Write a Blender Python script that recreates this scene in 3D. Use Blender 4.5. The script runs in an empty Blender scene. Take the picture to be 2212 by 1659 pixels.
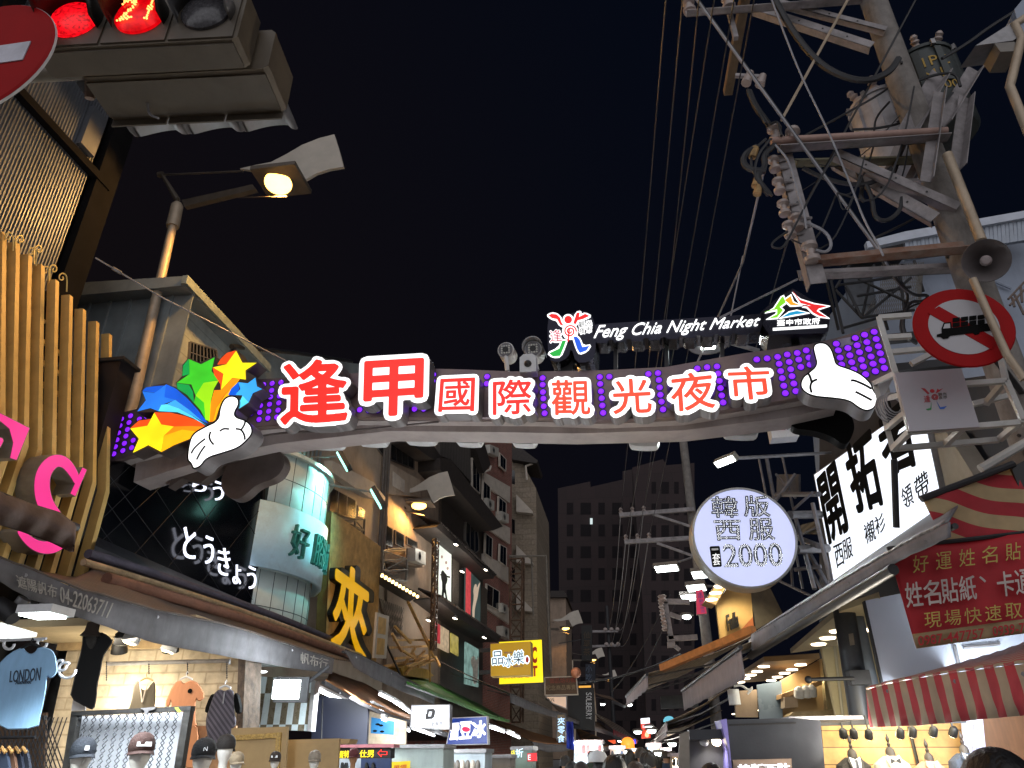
import bpy, bmesh, math, random
import numpy as np
from mathutils import Vector, Matrix
random.seed(7)
SC = bpy.context.scene
COL = SC.collection
R = math.radians

# ------------------------------------------------------------------ camera, world, sun, exposure
F, CX, CY = 1560.0, 1106.0, 829.5          # survey of the photograph at 2212 x 1659
PITCH, YAW = R(27.4), R(8.58)
CAM = Vector((0, 0, 1.6))
FW = Vector((-math.sin(YAW) * math.cos(PITCH), math.cos(YAW) * math.cos(PITCH), math.sin(PITCH)))
RT = Vector((math.cos(YAW), math.sin(YAW), 0))
UP = RT.cross(FW)
cd = bpy.data.cameras.new('camera')
cam = bpy.data.objects.new('camera', cd)
COL.objects.link(cam)
cam.matrix_world = Matrix((RT, UP, -FW)).transposed().to_4x4()
cam.location = CAM
cd.sensor_width = 36.0
cd.lens = 36.0 * F / 2212.0
cd.clip_start, cd.clip_end = 0.05, 2000
SC.camera = cam

W = bpy.data.worlds.new('World')
SC.world = W
W.use_nodes = True
wn = W.node_tree
wn.nodes.clear()
wo = wn.nodes.new('ShaderNodeOutputWorld')
wb = wn.nodes.new('ShaderNodeBackground')
wt = wn.nodes.new('ShaderNodeTexCoord')
wm = wn.nodes.new('ShaderNodeVectorMath'); wm.operation = 'DOT_PRODUCT'
wm.inputs[1].default_value = (-0.75, 0.35, -0.1)
wr = wn.nodes.new('ShaderNodeValToRGB')
cr = wr.color_ramp
cr.elements[0].position = 0.08; cr.elements[0].color = (0.0014, 0.0023, 0.0056, 1)
cr.elements[1].position = 0.85; cr.elements[1].color = (0.0052, 0.0034, 0.0032, 1)
wn.links.new(wt.outputs['Generated'], wm.inputs[0])
wn.links.new(wm.outputs['Value'], wr.inputs['Fac'])
wn.links.new(wr.outputs['Color'], wb.inputs['Color'])
wb.inputs['Strength'].default_value = 1.0
wn.links.new(wb.outputs[0], wo.inputs['Surface'])

sd = bpy.data.lights.new('sun', 'SUN')      # the diffuse glow of the lit crossing behind the viewer
sd.energy = 1.7; sd.angle = R(120); sd.color = (0.97, 0.96, 1.0)
so = bpy.data.objects.new('sun', sd); COL.objects.link(so)
so.rotation_euler = Vector((-0.06, 0.95, -0.15)).to_track_quat('-Z', 'Y').to_euler()

SC.view_settings.view_transform = 'Standard'
SC.view_settings.look = 'None'
SC.view_settings.exposure = 0.25
SC.view_settings.gamma = 1.0
SC.view_settings.use_curve_mapping = False
SC.render.engine = 'CYCLES'
SC.cycles.use_denoising = True
SC.cycles.max_bounces = 6
SC.cycles.diffuse_bounces = 3
SC.cycles.glossy_bounces = 3
SC.cycles.sample_clamp_indirect = 3.0

# ------------------------------------------------------------------ surveying helpers
def ray(u, v):
    return FW + RT * ((u - CX) / F) - UP * ((v - CY) / F)
def onY(u, v, Y):
    d = ray(u, v); return CAM + d * (Y / d.y)
def onX(u, v, X):
    d = ray(u, v); return CAM + d * (X / d.x)
def onZ(u, v, Z):
    d = ray(u, v); return CAM + d * ((Z - 1.6) / d.z)

class Pl:
    """an upright wall plane: through p, running along ang degrees from +X"""
    def __init__(s, p, ang):
        s.p = Vector((p[0], p[1], 0)); a = R(ang)
        s.d = Vector((math.cos(a), math.sin(a), 0)); s.n = Vector((math.sin(a), -math.cos(a), 0))
        if s.n.dot(CAM - s.p) < 0: s.n = -s.n
    def at(s, u, v, off=0.0):
        d = ray(u, v); q = s.p + s.n * off
        return CAM + d * ((q - CAM).dot(s.n) / d.dot(s.n))
def YP(y): return Pl((0, y), 0)
def XP(x): return Pl((x, 0), 90)
def tf(ox, oy, k): return lambda *pts: [(ox + k * x, oy + k * y) for x, y in pts]
k1 = tf(0, 0, 1/3); k2 = tf(1474.7, 0, 1/3); k3 = tf(0, 553, 1/3); k4 = tf(737.3, 553, 1/3)
k5 = tf(1474.7, 553, 1/3); k6 = tf(0, 1106, 1/3); k7 = tf(737.3, 1106, 1/3); k8 = tf(1474.7, 1106, 1/3)
l1 = tf(0, 1261.8, .248); l2 = tf(493.7, 1261.8, .2394); l3 = tf(877.8, 1261.8, .2394)
l4 = tf(1207, 1261.8, .2394); l5 = tf(1426.4, 987.5, .2315); l6 = tf(658.3, 932.6, .248)
pp = lambda *pts: list(pts)

# ------------------------------------------------------------------ objects
def tag(o, label=None, cat=None, group=None, kind=None):
    if label: o['label'] = label
    if cat: o['category'] = cat
    if group: o['group'] = group
    if kind: o['kind'] = kind
    return o
def thing(name, label, cat, loc=(0, 0, 0), group=None):
    o = bpy.data.objects.new(name, None); COL.objects.link(o)
    o.empty_display_size = 0.1
    o.location = loc
    return tag(o, label, cat, group)
def root_loc(o):
    v = Vector((0, 0, 0))
    while o is not None:
        v += o.location; o = o.parent
    return v
def dup(o, delta=(0, 0, 0), label=None, parent=None):
    c = o.copy(); COL.objects.link(c)
    if parent is None:
        c.location = o.location + Vector(delta)
        if label: c['label'] = label
    else:
        c.parent = parent
    for ch in list(o.children): dup(ch, parent=c)
    return c

class MB:
    def __init__(s): s.v = []; s.f = []
    def add(s, vs, fs):
        b = len(s.v); s.v += [Vector(v) for v in vs]; s.f += [tuple(b + i for i in f) for f in fs]; return s
    def poly(s, pts): return s.add(pts, [tuple(range(len(pts)))])
    def prism(s, pts, vec):
        n = len(pts); vec = Vector(vec)
        vs = [Vector(p) for p in pts] + [Vector(p) + vec for p in pts]
        fs = [tuple(range(n)), tuple(range(2 * n - 1, n - 1, -1))]
        fs += [(i, (i + 1) % n, n + (i + 1) % n, n + i) for i in range(n)]
        return s.add(vs, fs)
    def box(s, c, size, d=None):
        c = Vector(c); x = Vector(d).normalized() if d is not None else Vector((1, 0, 0))
        y = Vector((0, 0, 1)).cross(x)
        if y.length < 1e-4: y = Vector((0, 1, 0))
        y.normalize(); z = x.cross(y)
        hx, hy, hz = x * size[0] / 2, y * size[1] / 2, z * size[2] / 2
        p = [c - hx - hy - hz, c + hx - hy - hz, c + hx + hy - hz, c - hx + hy - hz]
        return s.prism(p, hz * 2)
    def beam(s, p, q, w, h=None):
        p, q = Vector(p), Vector(q)
        return s.box((p + q) / 2, ((q - p).length, w, h or w), q - p)
    def tube(s, pts, r, n=8, cap=True, closed=False):
        pts = [Vector(p) for p in pts]; m = len(pts); rs = r if isinstance(r, (list, tuple)) else [r] * m
        prev = None; vs = []
        for i, p in enumerate(pts):
            a = pts[i - 1] if (i > 0 or closed) else p; b = pts[(i + 1) % m] if (i < m - 1 or closed) else p
            t = (b - a).normalized()
            if prev is None:
                ref = Vector((0, 0, 1)) if abs(t.z) < .9 else Vector((1, 0, 0)); x = t.cross(ref).normalized()
            else:
                x = (prev - t * prev.dot(t)).normalized()
            prev = x; y = t.cross(x)
            for k in range(n):
                a2 = 2 * math.pi * k / n; vs.append(p + (x * math.cos(a2) + y * math.sin(a2)) * rs[i])
        fs = []
        for i in range(m if closed else m - 1):
            j = (i + 1) % m
            fs += [(i * n + k, i * n + (k + 1) % n, j * n + (k + 1) % n, j * n + k) for k in range(n)]
        if cap and not closed: fs += [tuple(range(n - 1, -1, -1)), tuple((m - 1) * n + k for k in range(n))]
        return s.add(vs, fs)
    def lathe(s, prof, o, axis=(0, 0, 1), n=20, xs=1.0, ys=1.0):
        o = Vector(o); a = Vector(axis).normalized()
        x = a.cross(Vector((0, 0, 1)) if abs(a.z) < .9 else Vector((0, 1, 0))).normalized(); y = a.cross(x)
        vs = []; fs = []; m = len(prof)
        for r, h in prof:
            for k in range(n):
                t = 2 * math.pi * k / n; vs.append(o + a * h + (x * math.cos(t) * xs + y * math.sin(t) * ys) * max(r, 1e-4))
        for i in range(m - 1):
            fs += [(i * n + k, i * n + (k + 1) % n, (i + 1) * n + (k + 1) % n, (i + 1) * n + k) for k in range(n)]
        fs += [tuple(range(n - 1, -1, -1)), tuple((m - 1) * n + k for k in range(n))]
        return s.add(vs, fs)
    def grid(s, fn, nu, nv):
        vs = [fn(i / nu, j / nv) for j in range(nv + 1) for i in range(nu + 1)]
        fs = [(j * (nu + 1) + i, j * (nu + 1) + i + 1, (j + 1) * (nu + 1) + i + 1, (j + 1) * (nu + 1) + i) for j in range(nv) for i in range(nu)]
        return s.add(vs, fs)
    def sheet(s, fn, nu, nv, vec):
        """a thick curved sheet"""
        vec = Vector(vec); b = len(s.v); s.grid(fn, nu, nv); n = (nu + 1) * (nv + 1)
        s.add([p + vec for p in s.v[b:b + n]], [])
        for f in [f for f in s.f if min(f) >= b]: s.f.append(tuple(i + n for i in reversed(f)))
        ring = [i for i in range(nu + 1)] + [j * (nu + 1) + nu for j in range(1, nv + 1)] + [nv * (nu + 1) + i for i in range(nu - 1, -1, -1)] + [j * (nu + 1) for j in range(nv - 1, 0, -1)]
        m = len(ring)
        for i in range(m):
            a, c = b + ring[i], b + ring[(i + 1) % m]; s.f.append((a, c, c + n, a + n))
        return s
    def ball(s, c, r, n=12, m=8, sc=(1, 1, 1)):
        c = Vector(c)
        prof = [(math.sin(math.pi * i / m), -math.cos(math.pi * i / m)) for i in range(m + 1)]
        vs = [c + Vector((math.cos(2 * math.pi * k / n) * max(p, 1e-3) * r * sc[0], math.sin(2 * math.pi * k / n) * max(p, 1e-3) * r * sc[1], h * r * sc[2])) for p, h in prof for k in range(n)]
        return s.add(vs, [(i * n + k, i * n + (k + 1) % n, (i + 1) * n + (k + 1) % n, (i + 1) * n + k) for i in range(m) for k in range(n)])
    def build(s, name, mat, parent=None, smooth=False, recalc=True, label=None, cat=None, group=None, kind=None):
        off = root_loc(parent) if parent is not None else None
        if parent is None:                       # a thing of its own: origin at its base
            lo = [min(v[i] for v in s.v) for i in range(3)]; hi = [max(v[i] for v in s.v) for i in range(3)]
            off = Vector(((lo[0] + hi[0]) / 2, (lo[1] + hi[1]) / 2, lo[2]))
        me = bpy.data.meshes.new(name)
        me.from_pydata([v - off for v in s.v], [], s.f)
        if recalc:
            bm = bmesh.new(); bm.from_mesh(me); bmesh.ops.recalc_face_normals(bm, faces=bm.faces); bm.to_mesh(me); bm.free()
        if smooth: me.shade_smooth(); 
        me.materials.append(mat)
        o = bpy.data.objects.new(name, me); COL.objects.link(o)
        if parent is not None: o.parent = parent
        else: o.location = off
        if smooth and smooth != 2:
            try: me.set_sharp_from_angle(angle=R(40))
            except Exception: pass
        return tag(o, label, cat, group, kind)

def slab(pl, pts, name, mat, parent=None, off=0.0, thick=0.05, **kw):
    """outline on a wall plane, front face off metres in front of it, with real thickness behind"""
    return MB().prism([pl.at(u, v, off) for u, v in pts], -pl.n * thick).build(name, mat, parent, **kw)
def quad_r(u0, v0, u1, v1): return [(u0, v0), (u1, v0), (u1, v1), (u0, v1)]
def inset(pts, d):
    n = len(pts); A = sum(pts[i][0] * pts[(i + 1) % n][1] - pts[(i + 1) % n][0] * pts[i][1] for i in range(n)); sg = 1 if A > 0 else -1
    out = []
    for i in range(n):
        (x0, y0), (x1, y1), (x2, y2) = pts[i - 1], pts[i], pts[(i + 1) % n]
        e1 = Vector((x1 - x0, y1 - y0)); e2 = Vector((x2 - x1, y2 - y1))
        e1.normalize(); e2.normalize()
        n1 = Vector((-e1.y, e1.x)) * sg; n2 = Vector((-e2.y, e2.x)) * sg
        b = n1 + n2
        if b.length < .3: b = n1
        b.normalize(); k = d / max(.45, b.dot(n1)); out.append((x1 + b.x * k, y1 + b.y * k))
    return out
def smooth_loop(pts, it=2):
    for _ in range(it):
        q = []
        for i in range(len(pts)):
            a, b = pts[i], pts[(i + 1) % len(pts)]
            q += [(a[0] * .75 + b[0] * .25, a[1] * .75 + b[1] * .25), (a[0] * .25 + b[0] * .75, a[1] * .25 + b[1] * .75)]
        pts = q
    return pts
def smooth_line(pts, it=2):
    pts = [Vector(p) for p in pts]
    for _ in range(it):
        q = [pts[0]]
        for a, b in zip(pts, pts[1:]): q += [a * .75 + b * .25, a * .25 + b * .75]
        pts = q + [pts[-1]]
    return pts

# ------------------------------------------------------------------ lettering
_G = {}
def glyphs(body, off=0.0, ext=0.5, res=3, shear=0.0):
    key = (body, off, ext, res, shear)
    if key in _G: return _G[key]
    cu = bpy.data.curves.new('lettering', 'FONT'); cu.body = body; cu.offset = off; cu.extrude = ext; cu.resolution_u = res; cu.shear = shear
    cu.align_x = 'CENTER'
    o = bpy.data.objects.new('lettering', cu); COL.objects.link(o)
    dg = bpy.context.evaluated_depsgraph_get()
    me = bpy.data.meshes.new_from_object(o.evaluated_get(dg))
    V = [tuple(v.co) for v in me.vertices]; Fs = [tuple(p.vertices) for p in me.polygons]
    bpy.data.objects.remove(o); bpy.data.curves.remove(cu); bpy.data.meshes.remove(me)
    x0 = min(v[0] for v in V); x1 = max(v[0] for v in V); y0 = min(v[1] for v in V); y1 = max(v[1] for v in V)
    V = [((x - x0) / (x1 - x0), (y - y0) / max(1e-6, y1 - y0), z) for x, y, z in V]
    _G[key] = (V, Fs, (x1 - x0) / max(1e-6, y1 - y0)); return _G[key]
def bil(q, s, t):
    (ax, ay), (bx, by), (cx, cy), (dx, dy) = q      # TL TR BR BL ; s right, t up
    a = 1 - t
    return ((ax * (1 - s) + bx * s) * t + (dx * (1 - s) + cx * s) * a, (ay * (1 - s) + by * s) * t + (dy * (1 - s) + cy * s) * a)
def text(pl, body, quad, name, mat, parent=None, off=0.0, depth=0.01, bold=0.0, shear=0.0, res=3, mb=None, **kw):
    V, Fs, _ = glyphs(body, bold, .5, res, shear)
    m = mb or MB()
    m.add([pl.at(*bil(quad, x, y), off) + pl.n * (z * depth) for x, y, z in V], Fs)
    return m if mb else m.build(name, mat, parent, recalc=False, **kw)
def text3(fn, body, name, mat, parent=None, depth=0.01, bold=0.0, res=3, shear=0.0, **kw):
    """lettering on any surface: fn(s, t, h) gives the point"""
    V, Fs, _ = glyphs(body, bold, .5, res, shear)
    return MB().add([fn(x, y, z * depth) for x, y, z in V], Fs).build(name, mat, parent, recalc=False, **kw)
def raster(body, N=150, pad=.22, bold=0.0):
    V, Fs, _ = glyphs(body, bold, 0.0, 4)
    g = np.zeros((N, N), bool); ys, xs = np.mgrid[0:N, 0:N]
    X = (xs + .5) / N * (1 + 2 * pad) - pad; Y = (ys + .5) / N * (1 + 2 * pad) - pad
    for f in Fs:
        for k in range(1, len(f) - 1):
            (ax, ay, _), (bx, by, _), (cx, cy, _) = V[f[0]], V[f[k]], V[f[k + 1]]
            D = (bx - ax) * (cy - ay) - (cx - ax) * (by - ay)
            if abs(D) < 1e-9: continue
            i0 = max(0, int((min(ay, by, cy) + pad) / (1 + 2 * pad) * N) - 1); i1 = min(N, int((max(ay, by, cy) + pad) / (1 + 2 * pad) * N) + 2)
            Xs, Ys = X[i0:i1], Y[i0:i1]
            p = ((bx - ax) * (Ys - ay) - (Xs - ax) * (by - ay)) / D; q = ((Xs - ax) * (cy - ay) - (cx - ax) * (Ys - ay)) / D
            g[i0:i1] |= (p >= 0) & (q >= 0) & (p + q <= 1)
    return g, pad
def dilate(g, r):
    out = g.copy(); N = g.shape[0]
    for dy in range(-r, r + 1):
        w = int(math.sqrt(r * r - dy * dy))
        sh = np.zeros_like(g)
        if dy >= 0: sh[dy:] = g[:N - dy]
        else: sh[:dy] = g[-dy:]
        c = np.cumsum(np.pad(sh.astype(int), ((0, 0), (w + 1, w))), axis=1)
        out |= (c[:, 2 * w + 1:] - c[:, :-2 * w - 1]) > 0
    return out
def contours(g):
    f = g.astype(float)
    for _ in range(2):
        p = np.pad(f, 1); f = (p[1:-1, 1:-1] * 4 + p[:-2, 1:-1] + p[2:, 1:-1] + p[1:-1, :-2] + p[1:-1, 2:]) / 8
    f = np.pad(f, 1); N, M = f.shape; seg = {}
    def ip(a, b):
        va, vb = f[a], f[b]; t = (.5 - va) / (vb - va); return (a[1] + (b[1] - a[1]) * t - 1, a[0] + (b[0] - a[0]) * t - 1)
    for i in range(N - 1):
        for j in range(M - 1):
            c = [(i, j), (i, j + 1), (i + 1, j + 1), (i + 1, j)]; s = [f[x] > .5 for x in c]
            if all(s) or not any(s): continue
            E = [(k, (k + 1) % 4) for k in range(4) if s[k] != s[(k + 1) % 4]]
            ins = [e for e in E if s[e[0]]]; outs = [e for e in E if not s[e[0]]]
            for a, b in zip(outs, ins):
                seg[tuple(sorted((c[a[0]], c[a[1]])))] = (tuple(sorted((c[b[0]], c[b[1]]))))
    loops = []
    while seg:
        s0, nx = next(iter(seg.items())); lp = [s0]; seg.pop(s0)
        while nx in seg: lp.append(nx); nx = seg.pop(nx)
        loops.append([ip(*e) for e in lp])
    return loops
def outline(body, r=.1, N=110, bold=0.0):
    """outer outline of a character grown by r of its width, in 0..1 character coordinates"""
    g, pad = raster(body, N, .22, bold)
    g = dilate(g, max(1, int(r * N / (1 + 2 * pad))))
    out = []
    for lp in contours(g):
        A = sum(lp[i][0] * lp[(i + 1) % len(lp)][1] - lp[(i + 1) % len(lp)][0] * lp[i][1] for i in range(len(lp))) / 2
        if len(lp) < 12: continue
        q = [(lp[i][0], lp[i][1]) for i in range(0, len(lp), 2)]
        out.append((abs(A), [((x + .5) / N * (1 + 2 * pad) - pad, (y + .5) / N * (1 + 2 * pad) - pad) for x, y in q]))
    out.sort(key=lambda t: -t[0])
    return [q for a, q in out if a > .02 * out[0][0]]
_FAT = {}
def fat(body, r=.02, N=190):
    """boldened lettering: V, F in 0..1 character coordinates (may reach a little outside), with thickness -0.5..0.5"""
    key = (body, r)
    if key in _FAT: return _FAT[key]
    g, pad = raster(body, N, .08); g = dilate(g, max(1, round(r * N / (1 + 2 * pad))))
    cu = bpy.data.curves.new('lettering', 'CURVE'); cu.dimensions = '2D'; cu.fill_mode = 'BOTH'; cu.extrude = .5
    for lp in contours(g):
        if len(lp) < 8: continue
        q = [lp[i] for i in range(0, len(lp), 2)]
        sp = cu.splines.new('POLY'); sp.points.add(len(q) - 1); sp.use_cyclic_u = True
        for p, (x, y) in zip(sp.points, q): p.co = ((x + .5) / N * (1 + 2 * pad) - pad, (y + .5) / N * (1 + 2 * pad) - pad, 0, 1)
    o = bpy.data.objects.new('lettering', cu); COL.objects.link(o)
    me = bpy.data.meshes.new_from_object(o.evaluated_get(bpy.context.evaluated_depsgraph_get()))
    V = [tuple(v.co) for v in me.vertices]; Fs = [tuple(p.vertices) for p in me.polygons]
    bpy.data.objects.remove(o); bpy.data.curves.remove(cu); bpy.data.meshes.remove(me)
    _FAT[key] = (V, Fs); return V, Fs
def ftext(pl, body, quad, name, mat, parent=None, off=0.0, depth=.01, r=.02, **kw):
    V, Fs = fat(body, r)
    return MB().add([pl.at(*bil(quad, x, y), off) + pl.n * (z * depth) for x, y, z in V], Fs).build(name, mat, parent, recalc=False, **kw)
def stroke_points(body, N=120, step=5, bold=0.0):
    g, pad = raster(body, N, .05, bold); d = np.zeros((N, N)); e = g.copy()
    while e.any():
        d += e; p = np.pad(e, 1); e = e & p[:-2, 1:-1] & p[2:, 1:-1] & p[1:-1, :-2] & p[1:-1, 2:]
    idx = [(-(d[i, j]) + random.random() * .3, i, j) for i, j in zip(*np.nonzero(d))]; idx.sort(); acc = []
    for _, i, j in idx:
        if all((i - a) ** 2 + (j - b) ** 2 >= step * step for a, b in acc): acc.append((i, j))
    return [((j + .5) / N * 1.1 - .05, (i + .5) / N * 1.1 - .05) for i, j in acc]

# ------------------------------------------------------------------ materials
def lin(c):
    if isinstance(c, str):
        c = [int(c[i:i + 2], 16) / 255 for i in (0, 2, 4)]
        c = [x / 12.92 if x <= .04045 else ((x + .055) / 1.055) ** 2.4 for x in c]
    return (c[0], c[1], c[2], 1)
def mat(name, col, rough=.6, metal=0.0, var=.25, vs=6.0, bump=0.0, bs=40.0, dirt=0.0, stretch=(1, 1, 1), spec=.5, col2=None, streak=0.0):
    m = bpy.data.materials.new(name); m.use_nodes = True; nt = m.node_tree; N = nt.nodes; L = nt.links
    b = N['Principled BSDF']; b.inputs['Roughness'].default_value = rough; b.inputs['Metallic'].default_value = metal
    b.inputs['Specular IOR Level'].default_value = spec
    c = lin(col)
    tc = N.new('ShaderNodeTexCoord'); mp = N.new('ShaderNodeMapping'); mp.inputs['Scale'].default_value = stretch
    L.new(tc.outputs['Object'], mp.inputs[0])
    nz = N.new('ShaderNodeTexNoise'); nz.inputs['Scale'].default_value = vs; nz.inputs['Detail'].default_value = 6; nz.inputs['Roughness'].default_value = .62
    L.new(mp.outputs[0], nz.inputs['Vector'])
    rp = N.new('ShaderNodeValToRGB'); rp.color_ramp.elements[0].position = .33; rp.color_ramp.elements[1].position = .68
    c2 = lin(col2) if col2 else tuple(min(1, x * (1 + var)) for x in c[:3]) + (1,)
    c1 = tuple(x * (1 - var) for x in c[:3]) + (1,) if not col2 else c
    rp.color_ramp.elements[0].color = c1; rp.color_ramp.elements[1].color = c2
    L.new(nz.outputs['Fac'], rp.inputs['Fac']); out = rp.outputs['Color']
    if dirt:
        n2 = N.new('ShaderNodeTexNoise'); n2.inputs['Scale'].default_value = vs * .37 + 1.3; n2.inputs['Detail'].default_value = 9; n2.inputs['Roughness'].default_value = .75
        m2 = N.new('ShaderNodeMapping'); m2.inputs['Scale'].default_value = (1, 1, .22) if streak else (1, 1, 1)
        L.new(tc.outputs['Object'], m2.inputs[0]); L.new(m2.outputs[0], n2.inputs['Vector'])
        r2 = N.new('ShaderNodeValToRGB'); r2.color_ramp.elements[0].position = .5; r2.color_ramp.elements[1].position = .72
        r2.color_ramp.elements[0].color = (0, 0, 0, 1); r2.color_ramp.elements[1].color = (dirt, dirt, dirt, 1)
        L.new(n2.outputs['Fac'], r2.inputs['Fac'])
        mx = N.new('ShaderNodeMix'); mx.data_type = 'RGBA'
        L.new(r2.outputs['Color'], mx.inputs['Factor']); L.new(out, mx.inputs['A']); mx.inputs['B'].default_value = (c[0] * .25 + .01, c[1] * .22 + .007, c[2] * .2 + .004, 1)
        out = mx.outputs['Result']
    L.new(out, b.inputs['Base Color'])
    if metal or rough < .5:
        mr = N.new('ShaderNodeMapRange'); mr.inputs['To Min'].default_value = max(.04, rough - .12); mr.inputs['To Max'].default_value = min(1, rough + .18)
        L.new(nz.outputs['Fac'], mr.inputs['Value']); L.new(mr.outputs[0], b.inputs['Roughness'])
    if bump:
        n3 = N.new('ShaderNodeTexNoise'); n3.inputs['Scale'].default_value = bs; n3.inputs['Detail'].default_value = 5
        L.new(mp.outputs[0], n3.inputs['Vector'])
        bp = N.new('ShaderNodeBump'); bp.inputs['Strength'].default_value = bump; bp.inputs['Distance'].default_value = .02
        L.new(n3.outputs['Fac'], bp.inputs['Height']); L.new(bp.outputs[0], b.inputs['Normal'])
    return m
def glow(name, col, strength=1.0, var=.06, vs=3.0, sample=True):
    """something that gives off light: a lit face, lamp or tube, or a face made to glow"""
    m = bpy.data.materials.new(name); m.use_nodes = True; nt = m.node_tree; N = nt.nodes; L = nt.links
    b = N['Principled BSDF']; c = lin(col); b.inputs['Base Color'].default_value = tuple(x * .5 for x in c[:3]) + (1,); b.inputs['Roughness'].default_value = .35
    tc = N.new('ShaderNodeTexCoord'); nz = N.new('ShaderNodeTexNoise'); nz.inputs['Scale'].default_value = vs; nz.inputs['Detail'].default_value = 2
    L.new(tc.outputs['Object'], nz.inputs['Vector'])
    mr = N.new('ShaderNodeMapRange'); mr.inputs['From Min'].default_value = .3; mr.inputs['From Max'].default_value = .7
    mr.inputs['To Min'].default_value = strength * (1 - var); mr.inputs['To Max'].default_value = strength * (1 + var)
    L.new(nz.outputs['Fac'], mr.inputs['Value']); L.new(mr.outputs[0], b.inputs['Emission Strength'])
    b.inputs['Emission Color'].default_value = c
    if not sample: m.cycles.emission_sampling = 'NONE'
    return m
def stripes(name, ca, cb, axis, width, rough=.7, duty=.5, ang=None, emit=0.0, dirt=.25):
    """two colours in even bands along an axis given as a vector in the object's own space"""
    m = mat(name, ca, rough, dirt=0); nt = m.node_tree; N = nt.nodes; L = nt.links; b = N['Principled BSDF']
    tc = N.new('ShaderNodeTexCoord'); dp = N.new('ShaderNodeVectorMath'); dp.operation = 'DOT_PRODUCT'; dp.inputs[1].default_value = axis
    L.new(tc.outputs['Object'], dp.inputs[0])
    dv = N.new('ShaderNodeMath'); dv.operation = 'DIVIDE'; dv.inputs[1].default_value = width; L.new(dp.outputs['Value'], dv.inputs[0])
    fr = N.new('ShaderNodeMath'); fr.operation = 'FRACT'; L.new(dv.outputs[0], fr.inputs[0])
    gt = N.new('ShaderNodeMath'); gt.operation = 'GREATER_THAN'; gt.inputs[1].default_value = duty; L.new(fr.outputs[0], gt.inputs[0])
    mx = N.new('ShaderNodeMix'); mx.data_type = 'RGBA'; mx.inputs['A'].default_value = lin(ca); mx.inputs['B'].default_value = lin(cb)
    L.new(gt.outputs[0], mx.inputs['Factor'])
    nz = N.new('ShaderNodeTexNoise'); nz.inputs['Scale'].default_value = 5; nz.inputs['Detail'].default_value = 7; L.new(tc.outputs['Object'], nz.inputs['Vector'])
    mr = N.new('ShaderNodeMapRange'); mr.inputs['From Min'].default_value = .3; mr.inputs['From Max'].default_value = .7; mr.inputs['To Min'].default_value = 1 - dirt; mr.inputs['To Max'].default_value = 1
    L.new(nz.outputs['Fac'], mr.inputs['Value'])
    ml = N.new('ShaderNodeVectorMath'); ml.operation = 'SCALE'; L.new(mx.outputs['Result'], ml.inputs[0]); L.new(mr.outputs[0], ml.inputs['Scale'])
    L.new(ml.outputs[0], b.inputs['Base Color']); return m
def bricks(name, ca, cb, mortar, bw, bh, axes='xz', rough=.85, bump=.5, ms=.012, squash=1.0):
    m = mat(name, ca, rough); nt = m.node_tree; N = nt.nodes; L = nt.links; b = N['Principled BSDF']
    tc = N.new('ShaderNodeTexCoord'); sp = N.new('ShaderNodeSeparateXYZ'); cb_ = N.new('ShaderNodeCombineXYZ')
    L.new(tc.outputs['Object'], sp.inputs[0]); L.new(sp.outputs[axes[0].upper()], cb_.inputs['X']); L.new(sp.outputs[axes[1].upper()], cb_.inputs['Y'])
    bt = N.new('ShaderNodeTexBrick'); bt.inputs['Color1'].default_value = lin(ca); bt.inputs['Color2'].default_value = lin(cb); bt.inputs['Mortar'].default_value = lin(mortar)
    bt.inputs['Scale'].default_value = 1; bt.inputs['Brick Width'].default_value = bw; bt.inputs['Row Height'].default_value = bh; bt.inputs['Mortar Size'].default_value = ms
    L.new(cb_.outputs[0], bt.inputs['Vector'])
    nz = N.new('ShaderNodeTexNoise'); nz.inputs['Scale'].default_value = 7; nz.inputs['Detail'].default_value = 8; L.new(tc.outputs['Object'], nz.inputs['Vector'])
    mr = N.new('ShaderNodeMapRange'); mr.inputs['From Min'].default_value = .3; mr.inputs['From Max'].default_value = .7; mr.inputs['To Min'].default_value = .7; mr.inputs['To Max'].default_value = 1.1
    L.new(nz.outputs['Fac'], mr.inputs['Value'])
    ml = N.new('ShaderNodeVectorMath'); ml.operation = 'SCALE'; L.new(bt.outputs['Color'], ml.inputs[0]); L.new(mr.outputs[0], ml.inputs['Scale']); L.new(ml.outputs[0], b.inputs['Base Color'])
    bp = N.new('ShaderNodeBump'); bp.inputs['Strength'].default_value = bump; bp.inputs['Distance'].default_value = .02
    ad = N.new('ShaderNodeMath'); ad.operation = 'SUBTRACT'; L.new(nz.outputs['Fac'], ad.inputs[0]); L.new(bt.outputs['Fac'], ad.inputs[1])
    L.new(ad.outputs[0], bp.inputs['Height']); L.new(bp.outputs[0], b.inputs['Normal'])
    return m
def lamp(name, kind, loc, energy, col, parent=None, size=.1, aim=None, spot=None, blend=.5):
    d = bpy.data.lights.new(name, kind); d.energy = energy; d.color = lin(col)[:3] if isinstance(col, str) else col
    if kind == 'AREA': d.size = size
    elif kind != 'SUN': d.shadow_soft_size = size
    if kind == 'SPOT': d.spot_size = R(spot or 100); d.spot_blend = blend
    o = bpy.data.objects.new(name, d); COL.objects.link(o)
    o.location = Vector(loc) - (root_loc(parent) if parent else Vector((0, 0, 0)))
    if parent: o.parent = parent
    if aim is not None: o.rotation_euler = (Vector(aim)).to_track_quat('-Z', 'Y').to_euler()
    return o

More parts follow.
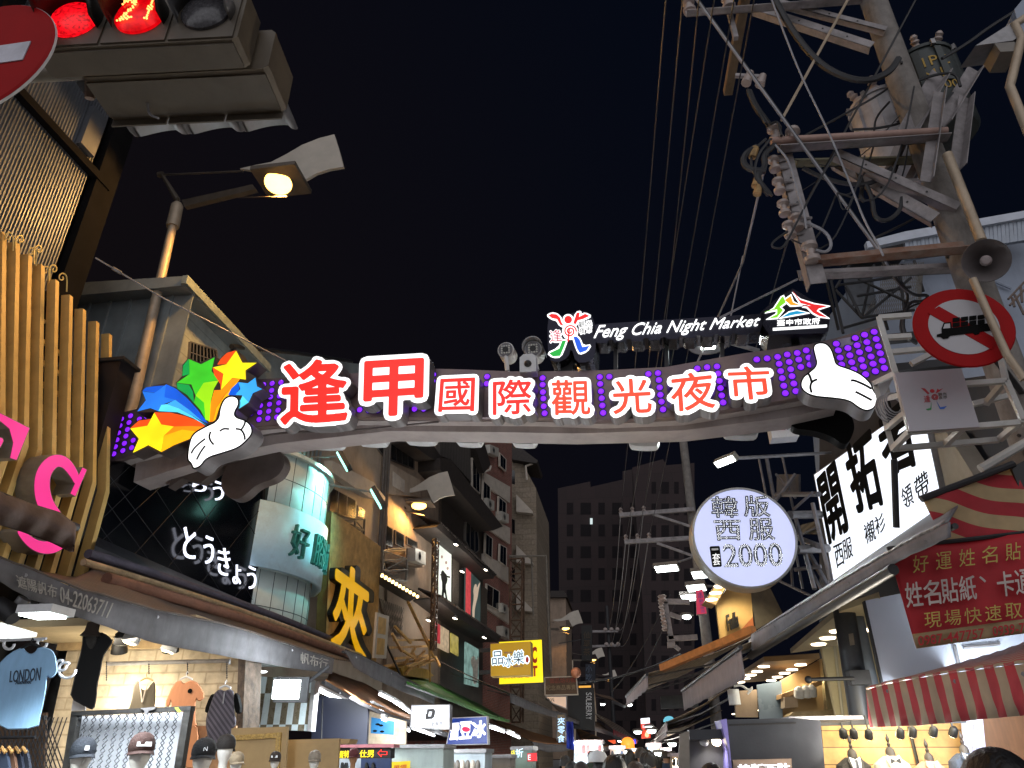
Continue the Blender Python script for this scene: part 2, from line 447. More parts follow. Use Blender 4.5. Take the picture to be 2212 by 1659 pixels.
m_steel = mat('steel', '8b8a8c', .45, .6, .2, 8, dirt=.3)
m_dark = mat('dark_metal', '2a2a2d', .5, .3, .3, 8, dirt=.3)
m_black = mat('black', '0c0c0d', .5, 0, .2, 8)
m_white = mat('white_paint', 'c9cacc', .55, 0, .1, 5, dirt=.25)
m_rust = mat('rusty_iron', '6b5548', .7, .3, .35, 9, dirt=.5, col2='7d7672')
m_cable = mat('cable', '242529', .5, 0, .2, 5)
m_cablel = mat('bright_cable', '8f8f95', .45, .2, .2, 5)

# ================================================================== the street
g_ground = MB().poly([(-300, -60, 0), (300, -60, 0), (300, 900, 0), (-300, 900, 0)]).build('ground', mat('asphalt', '8a8784', .6, 0, .3, 3, bump=.4, bs=60, dirt=.3), kind='structure')

# ================================================================== the arch across the street
AR = Pl((-8.82, 10.63), -4.3)
PAN_T = k3((745, 1025), (890, 990), (1640, 800), (1830, 790)) + [(770, 806), (860, 797)] + k4((580, 730), (800, 735), (1100, 748), (1340, 747), (1700, 740), (2100, 720)) + k5((200, 665), (400, 630), (830, 570), (1000, 530), (1260, 450))
PAN_B = k5((1370, 755), (1240, 822), (760, 912), (640, 937), (0, 1040)) + k4((1700, 1062), (1270, 1048), (900, 1046), (100, 1042)) + k3((1830, 1092), (1650, 1107), (1300, 1180), (850, 1290), (710, 1335))
arch = thing('street_arch', 'wide curved arch sign spanning the whole street with purple lights and big white characters', 'arch sign', (-2.4, 10.2, 0))
m_clad = mat('mirror_cladding', '6d5c64', .3, .35, .35, 1.6, dirt=.2, col2='8f7b72')
m_soff = mat('taupe_paint', 'a39896', .5, 0, .12, 2, dirt=.35, streak=1)
m_side = mat('return_metal', '8a8688', .38, .5, .15, 4, dirt=.15)
m_dside = mat('brown_return', '5e5552', .42, .4, .15, 4, dirt=.2)
m_face = glow('lit_white', 'ffffff', 1.25, .05)
m_redl = glow('lit_red', 'f52a22', 1.0, .08)
m_redo = glow('lit_orange_red', 'f8462c', 1.0, .08)
slab(AR, PAN_T + PAN_B, 'panel', m_clad, arch, 0, .12)
# the box beam behind and beneath the panel
bt = [(u, v - 14) for u, v in PAN_B]; bb = [(u, v + 9) for u, v in PAN_B]
m = MB()
for (a, b) in zip(range(len(bt) - 1), range(1, len(bt))):
    m.prism([AR.at(*bt[a], -.122), AR.at(*bt[b], -.122), AR.at(*bb[b], -.122), AR.at(*bb[a], -.122)], -AR.n * .62)
m.build('beam', m_soff, arch)
low = k3((865, 1465), (885, 1330), (1400, 1200), (1800, 1115)) + k4((300, 1075), (900, 1090), (1500, 1100), (2212, 1070)) + k5((690, 985), (1000, 930), (1000, 975), (690, 1045), (0, 1130)) + k4((1500, 1150), (900, 1140), (300, 1135)) + k3((1800, 1215), (1400, 1300))
slab(AR, low, 'lower_fascia', m_soff, arch, -.30, .45)
# sweeping seam of the two-piece soffit
m = MB(); m.tube(smooth_line([AR.at(u, v, .0) for u, v in k3((1400, 1230), (1800, 1140)) + k4((0, 1135), (300, 1110), (630, 1075))]), .018); m.build('cover_strip', m_dside, arch)
# round post on the left pavement, brackets to the wall on the right
m_post = mat('post_paint', '25282e', .38, .2, .3, 3, dirt=.5, col2='4a4e55', bump=.25, bs=14)
pt = AR.at(262, 985, -.45); pb = onY(135, 1520, pt.y)
MB().tube([(pb.x, pb.y, 0), (pb.x, pb.y, 2.9), (pt.x + .05, pt.y, pt.z)], [.27, .25, .19], 20).build('post', m_post, arch, smooth=True)
for u, v in ((1900, 735), (1900, 800)):
    p = AR.at(u, v, -.4); MB().beam(p, p + Vector((1.5, -.1, 0)), .12).build('wall_bracket', m_dark, arch)
# purple lights
DOTS = k5((615, 655), (625, 700), (635, 747), (645, 793), (655, 842), (665, 890), (677, 640), (690, 688), (700, 735), (708, 780), (720, 828), (733, 877), (742, 630), (752, 673), (765, 720), (800, 613), (818, 660), (825, 705), (995, 570), (1008, 613), (1020, 660), (1030, 705), (1070, 598), (1083, 645), (1095, 690), (1108, 737), (1118, 533), (1130, 580), (1145, 625), (1157, 673), (1170, 718), (1185, 768), (1178, 512), (1193, 560), (1205, 605), (1220, 653), (1233, 700), (1248, 748), (1240, 493), (1253, 540), (1267, 587), (1280, 632), (1293, 680), (1306, 727), (95, 730), (158, 722), (222, 717), (230, 763), (238, 810), (245, 857), (253, 905), (262, 950), (480, 672), (547, 665)) \
 + k3((790, 1057), (780, 1100), (770, 1147), (760, 1192), (750, 1237), (740, 1283), (848, 1037), (838, 1080), (828, 1125), (818, 1168), (808, 1215), (798, 1262), (905, 1058), (952, 1040), (865, 1195), (855, 1243), (1710, 835), (1765, 827), (1822, 820), (1820, 865), (1762, 872), (1755, 915), (1693, 925), (1812, 908), (1808, 953), (1748, 962), (1690, 970), (1627, 1022), (1685, 1015), (1743, 1007), (1803, 1000), (1680, 1060), (1737, 1052), (1795, 1045)) \
 + k4((597, 770), (593, 812), (945, 783), (943, 828), (1305, 792), (1305, 835), (1307, 883), (1310, 925), (1312, 975), (1318, 1020), (1675, 785), (1678, 830), (1683, 878), (1688, 923), (1692, 970), (1697, 1017), (1737, 783), (1990, 765), (2052, 760), (2058, 805), (2063, 853), (2068, 900), (2075, 945), (2085, 995), (120, 997), (475, 992), (535, 992), (415, 990), (178, 1000), (237, 1000))
m_pur = glow('purple_led', '8522ff', 1.15, .1)
m_purr = mat('purple_ring', '3a1680', .4)
stuffd = MB()
for i, (u, v) in enumerate(DOTS):
    c = AR.at(u, v, .002); prof = [(.063, 0), (.063, .004), (.045, .005), (.042, .016), (.033, .022)]
    o_ = MB().lathe(prof, c, AR.n, 12).build('round_light', m_pur, arch) if i < 98 else stuffd.lathe(prof, c, AR.n, 12) and None
    if i == len(DOTS) - 1: o_ = stuffd.build('round_light', m_pur, arch, kind='stuff')
    if o_:
        o_.data.materials.append(m_purr); k_ = len(o_.data.polygons) // (1 if i < 98 else len(DOTS) - 98)
        for j, p_ in enumerate(o_.data.polygons): p_.material_index = 1 if (j % k_) < 24 or (j % k_) == 48 else 0
# channel characters
CH = [('逢', [(612, 783), (746, 776), (748, 908), (608, 916)], m_redl, .10), ('甲', k4((158, 690), (528, 668), (520, 1015), (148, 1040)), m_redl, .12),
      ('國', k4((645, 800), (865, 790), (858, 1003), (630, 1008)), m_redl, .13), ('際', k4((985, 810), (1230, 795), (1230, 1020), (985, 1028)), m_redl, .13),
      ('觀', k4((1362, 808), (1605, 803), (1612, 1027), (1365, 1030)), m_redo, .13), ('光', k4((1752, 803), (1998, 793), (2012, 1010), (1765, 1025)), m_redo, .13),
      ('夜', [(1447, 811), (1538, 801), (1545, 880), (1452, 890)], m_redo, .13), ('市', k5((292, 722), (552, 713), (580, 920), (310, 935)), m_redo, .13)]
for i, (ch, q, mr_, r) in enumerate(CH):
    lps = outline(ch, r, 100)
    box = MB(); fc = MB()
    for lp in lps:
        px = [bil(q, x, y) for x, y in lp]
        box.prism([AR.at(u, v, .30) for u, v in px], -AR.n * .27)
        fc.prism([AR.at(u, v, .318) for u, v in inset(px, 1.0)], -AR.n * .016)
    cl = box.build('channel_character', m_side, arch)
    fc.build('white_face', m_face, cl)
    ftext(AR, ch, q, 'red_character', mr_, cl, .326, .014, r=.022 if i < 2 else .012)
# lettering boxes on the far face, seen below the beam
for u, w in ((700, 40), (800, 34), (905, 36), (1010, 30), (1130, 28), (1390, 34), (1600, 40)):
    vb = np.interp(u, [700, 870, 1037, 1237, 1371, 1475, 1618], [961, 950, 955, 957, 963, 950, 936])
    MB().prism([AR.at(a, b, -.77) for a, b in smooth_loop([(u - w, vb - 40), (u + w, vb - 40), (u + w, vb + 2), (u + w * .3, vb + 4), (u - w * .4, vb + 3), (u - w, vb)], 2)], -AR.n * .2).build('rear_character', m_white, arch)

def emblem(name, parts, base, parent, pl, off, thick, side):
    e = slab(pl, base, name, side, parent, off, thick)
    return e
# shooting stars on the left
G = lambda n, c, s=.95: glow('lit_' + n, c, s, .18, 2.2, sample=False)
mG = {n: G(n, c) for n, c in dict(yellow='ffe81e', amber='ffb716', orange='ff8c14', red='f2501a', blue='1f74e0', azure='3aa6f5', sky='58d8fa', cobalt='0a58d2', green='3cc22a', lime='9ae01c', forest='0a9a48', lemon='d6f02a').items()}
BASE = k3((838, 1118), (900, 1060), (985, 1050), (998, 1012), (884, 1012), (940, 930), (916, 870), (1000, 838), (1075, 824), (1145, 855), (1140, 820), (1178, 780), (1183, 705), (1222, 658), (1290, 690), (1397, 648), (1410, 690), (1440, 648), (1530, 604), (1570, 685), (1672, 688), (1600, 750), (1657, 780), (1670, 840), (1704, 862), (1640, 892), (1615, 952), (1540, 1003), (1400, 1095), (1230, 1192), (1130, 1232), (1040, 1278), (955, 1238), (856, 1283), (890, 1187))
stars = slab(AR, BASE, 'star_emblem', m_dside, arch, .32, .3)
SH = [('red', [(845, 1115), (900, 1067), (985, 1056), (960, 1104)]), ('red', [(1000, 1014), (1100, 1014), (1200, 1037), (1290, 1072), (1335, 1107), (1240, 1102), (1125, 1105), (1045, 1092)]),
      ('orange', [(1125, 1105), (1240, 1102), (1335, 1107), (1290, 1140), (1180, 1125), (1060, 1165)]), ('amber', [(1060, 1165), (1180, 1125), (1290, 1140), (1230, 1184), (1125, 1226), (1045, 1270)]),
      ('yellow', [(1000, 1016), (1045, 1092), (1125, 1105), (1060, 1165), (1043, 1268), (960, 1225), (862, 1274), (900, 1185), (844, 1118), (955, 1100)]),
      ('cobalt', [(922, 874), (945, 852), (1000, 843), (1062, 840), (1000, 886)]), ('cobalt', [(1076, 830), (1140, 860), (1210, 920), (1275, 990), (1348, 1085), (1310, 1068), (1230, 1000), (1135, 930), (1065, 915)]),
      ('azure', [(1085, 958), (1135, 932), (1230, 1000), (1310, 1070), (1345, 1092), (1240, 1030), (1160, 985)]), ('sky', [(1040, 965), (1085, 960), (1160, 987), (1240, 1032), (1340, 1100), (1250, 1050), (1150, 1012), (1025, 1005)]),
      ('blue', [(1076, 832), (1065, 915), (1135, 932), (1045, 965), (1025, 1005), (975, 985), (890, 1006), (945, 935), (922, 877), (1000, 888)]),
      ('forest', [(1222, 666), (1187, 710), (1181, 778), (1226, 765)]), ('forest', [(1145, 824), (1150, 860), (1212, 900), (1258, 955), (1250, 880), (1225, 835)]),
      ('lime', [(1320, 822), (1416, 806), (1385, 860), (1366, 940), (1357, 1070), (1330, 1060), (1320, 950), (1268, 905)]), ('green', [(1268, 905), (1322, 950), (1331, 1060), (1300, 1000), (1256, 950)]),
      ('green', [(1224, 668), (1302, 702), (1390, 657), (1370, 745), (1416, 803), (1322, 822), (1268, 905), (1240, 832), (1147, 821), (1228, 765)]),
      ('red', [(1528, 612), (1470, 627), (1430, 667), (1408, 704), (1466, 700)]), ('red', [(1378, 722), (1388, 770), (1428, 830), (1430, 868), (1447, 765)]),
      ('orange', [(1432, 868), (1505, 792), (1555, 795), (1450, 905), (1400, 985), (1378, 1072), (1352, 1075), (1364, 960), (1388, 870)]), ('amber', [(1455, 905), (1553, 797), (1500, 870), (1470, 930), (1420, 985), (1395, 1060), (1380, 1072), (1402, 985)]),
      ('yellow', [(1530, 614), (1570, 692), (1662, 692), (1590, 740), (1592, 800), (1505, 788), (1432, 866), (1448, 763), (1380, 722), (1466, 702)]),
      ('cobalt', [(1545, 817), (1500, 858), (1478, 900), (1525, 902), (1550, 860)]), ('sky', [(1572, 905), (1548, 955), (1535, 998), (1612, 947)]),
      ('azure', [(1655, 788), (1664, 845), (1698, 862), (1638, 888), (1612, 945), (1570, 902), (1522, 900), (1558, 862), (1545, 818), (1605, 825)])]
for i, (c, pts) in enumerate(SH):
    slab(AR, k3(*pts), 'lit_film', mG[c], stars, .324 + .0012 * (i % 7), .003)
m_ink = mat('black_vinyl', '070707', .75, spec=.1)
def hand(tfm, sil, lines, off, thick, nm):
    s2 = smooth_loop(tfm(*sil), 2)
    h = slab(AR, s2, nm, m_side, arch, off, thick)
    slab(AR, inset(s2, .3), 'black_outline', m_ink, h, off + .008, .007)
    slab(AR, inset(s2, 3.6), 'white_face', m_face, h, off + .014, .005)
    m = MB()
    for ln in lines:
        P = smooth_line([AR.at(u, v, off + .016) for u, v in tfm(*ln)], 2); m.tube(P, .016, 6)
    m.build('finger_lines', m_ink, h)
hand(k3, [(1240, 1150), (1330, 1100), (1412, 1062), (1420, 980), (1450, 918), (1500, 898), (1548, 915), (1553, 965), (1522, 1015), (1530, 1042), (1595, 1060), (1635, 1100), (1640, 1155), (1590, 1210), (1540, 1250), (1440, 1282), (1340, 1312), (1300, 1370), (1248, 1386), (1235, 1345), (1208, 1325), (1215, 1240)],
     [[(1330, 1185), (1290, 1215), (1255, 1250), (1240, 1280)], [(1330, 1230), (1300, 1270), (1275, 1320)], [(1425, 1135), (1450, 1118), (1485, 1122)], [(1365, 1140), (1355, 1170), (1365, 1200), (1385, 1222)], [(1530, 1120), (1565, 1125), (1585, 1160), (1588, 1190)], [(1565, 1125), (1585, 1095), (1590, 1068)]], .36, .34, 'hand_emblem')
hand(k5, [(838, 585), (870, 556), (930, 558), (970, 600), (988, 660), (1000, 702), (1070, 722), (1160, 760), (1228, 826), (1236, 862), (1268, 908), (1262, 955), (1242, 992), (1190, 1010), (1135, 985), (1080, 940), (980, 925), (850, 915), (785, 885), (756, 840), (772, 785), (815, 752), (868, 705), (852, 645)],
     [[(1225, 862), (1180, 835), (1110, 805), (1090, 808)], [(1225, 935), (1170, 905), (1120, 880)], [(870, 800), (835, 815), (825, 850), (835, 885)], [(835, 815), (825, 780), (815, 765)]], .36, .34, 'hand_emblem')
# the matching emblems of the far face, seen from behind
slab(AR, smooth_loop(k3((1470, 1340), (1560, 1290), (1700, 1265), (1800, 1250), (1840, 1300), (1845, 1360), (1790, 1440), (1660, 1480), (1580, 1560), (1510, 1580), (1450, 1540), (1425, 1470)), 2), 'rear_hand_emblem', m_dside, arch, -.62, .22)
slab(AR, k3((1090, 1500), (1130, 1395), (1440, 1290), (1640, 1240), (1640, 1290), (1440, 1360), (1300, 1470), (1180, 1440)), 'rear_star_emblem', m_dside, arch, -.60, .2)
slab(AR, smooth_loop(k5((690, 1070), (800, 1030), (900, 1000), (1050, 975), (1080, 1000), (1120, 1100), (1090, 1190), (1060, 1222), (1020, 1210), (960, 1165), (850, 1130), (720, 1120)), 2), 'rear_hand_emblem', m_ink, arch, -.62, .22)
# maker's plate
slab(AR, k5((1003, 540), (1185, 508), (1208, 555), (1015, 590)), 'plate', mat('plate', 'a59fb0', .4), arch, .004, .004)
text(AR, '經濟部', k5((1085, 532), (1180, 520), (1185, 548), (1092, 560)), 'plate_lettering', m_dark, arch, .008, .003)
# ---- emblem standing on the arch
AT = Pl((-8.82, 10.63 - .1), -4.3)
fig = thing('market_emblem', 'lit dancing figure emblem with red arms and green and blue legs standing on the arch', 'emblem sign', AT.at(1230, 800))
m_chr = mat('dark_chrome', '2b2b36', .22, .8, .2, 3)
slab(AT, smooth_loop(k4((1335, 395), (1375, 362), (1440, 395), (1500, 365), (1600, 355), (1640, 420), (1650, 530), (1645, 660), (1590, 690), (1520, 690), (1490, 590), (1470, 660), (1400, 690), (1340, 670)), 1), 'backing', m_chr, fig, .06, .5)
PTS = dict(arm_l=('f01818', [(1343, 385), (1362, 374), (1395, 378), (1418, 400), (1425, 425), (1440, 452), (1418, 445), (1398, 408), (1365, 402)]), arm_r=('f01818', [(1503, 435), (1525, 368), (1545, 365), (1540, 395), (1580, 374), (1608, 388), (1565, 408), (1532, 416), (1518, 442)]),
           leg_l=('18a83a', [(1432, 548), (1412, 600), (1346, 630), (1372, 650), (1418, 646), (1445, 580), (1456, 548)]), leg_r=('1658d8', [(1503, 522), (1528, 600), (1545, 628), (1588, 612), (1608, 582), (1562, 590), (1545, 542), (1526, 522)]))
m_wf = glow('lit_white_sign', 'ffffff', 1.25, .04, sample=False)
for kx, (c, pts) in PTS.items():
    a = slab(AT, smooth_loop(inset(k4(*pts), -3.2), 1), 'white_border', m_wf, fig, .08, .018)
    slab(AT, k4(*pts), 'coloured_limb', glow('lit_' + kx, c, .9, sample=False), a, .086, .005)
circ = lambda cx, cy, r, n=24, ry=None: [(cx + r * math.cos(2 * math.pi * i / n), cy + (ry or r) * math.sin(2 * math.pi * i / n)) for i in range(n)]
a = slab(AT, k4(*circ(1470, 412, 36)), 'white_border', m_wf, fig, .08, .018); slab(AT, k4(*circ(1470, 412, 25)), 'head', glow('lit_head', 'f01818', .9), a, .086, .005)
a = slab(AT, k4(*circ(1482, 488, 52)), 'white_disc', m_wf, fig, .08, .018)
m = MB(); P = [AT.at(*k4((1482 + (8 + i * .95) * math.cos(i * .36), 488 + (8 + i * .95) * math.sin(i * .36)))[0], .088) for i in range(36)]; m.tube(P, .012, 5)
m.tube([AT.at(*k4((1478, 470))[0], .088), AT.at(*k4((1470, 552))[0], .088)], .012, 5); m.build('spiral', glow('lit_spiral', 'f01818', .9), a)
q = k4((1350, 482), (1425, 474), (1432, 550), (1352, 560))
m = MB()
for lp in outline('逢', .08, 70): m.prism([AT.at(*bil(q, x, y), .085) for x, y in lp], -AT.n * .02)
a = m.build('white_border', m_wf, fig); text(AT, '逢', q, 'character', glow('lit_maroon', 'c04058', .7), a, .092, .006)
for c, q in (('觀', k4((1537, 425), (1575, 420), (1578, 460), (1540, 465))), ('光', k4((1582, 420), (1622, 415), (1624, 452), (1585, 456))), ('夜', k4((1540, 468), (1576, 464), (1578, 500), (1542, 504))), ('市', k4((1584, 462), (1622, 456), (1624, 492), (1586, 498)))):
    m = MB()
    for lp in outline(c, .10, 60): m.prism([AT.at(*bil(q, x, y), .085) for x, y in lp], -AT.n * .02)
    a = m.build('white_border', m_wf, fig); text(AT, c, q, 'character', m_ink, a, .090, .004)
MB().beam(AT.at(1226, 770, -.25), AT.at(1226, 812, -.25), .2).build('leg', m_dark, fig)
mk = thing('market_name_sign', 'row of white italic English letters standing on the arch', 'letter sign', AT.at(1460, 790))
bk = [(1278, 706)]
for i in range(9): bk += [(1290 + i * 40, 700 - i * 2.5), (1322 + i * 40, 698 - i * 2.5)]
bk += [(1655, 672), (1642, 716)]
for i in range(8, -1, -1): bk += [(1315 + i * 38, 735 - i * 2.0), (1310 + i * 38, 741 - i * 2.2), (1290 + i * 38, 741 - i * 2.2), (1285 + i * 38, 736 - i * 2.0)]
slab(AT, bk, 'backing', m_chr, mk, .06, .34)
text(AT, 'Feng Chia Night Market', [(1290, 703), (1645, 681), (1636, 711), (1280, 739)], 'lettering', m_wf, mk, .085, .02, shear=.2)
for u in (1330, 1440, 1560): MB().beam(AT.at(u, 730, -.2), AT.at(u, 802, -.2), .06).build('leg', m_dark, mk)
ct = thing('city_emblem', 'lit mountain shaped emblem with red and green peaks at right end of the arch', 'emblem sign', AT.at(1720, 750))
slab(AT, k5((500, 370), (640, 248), (712, 210), (830, 280), (950, 312), (955, 400), (945, 480), (910, 500), (560, 510), (520, 450)), 'backing', m_chr, ct, .06, .6)
LG = [('e02828', [(715, 228), (760, 283), (850, 312), (940, 324), (882, 340), (868, 356), (938, 398), (885, 388), (845, 366), (808, 328), (775, 322), (835, 322), (765, 306)]), ('7ed020', [(530, 362), (592, 342), (640, 268), (652, 262), (668, 300), (628, 330), (650, 350), (612, 398), (556, 405), (612, 376), (612, 345)]),
      ('f0a020', [(662, 285), (700, 258), (715, 300), (760, 318), (700, 318)]), ('1a98c8', [(640, 398), (690, 366), (740, 355), (808, 368), (730, 378)])]
for i, (c, pts) in enumerate(LG):
    a = slab(AT, inset(k5(*pts), -2.6), 'white_border', m_wf, ct, .078 + i * .002, .016); slab(AT, k5(*pts), 'coloured_stroke', glow('lit_stroke', c, .9, sample=False), a, .092, .004)
text(AT, '臺中市政府', k5((612, 415), (888, 400), (888, 440), (612, 452)), 'lettering', m_wf, ct, .08, .02)
slab(AT, k5((585, 466), (935, 444), (935, 458), (585, 480)), 'underline', m_wf, ct, .08, .02)
MB().beam(AT.at(1718, 718, -.3), AT.at(1718, 765, -.3), .12).build('leg', m_dark, ct)
# ---- cameras on the arch
def cctv(u, v, s, label, hood):
    c = AT.at(u, v, -.15); t = thing('security_camera', label, 'camera', AT.at(u, v + 45, -.15), 'cameras on top of the arch')
    d = Vector((-.05, -1, -.12)).normalized()
    MB().lathe([(.13 * s, -.34 * s), (.145 * s, -.3 * s), (.145 * s, .02), (.12 * s, .03)], c, d, 18).build('housing', m_white, t, smooth=True)
    f = MB().lathe([(.125 * s, .03), (.125 * s, .045)], c, d, 18).build('front_plate', mat('grey_plate', '5d5c60', .4), t)
    x = Vector((1, -.05, 0)); y = Vector((0, -.12, 1)); m = MB()
    for i in (-1.5, -.5, .5, 1.5):
        for j in (-1.5, -.5, .5, 1.5):
            if abs(i) < 1 and abs(j) < 1: continue
            m.lathe([(.018 * s, 0), (.012 * s, .01)], c + d * .046 + x * i * .042 * s + y * j * .042 * s, d, 8)
    m.build('led', mat('led_lens', 'c8c8c0', .2), f)
    MB().lathe([(.05 * s, .046), (.05 * s, .055)], c, d, 12).build('lens', m_black, f)
    if hood:
        MB().sheet(lambda a, b: c + d * (.14 - .5 * b) * s + x * math.cos(math.pi * (a * 1.1 - .05)) * .165 * s + y * math.sin(math.pi * (a * 1.1 - .05)) * .17 * s, 10, 1, (0, 0, .008)).build('hood', m_white, t, smooth=True)
    MB().tube([c - Vector((0, 0, .12 * s)), AT.at(u + (3 if not hood else 8), v + 45, -.15)], .04 * s, 8).build('bracket', m_white, t)
cctv(1093, 757, .95, 'round grey security camera on a short post, left of the pair on the arch', False)
cctv(1152, 755, 1.0, 'white hooded security camera on the arch beside the figure emblem', True)
c = AT.at(1142, 790, .05); t = thing('dome_camera', 'small white boxy camera under the hooded camera on the arch', 'camera', c - Vector((0, 0, .15)))
MB().prism([c + Vector(p) for p in ((-.13, -.1, -.16), (.13, -.1, -.16), (.13, -.1, .1), (.07, -.1, .16), (-.07, -.1, .16), (-.13, -.1, .1))], (0, .2, 0)).build('housing', m_white, t)
MB().ball(c + Vector((0, -.1, -.02)), .06).build('lens', m_black, t, smooth=True)

# ================================================================== kit for shop fronts
def lightbox(pl, quad, name, label, cat, face, body, thick=.2, off=0, rim=2.0, group=None, back=None):
    t = thing(name, label, cat, pl.at(*[(a + b) / 2 for a, b in zip(quad[2], quad[3])], off - thick / 2), group)
    slab(pl, quad, 'case', body, t, off, thick)
    slab(pl, inset(quad, rim), 'face', face, t, off + .008, .006)
    return t
def window(pl, quad, parent, frame, glass, off=.0, bars=1, rim=1.6, name='window'):
    w = slab(pl, quad, name, frame, parent, off + .05, .09)
    (a, b, c, d) = inset(quad, rim); m = MB()
    for i in range(bars):
        s0, s1 = i / bars + .02, (i + 1) / bars - .02
        m.prism([pl.at(*bil((a, b, c, d), s, t), off + .056) for s, t in ((s0, 1), (s1, 1), (s1, 0), (s0, 0))], -pl.n * .02)
    m.build('pane', glass, w); return w
def ac_unit(pl, u, v, w, h, label, off=0.0, group='air conditioners on the house fronts', z=.35):
    q = [(u, v), (u + w, v + w * .45), (u + w, v + h + w * .45), (u, v + h)]
    t = thing('air_conditioner', label, 'air conditioner', pl.at(u + w / 2, v + h, off), group)
    slab(pl, q, 'case', m_ac, t, off + z, z)
    c = bil(q, .42, .5); m = MB()
    ctr = pl.at(*c, off + z + .004); rr = (pl.at(*bil(q, .42, .9), off + z) - ctr).length
    for k in (1.0, .72, .45, .2): m.tube([ctr + (pl.d * math.cos(i * .5236) + Vector((0, 0, math.sin(i * .5236)))) * rr * .8 * k for i in range(12)], .012, 4, closed=True)
    m.build('fan_grille', m_dark, t); return t
def awning(front_pl, top, bot, back_pl, back, name, label, m_val, m_roof, group=None, thick=.02, cat='awning', nv=10, sag=.06):
    t = thing(name, label, cat, front_pl.at(*bot[len(bot) // 2]), group)
    def samp(pts, s):
        d = [0]
        for a, b in zip(pts, pts[1:]): d.append(d[-1] + math.hypot(b[0] - a[0], b[1] - a[1]))
        x = s * d[-1]; return float(np.interp(x, d, [p[0] for p in pts])), float(np.interp(x, d, [p[1] for p in pts]))
    n = max(14, len(top) * 5)
    def val(a, b):
        p = front_pl.at(*samp(top, a)).lerp(front_pl.at(*samp(bot, a)), b)
        return p + front_pl.n * (.008 * math.sin(a * 41) * b + .005 * math.sin(a * 97 + b * 3) * b)
    MB().sheet(val, n * 2, 3, -front_pl.n * .012).build('valance', m_val, t, smooth=2)
    def roof(a, b):
        p = front_pl.at(*samp(top, a)).lerp(back_pl.at(*samp(back, a)), b)
        return p + Vector((0, 0, -sag * math.sin(math.pi * b) + .005 * math.sin(a * 60)))
    MB().sheet(roof, n, nv, (0, 0, thick)).build('canopy', m_roof, t, smooth=2)
    f0, f1 = front_pl.at(*top[0]), front_pl.at(*top[-1])
    MB().tube([front_pl.at(*p) - front_pl.n * .04 - Vector((0, 0, .03)) for p in top], .025, 8).build('front_bar', m_dark, t, smooth=True)
    for s in (.12, .5, .88):
        a = front_pl.at(*samp(top, s)); b = back_pl.at(*samp(back, s)); e = a.lerp(b, .5) - Vector((0, 0, .1))
        MB().tube([a - Vector((0, 0, .06)), e, b - Vector((0, 0, .25))], .018, 6).build('folding_arm', m_steel, t, smooth=True)
    return t
def garment(pl, pts, name, label, m, off=0.0, puff=.06, group=None, cat='shirt', it=1):
    t = thing(name, label, cat, pl.at(sum(p[0] for p in pts) / len(pts), max(p[1] for p in pts), off), group)
    P = smooth_loop(pts, it); Q = inset(P, 2.2); n = len(P)
    mb = MB()
    a = [pl.at(u, v, off) for u, v in P]; f = [pl.at(u, v, off + puff) for u, v in Q]; b = [pl.at(u, v, off - puff) for u, v in Q]
    mb.add(a + f + b, [tuple(range(n, 2 * n)), tuple(range(3 * n - 1, 2 * n - 1, -1))] + [(i, (i + 1) % n, n + (i + 1) % n, n + i) for i in range(n)] + [((i + 1) % n, i, 2 * n + i, 2 * n + (i + 1) % n) for i in range(n)])
    mb.build('cloth', m, t); return t
def hanger(pl, t, u, v, w, off=0.0, m=None, hook=12):
    mb = MB(); mb.tube([pl.at(u - w, v + w * .42, off), pl.at(u - w * .3, v + 1, off), pl.at(u, v, off), pl.at(u + w * .3, v + 1, off), pl.at(u + w, v + w * .42, off)], .014, 6)
    mb.tube([pl.at(u, v, off), pl.at(u, v - hook * .7, off), pl.at(u + 2, v - hook, off), pl.at(u + 4, v - hook * .7, off)], .006, 5)
    return mb.build('hanger', m or m_white, t)
m_ac = mat('ac_case', 'a9a59c', .5, 0, .1, 4, dirt=.35)
m_glass = mat('night_glass', '0d1116', .12, 0, .4, 1.2, spec=.8)
m_glass2 = mat('grey_glass', '1c2024', .15, 0, .4, 1.2, spec=.8)
m_wframe = mat('window_frame', '6f6a64', .5, .2, .2, 5)
m_fabric = mat('grey_canvas', '504e51', .85, 0, .22, 4, dirt=.5, bump=.35, bs=9, streak=1)
m_fabric2 = mat('brown_canvas', '54443e', .85, 0, .25, 4, dirt=.45, bump=.4, bs=8)
XL = XP(-8.5); L2 = Pl((-8.5, 25), 81.5)

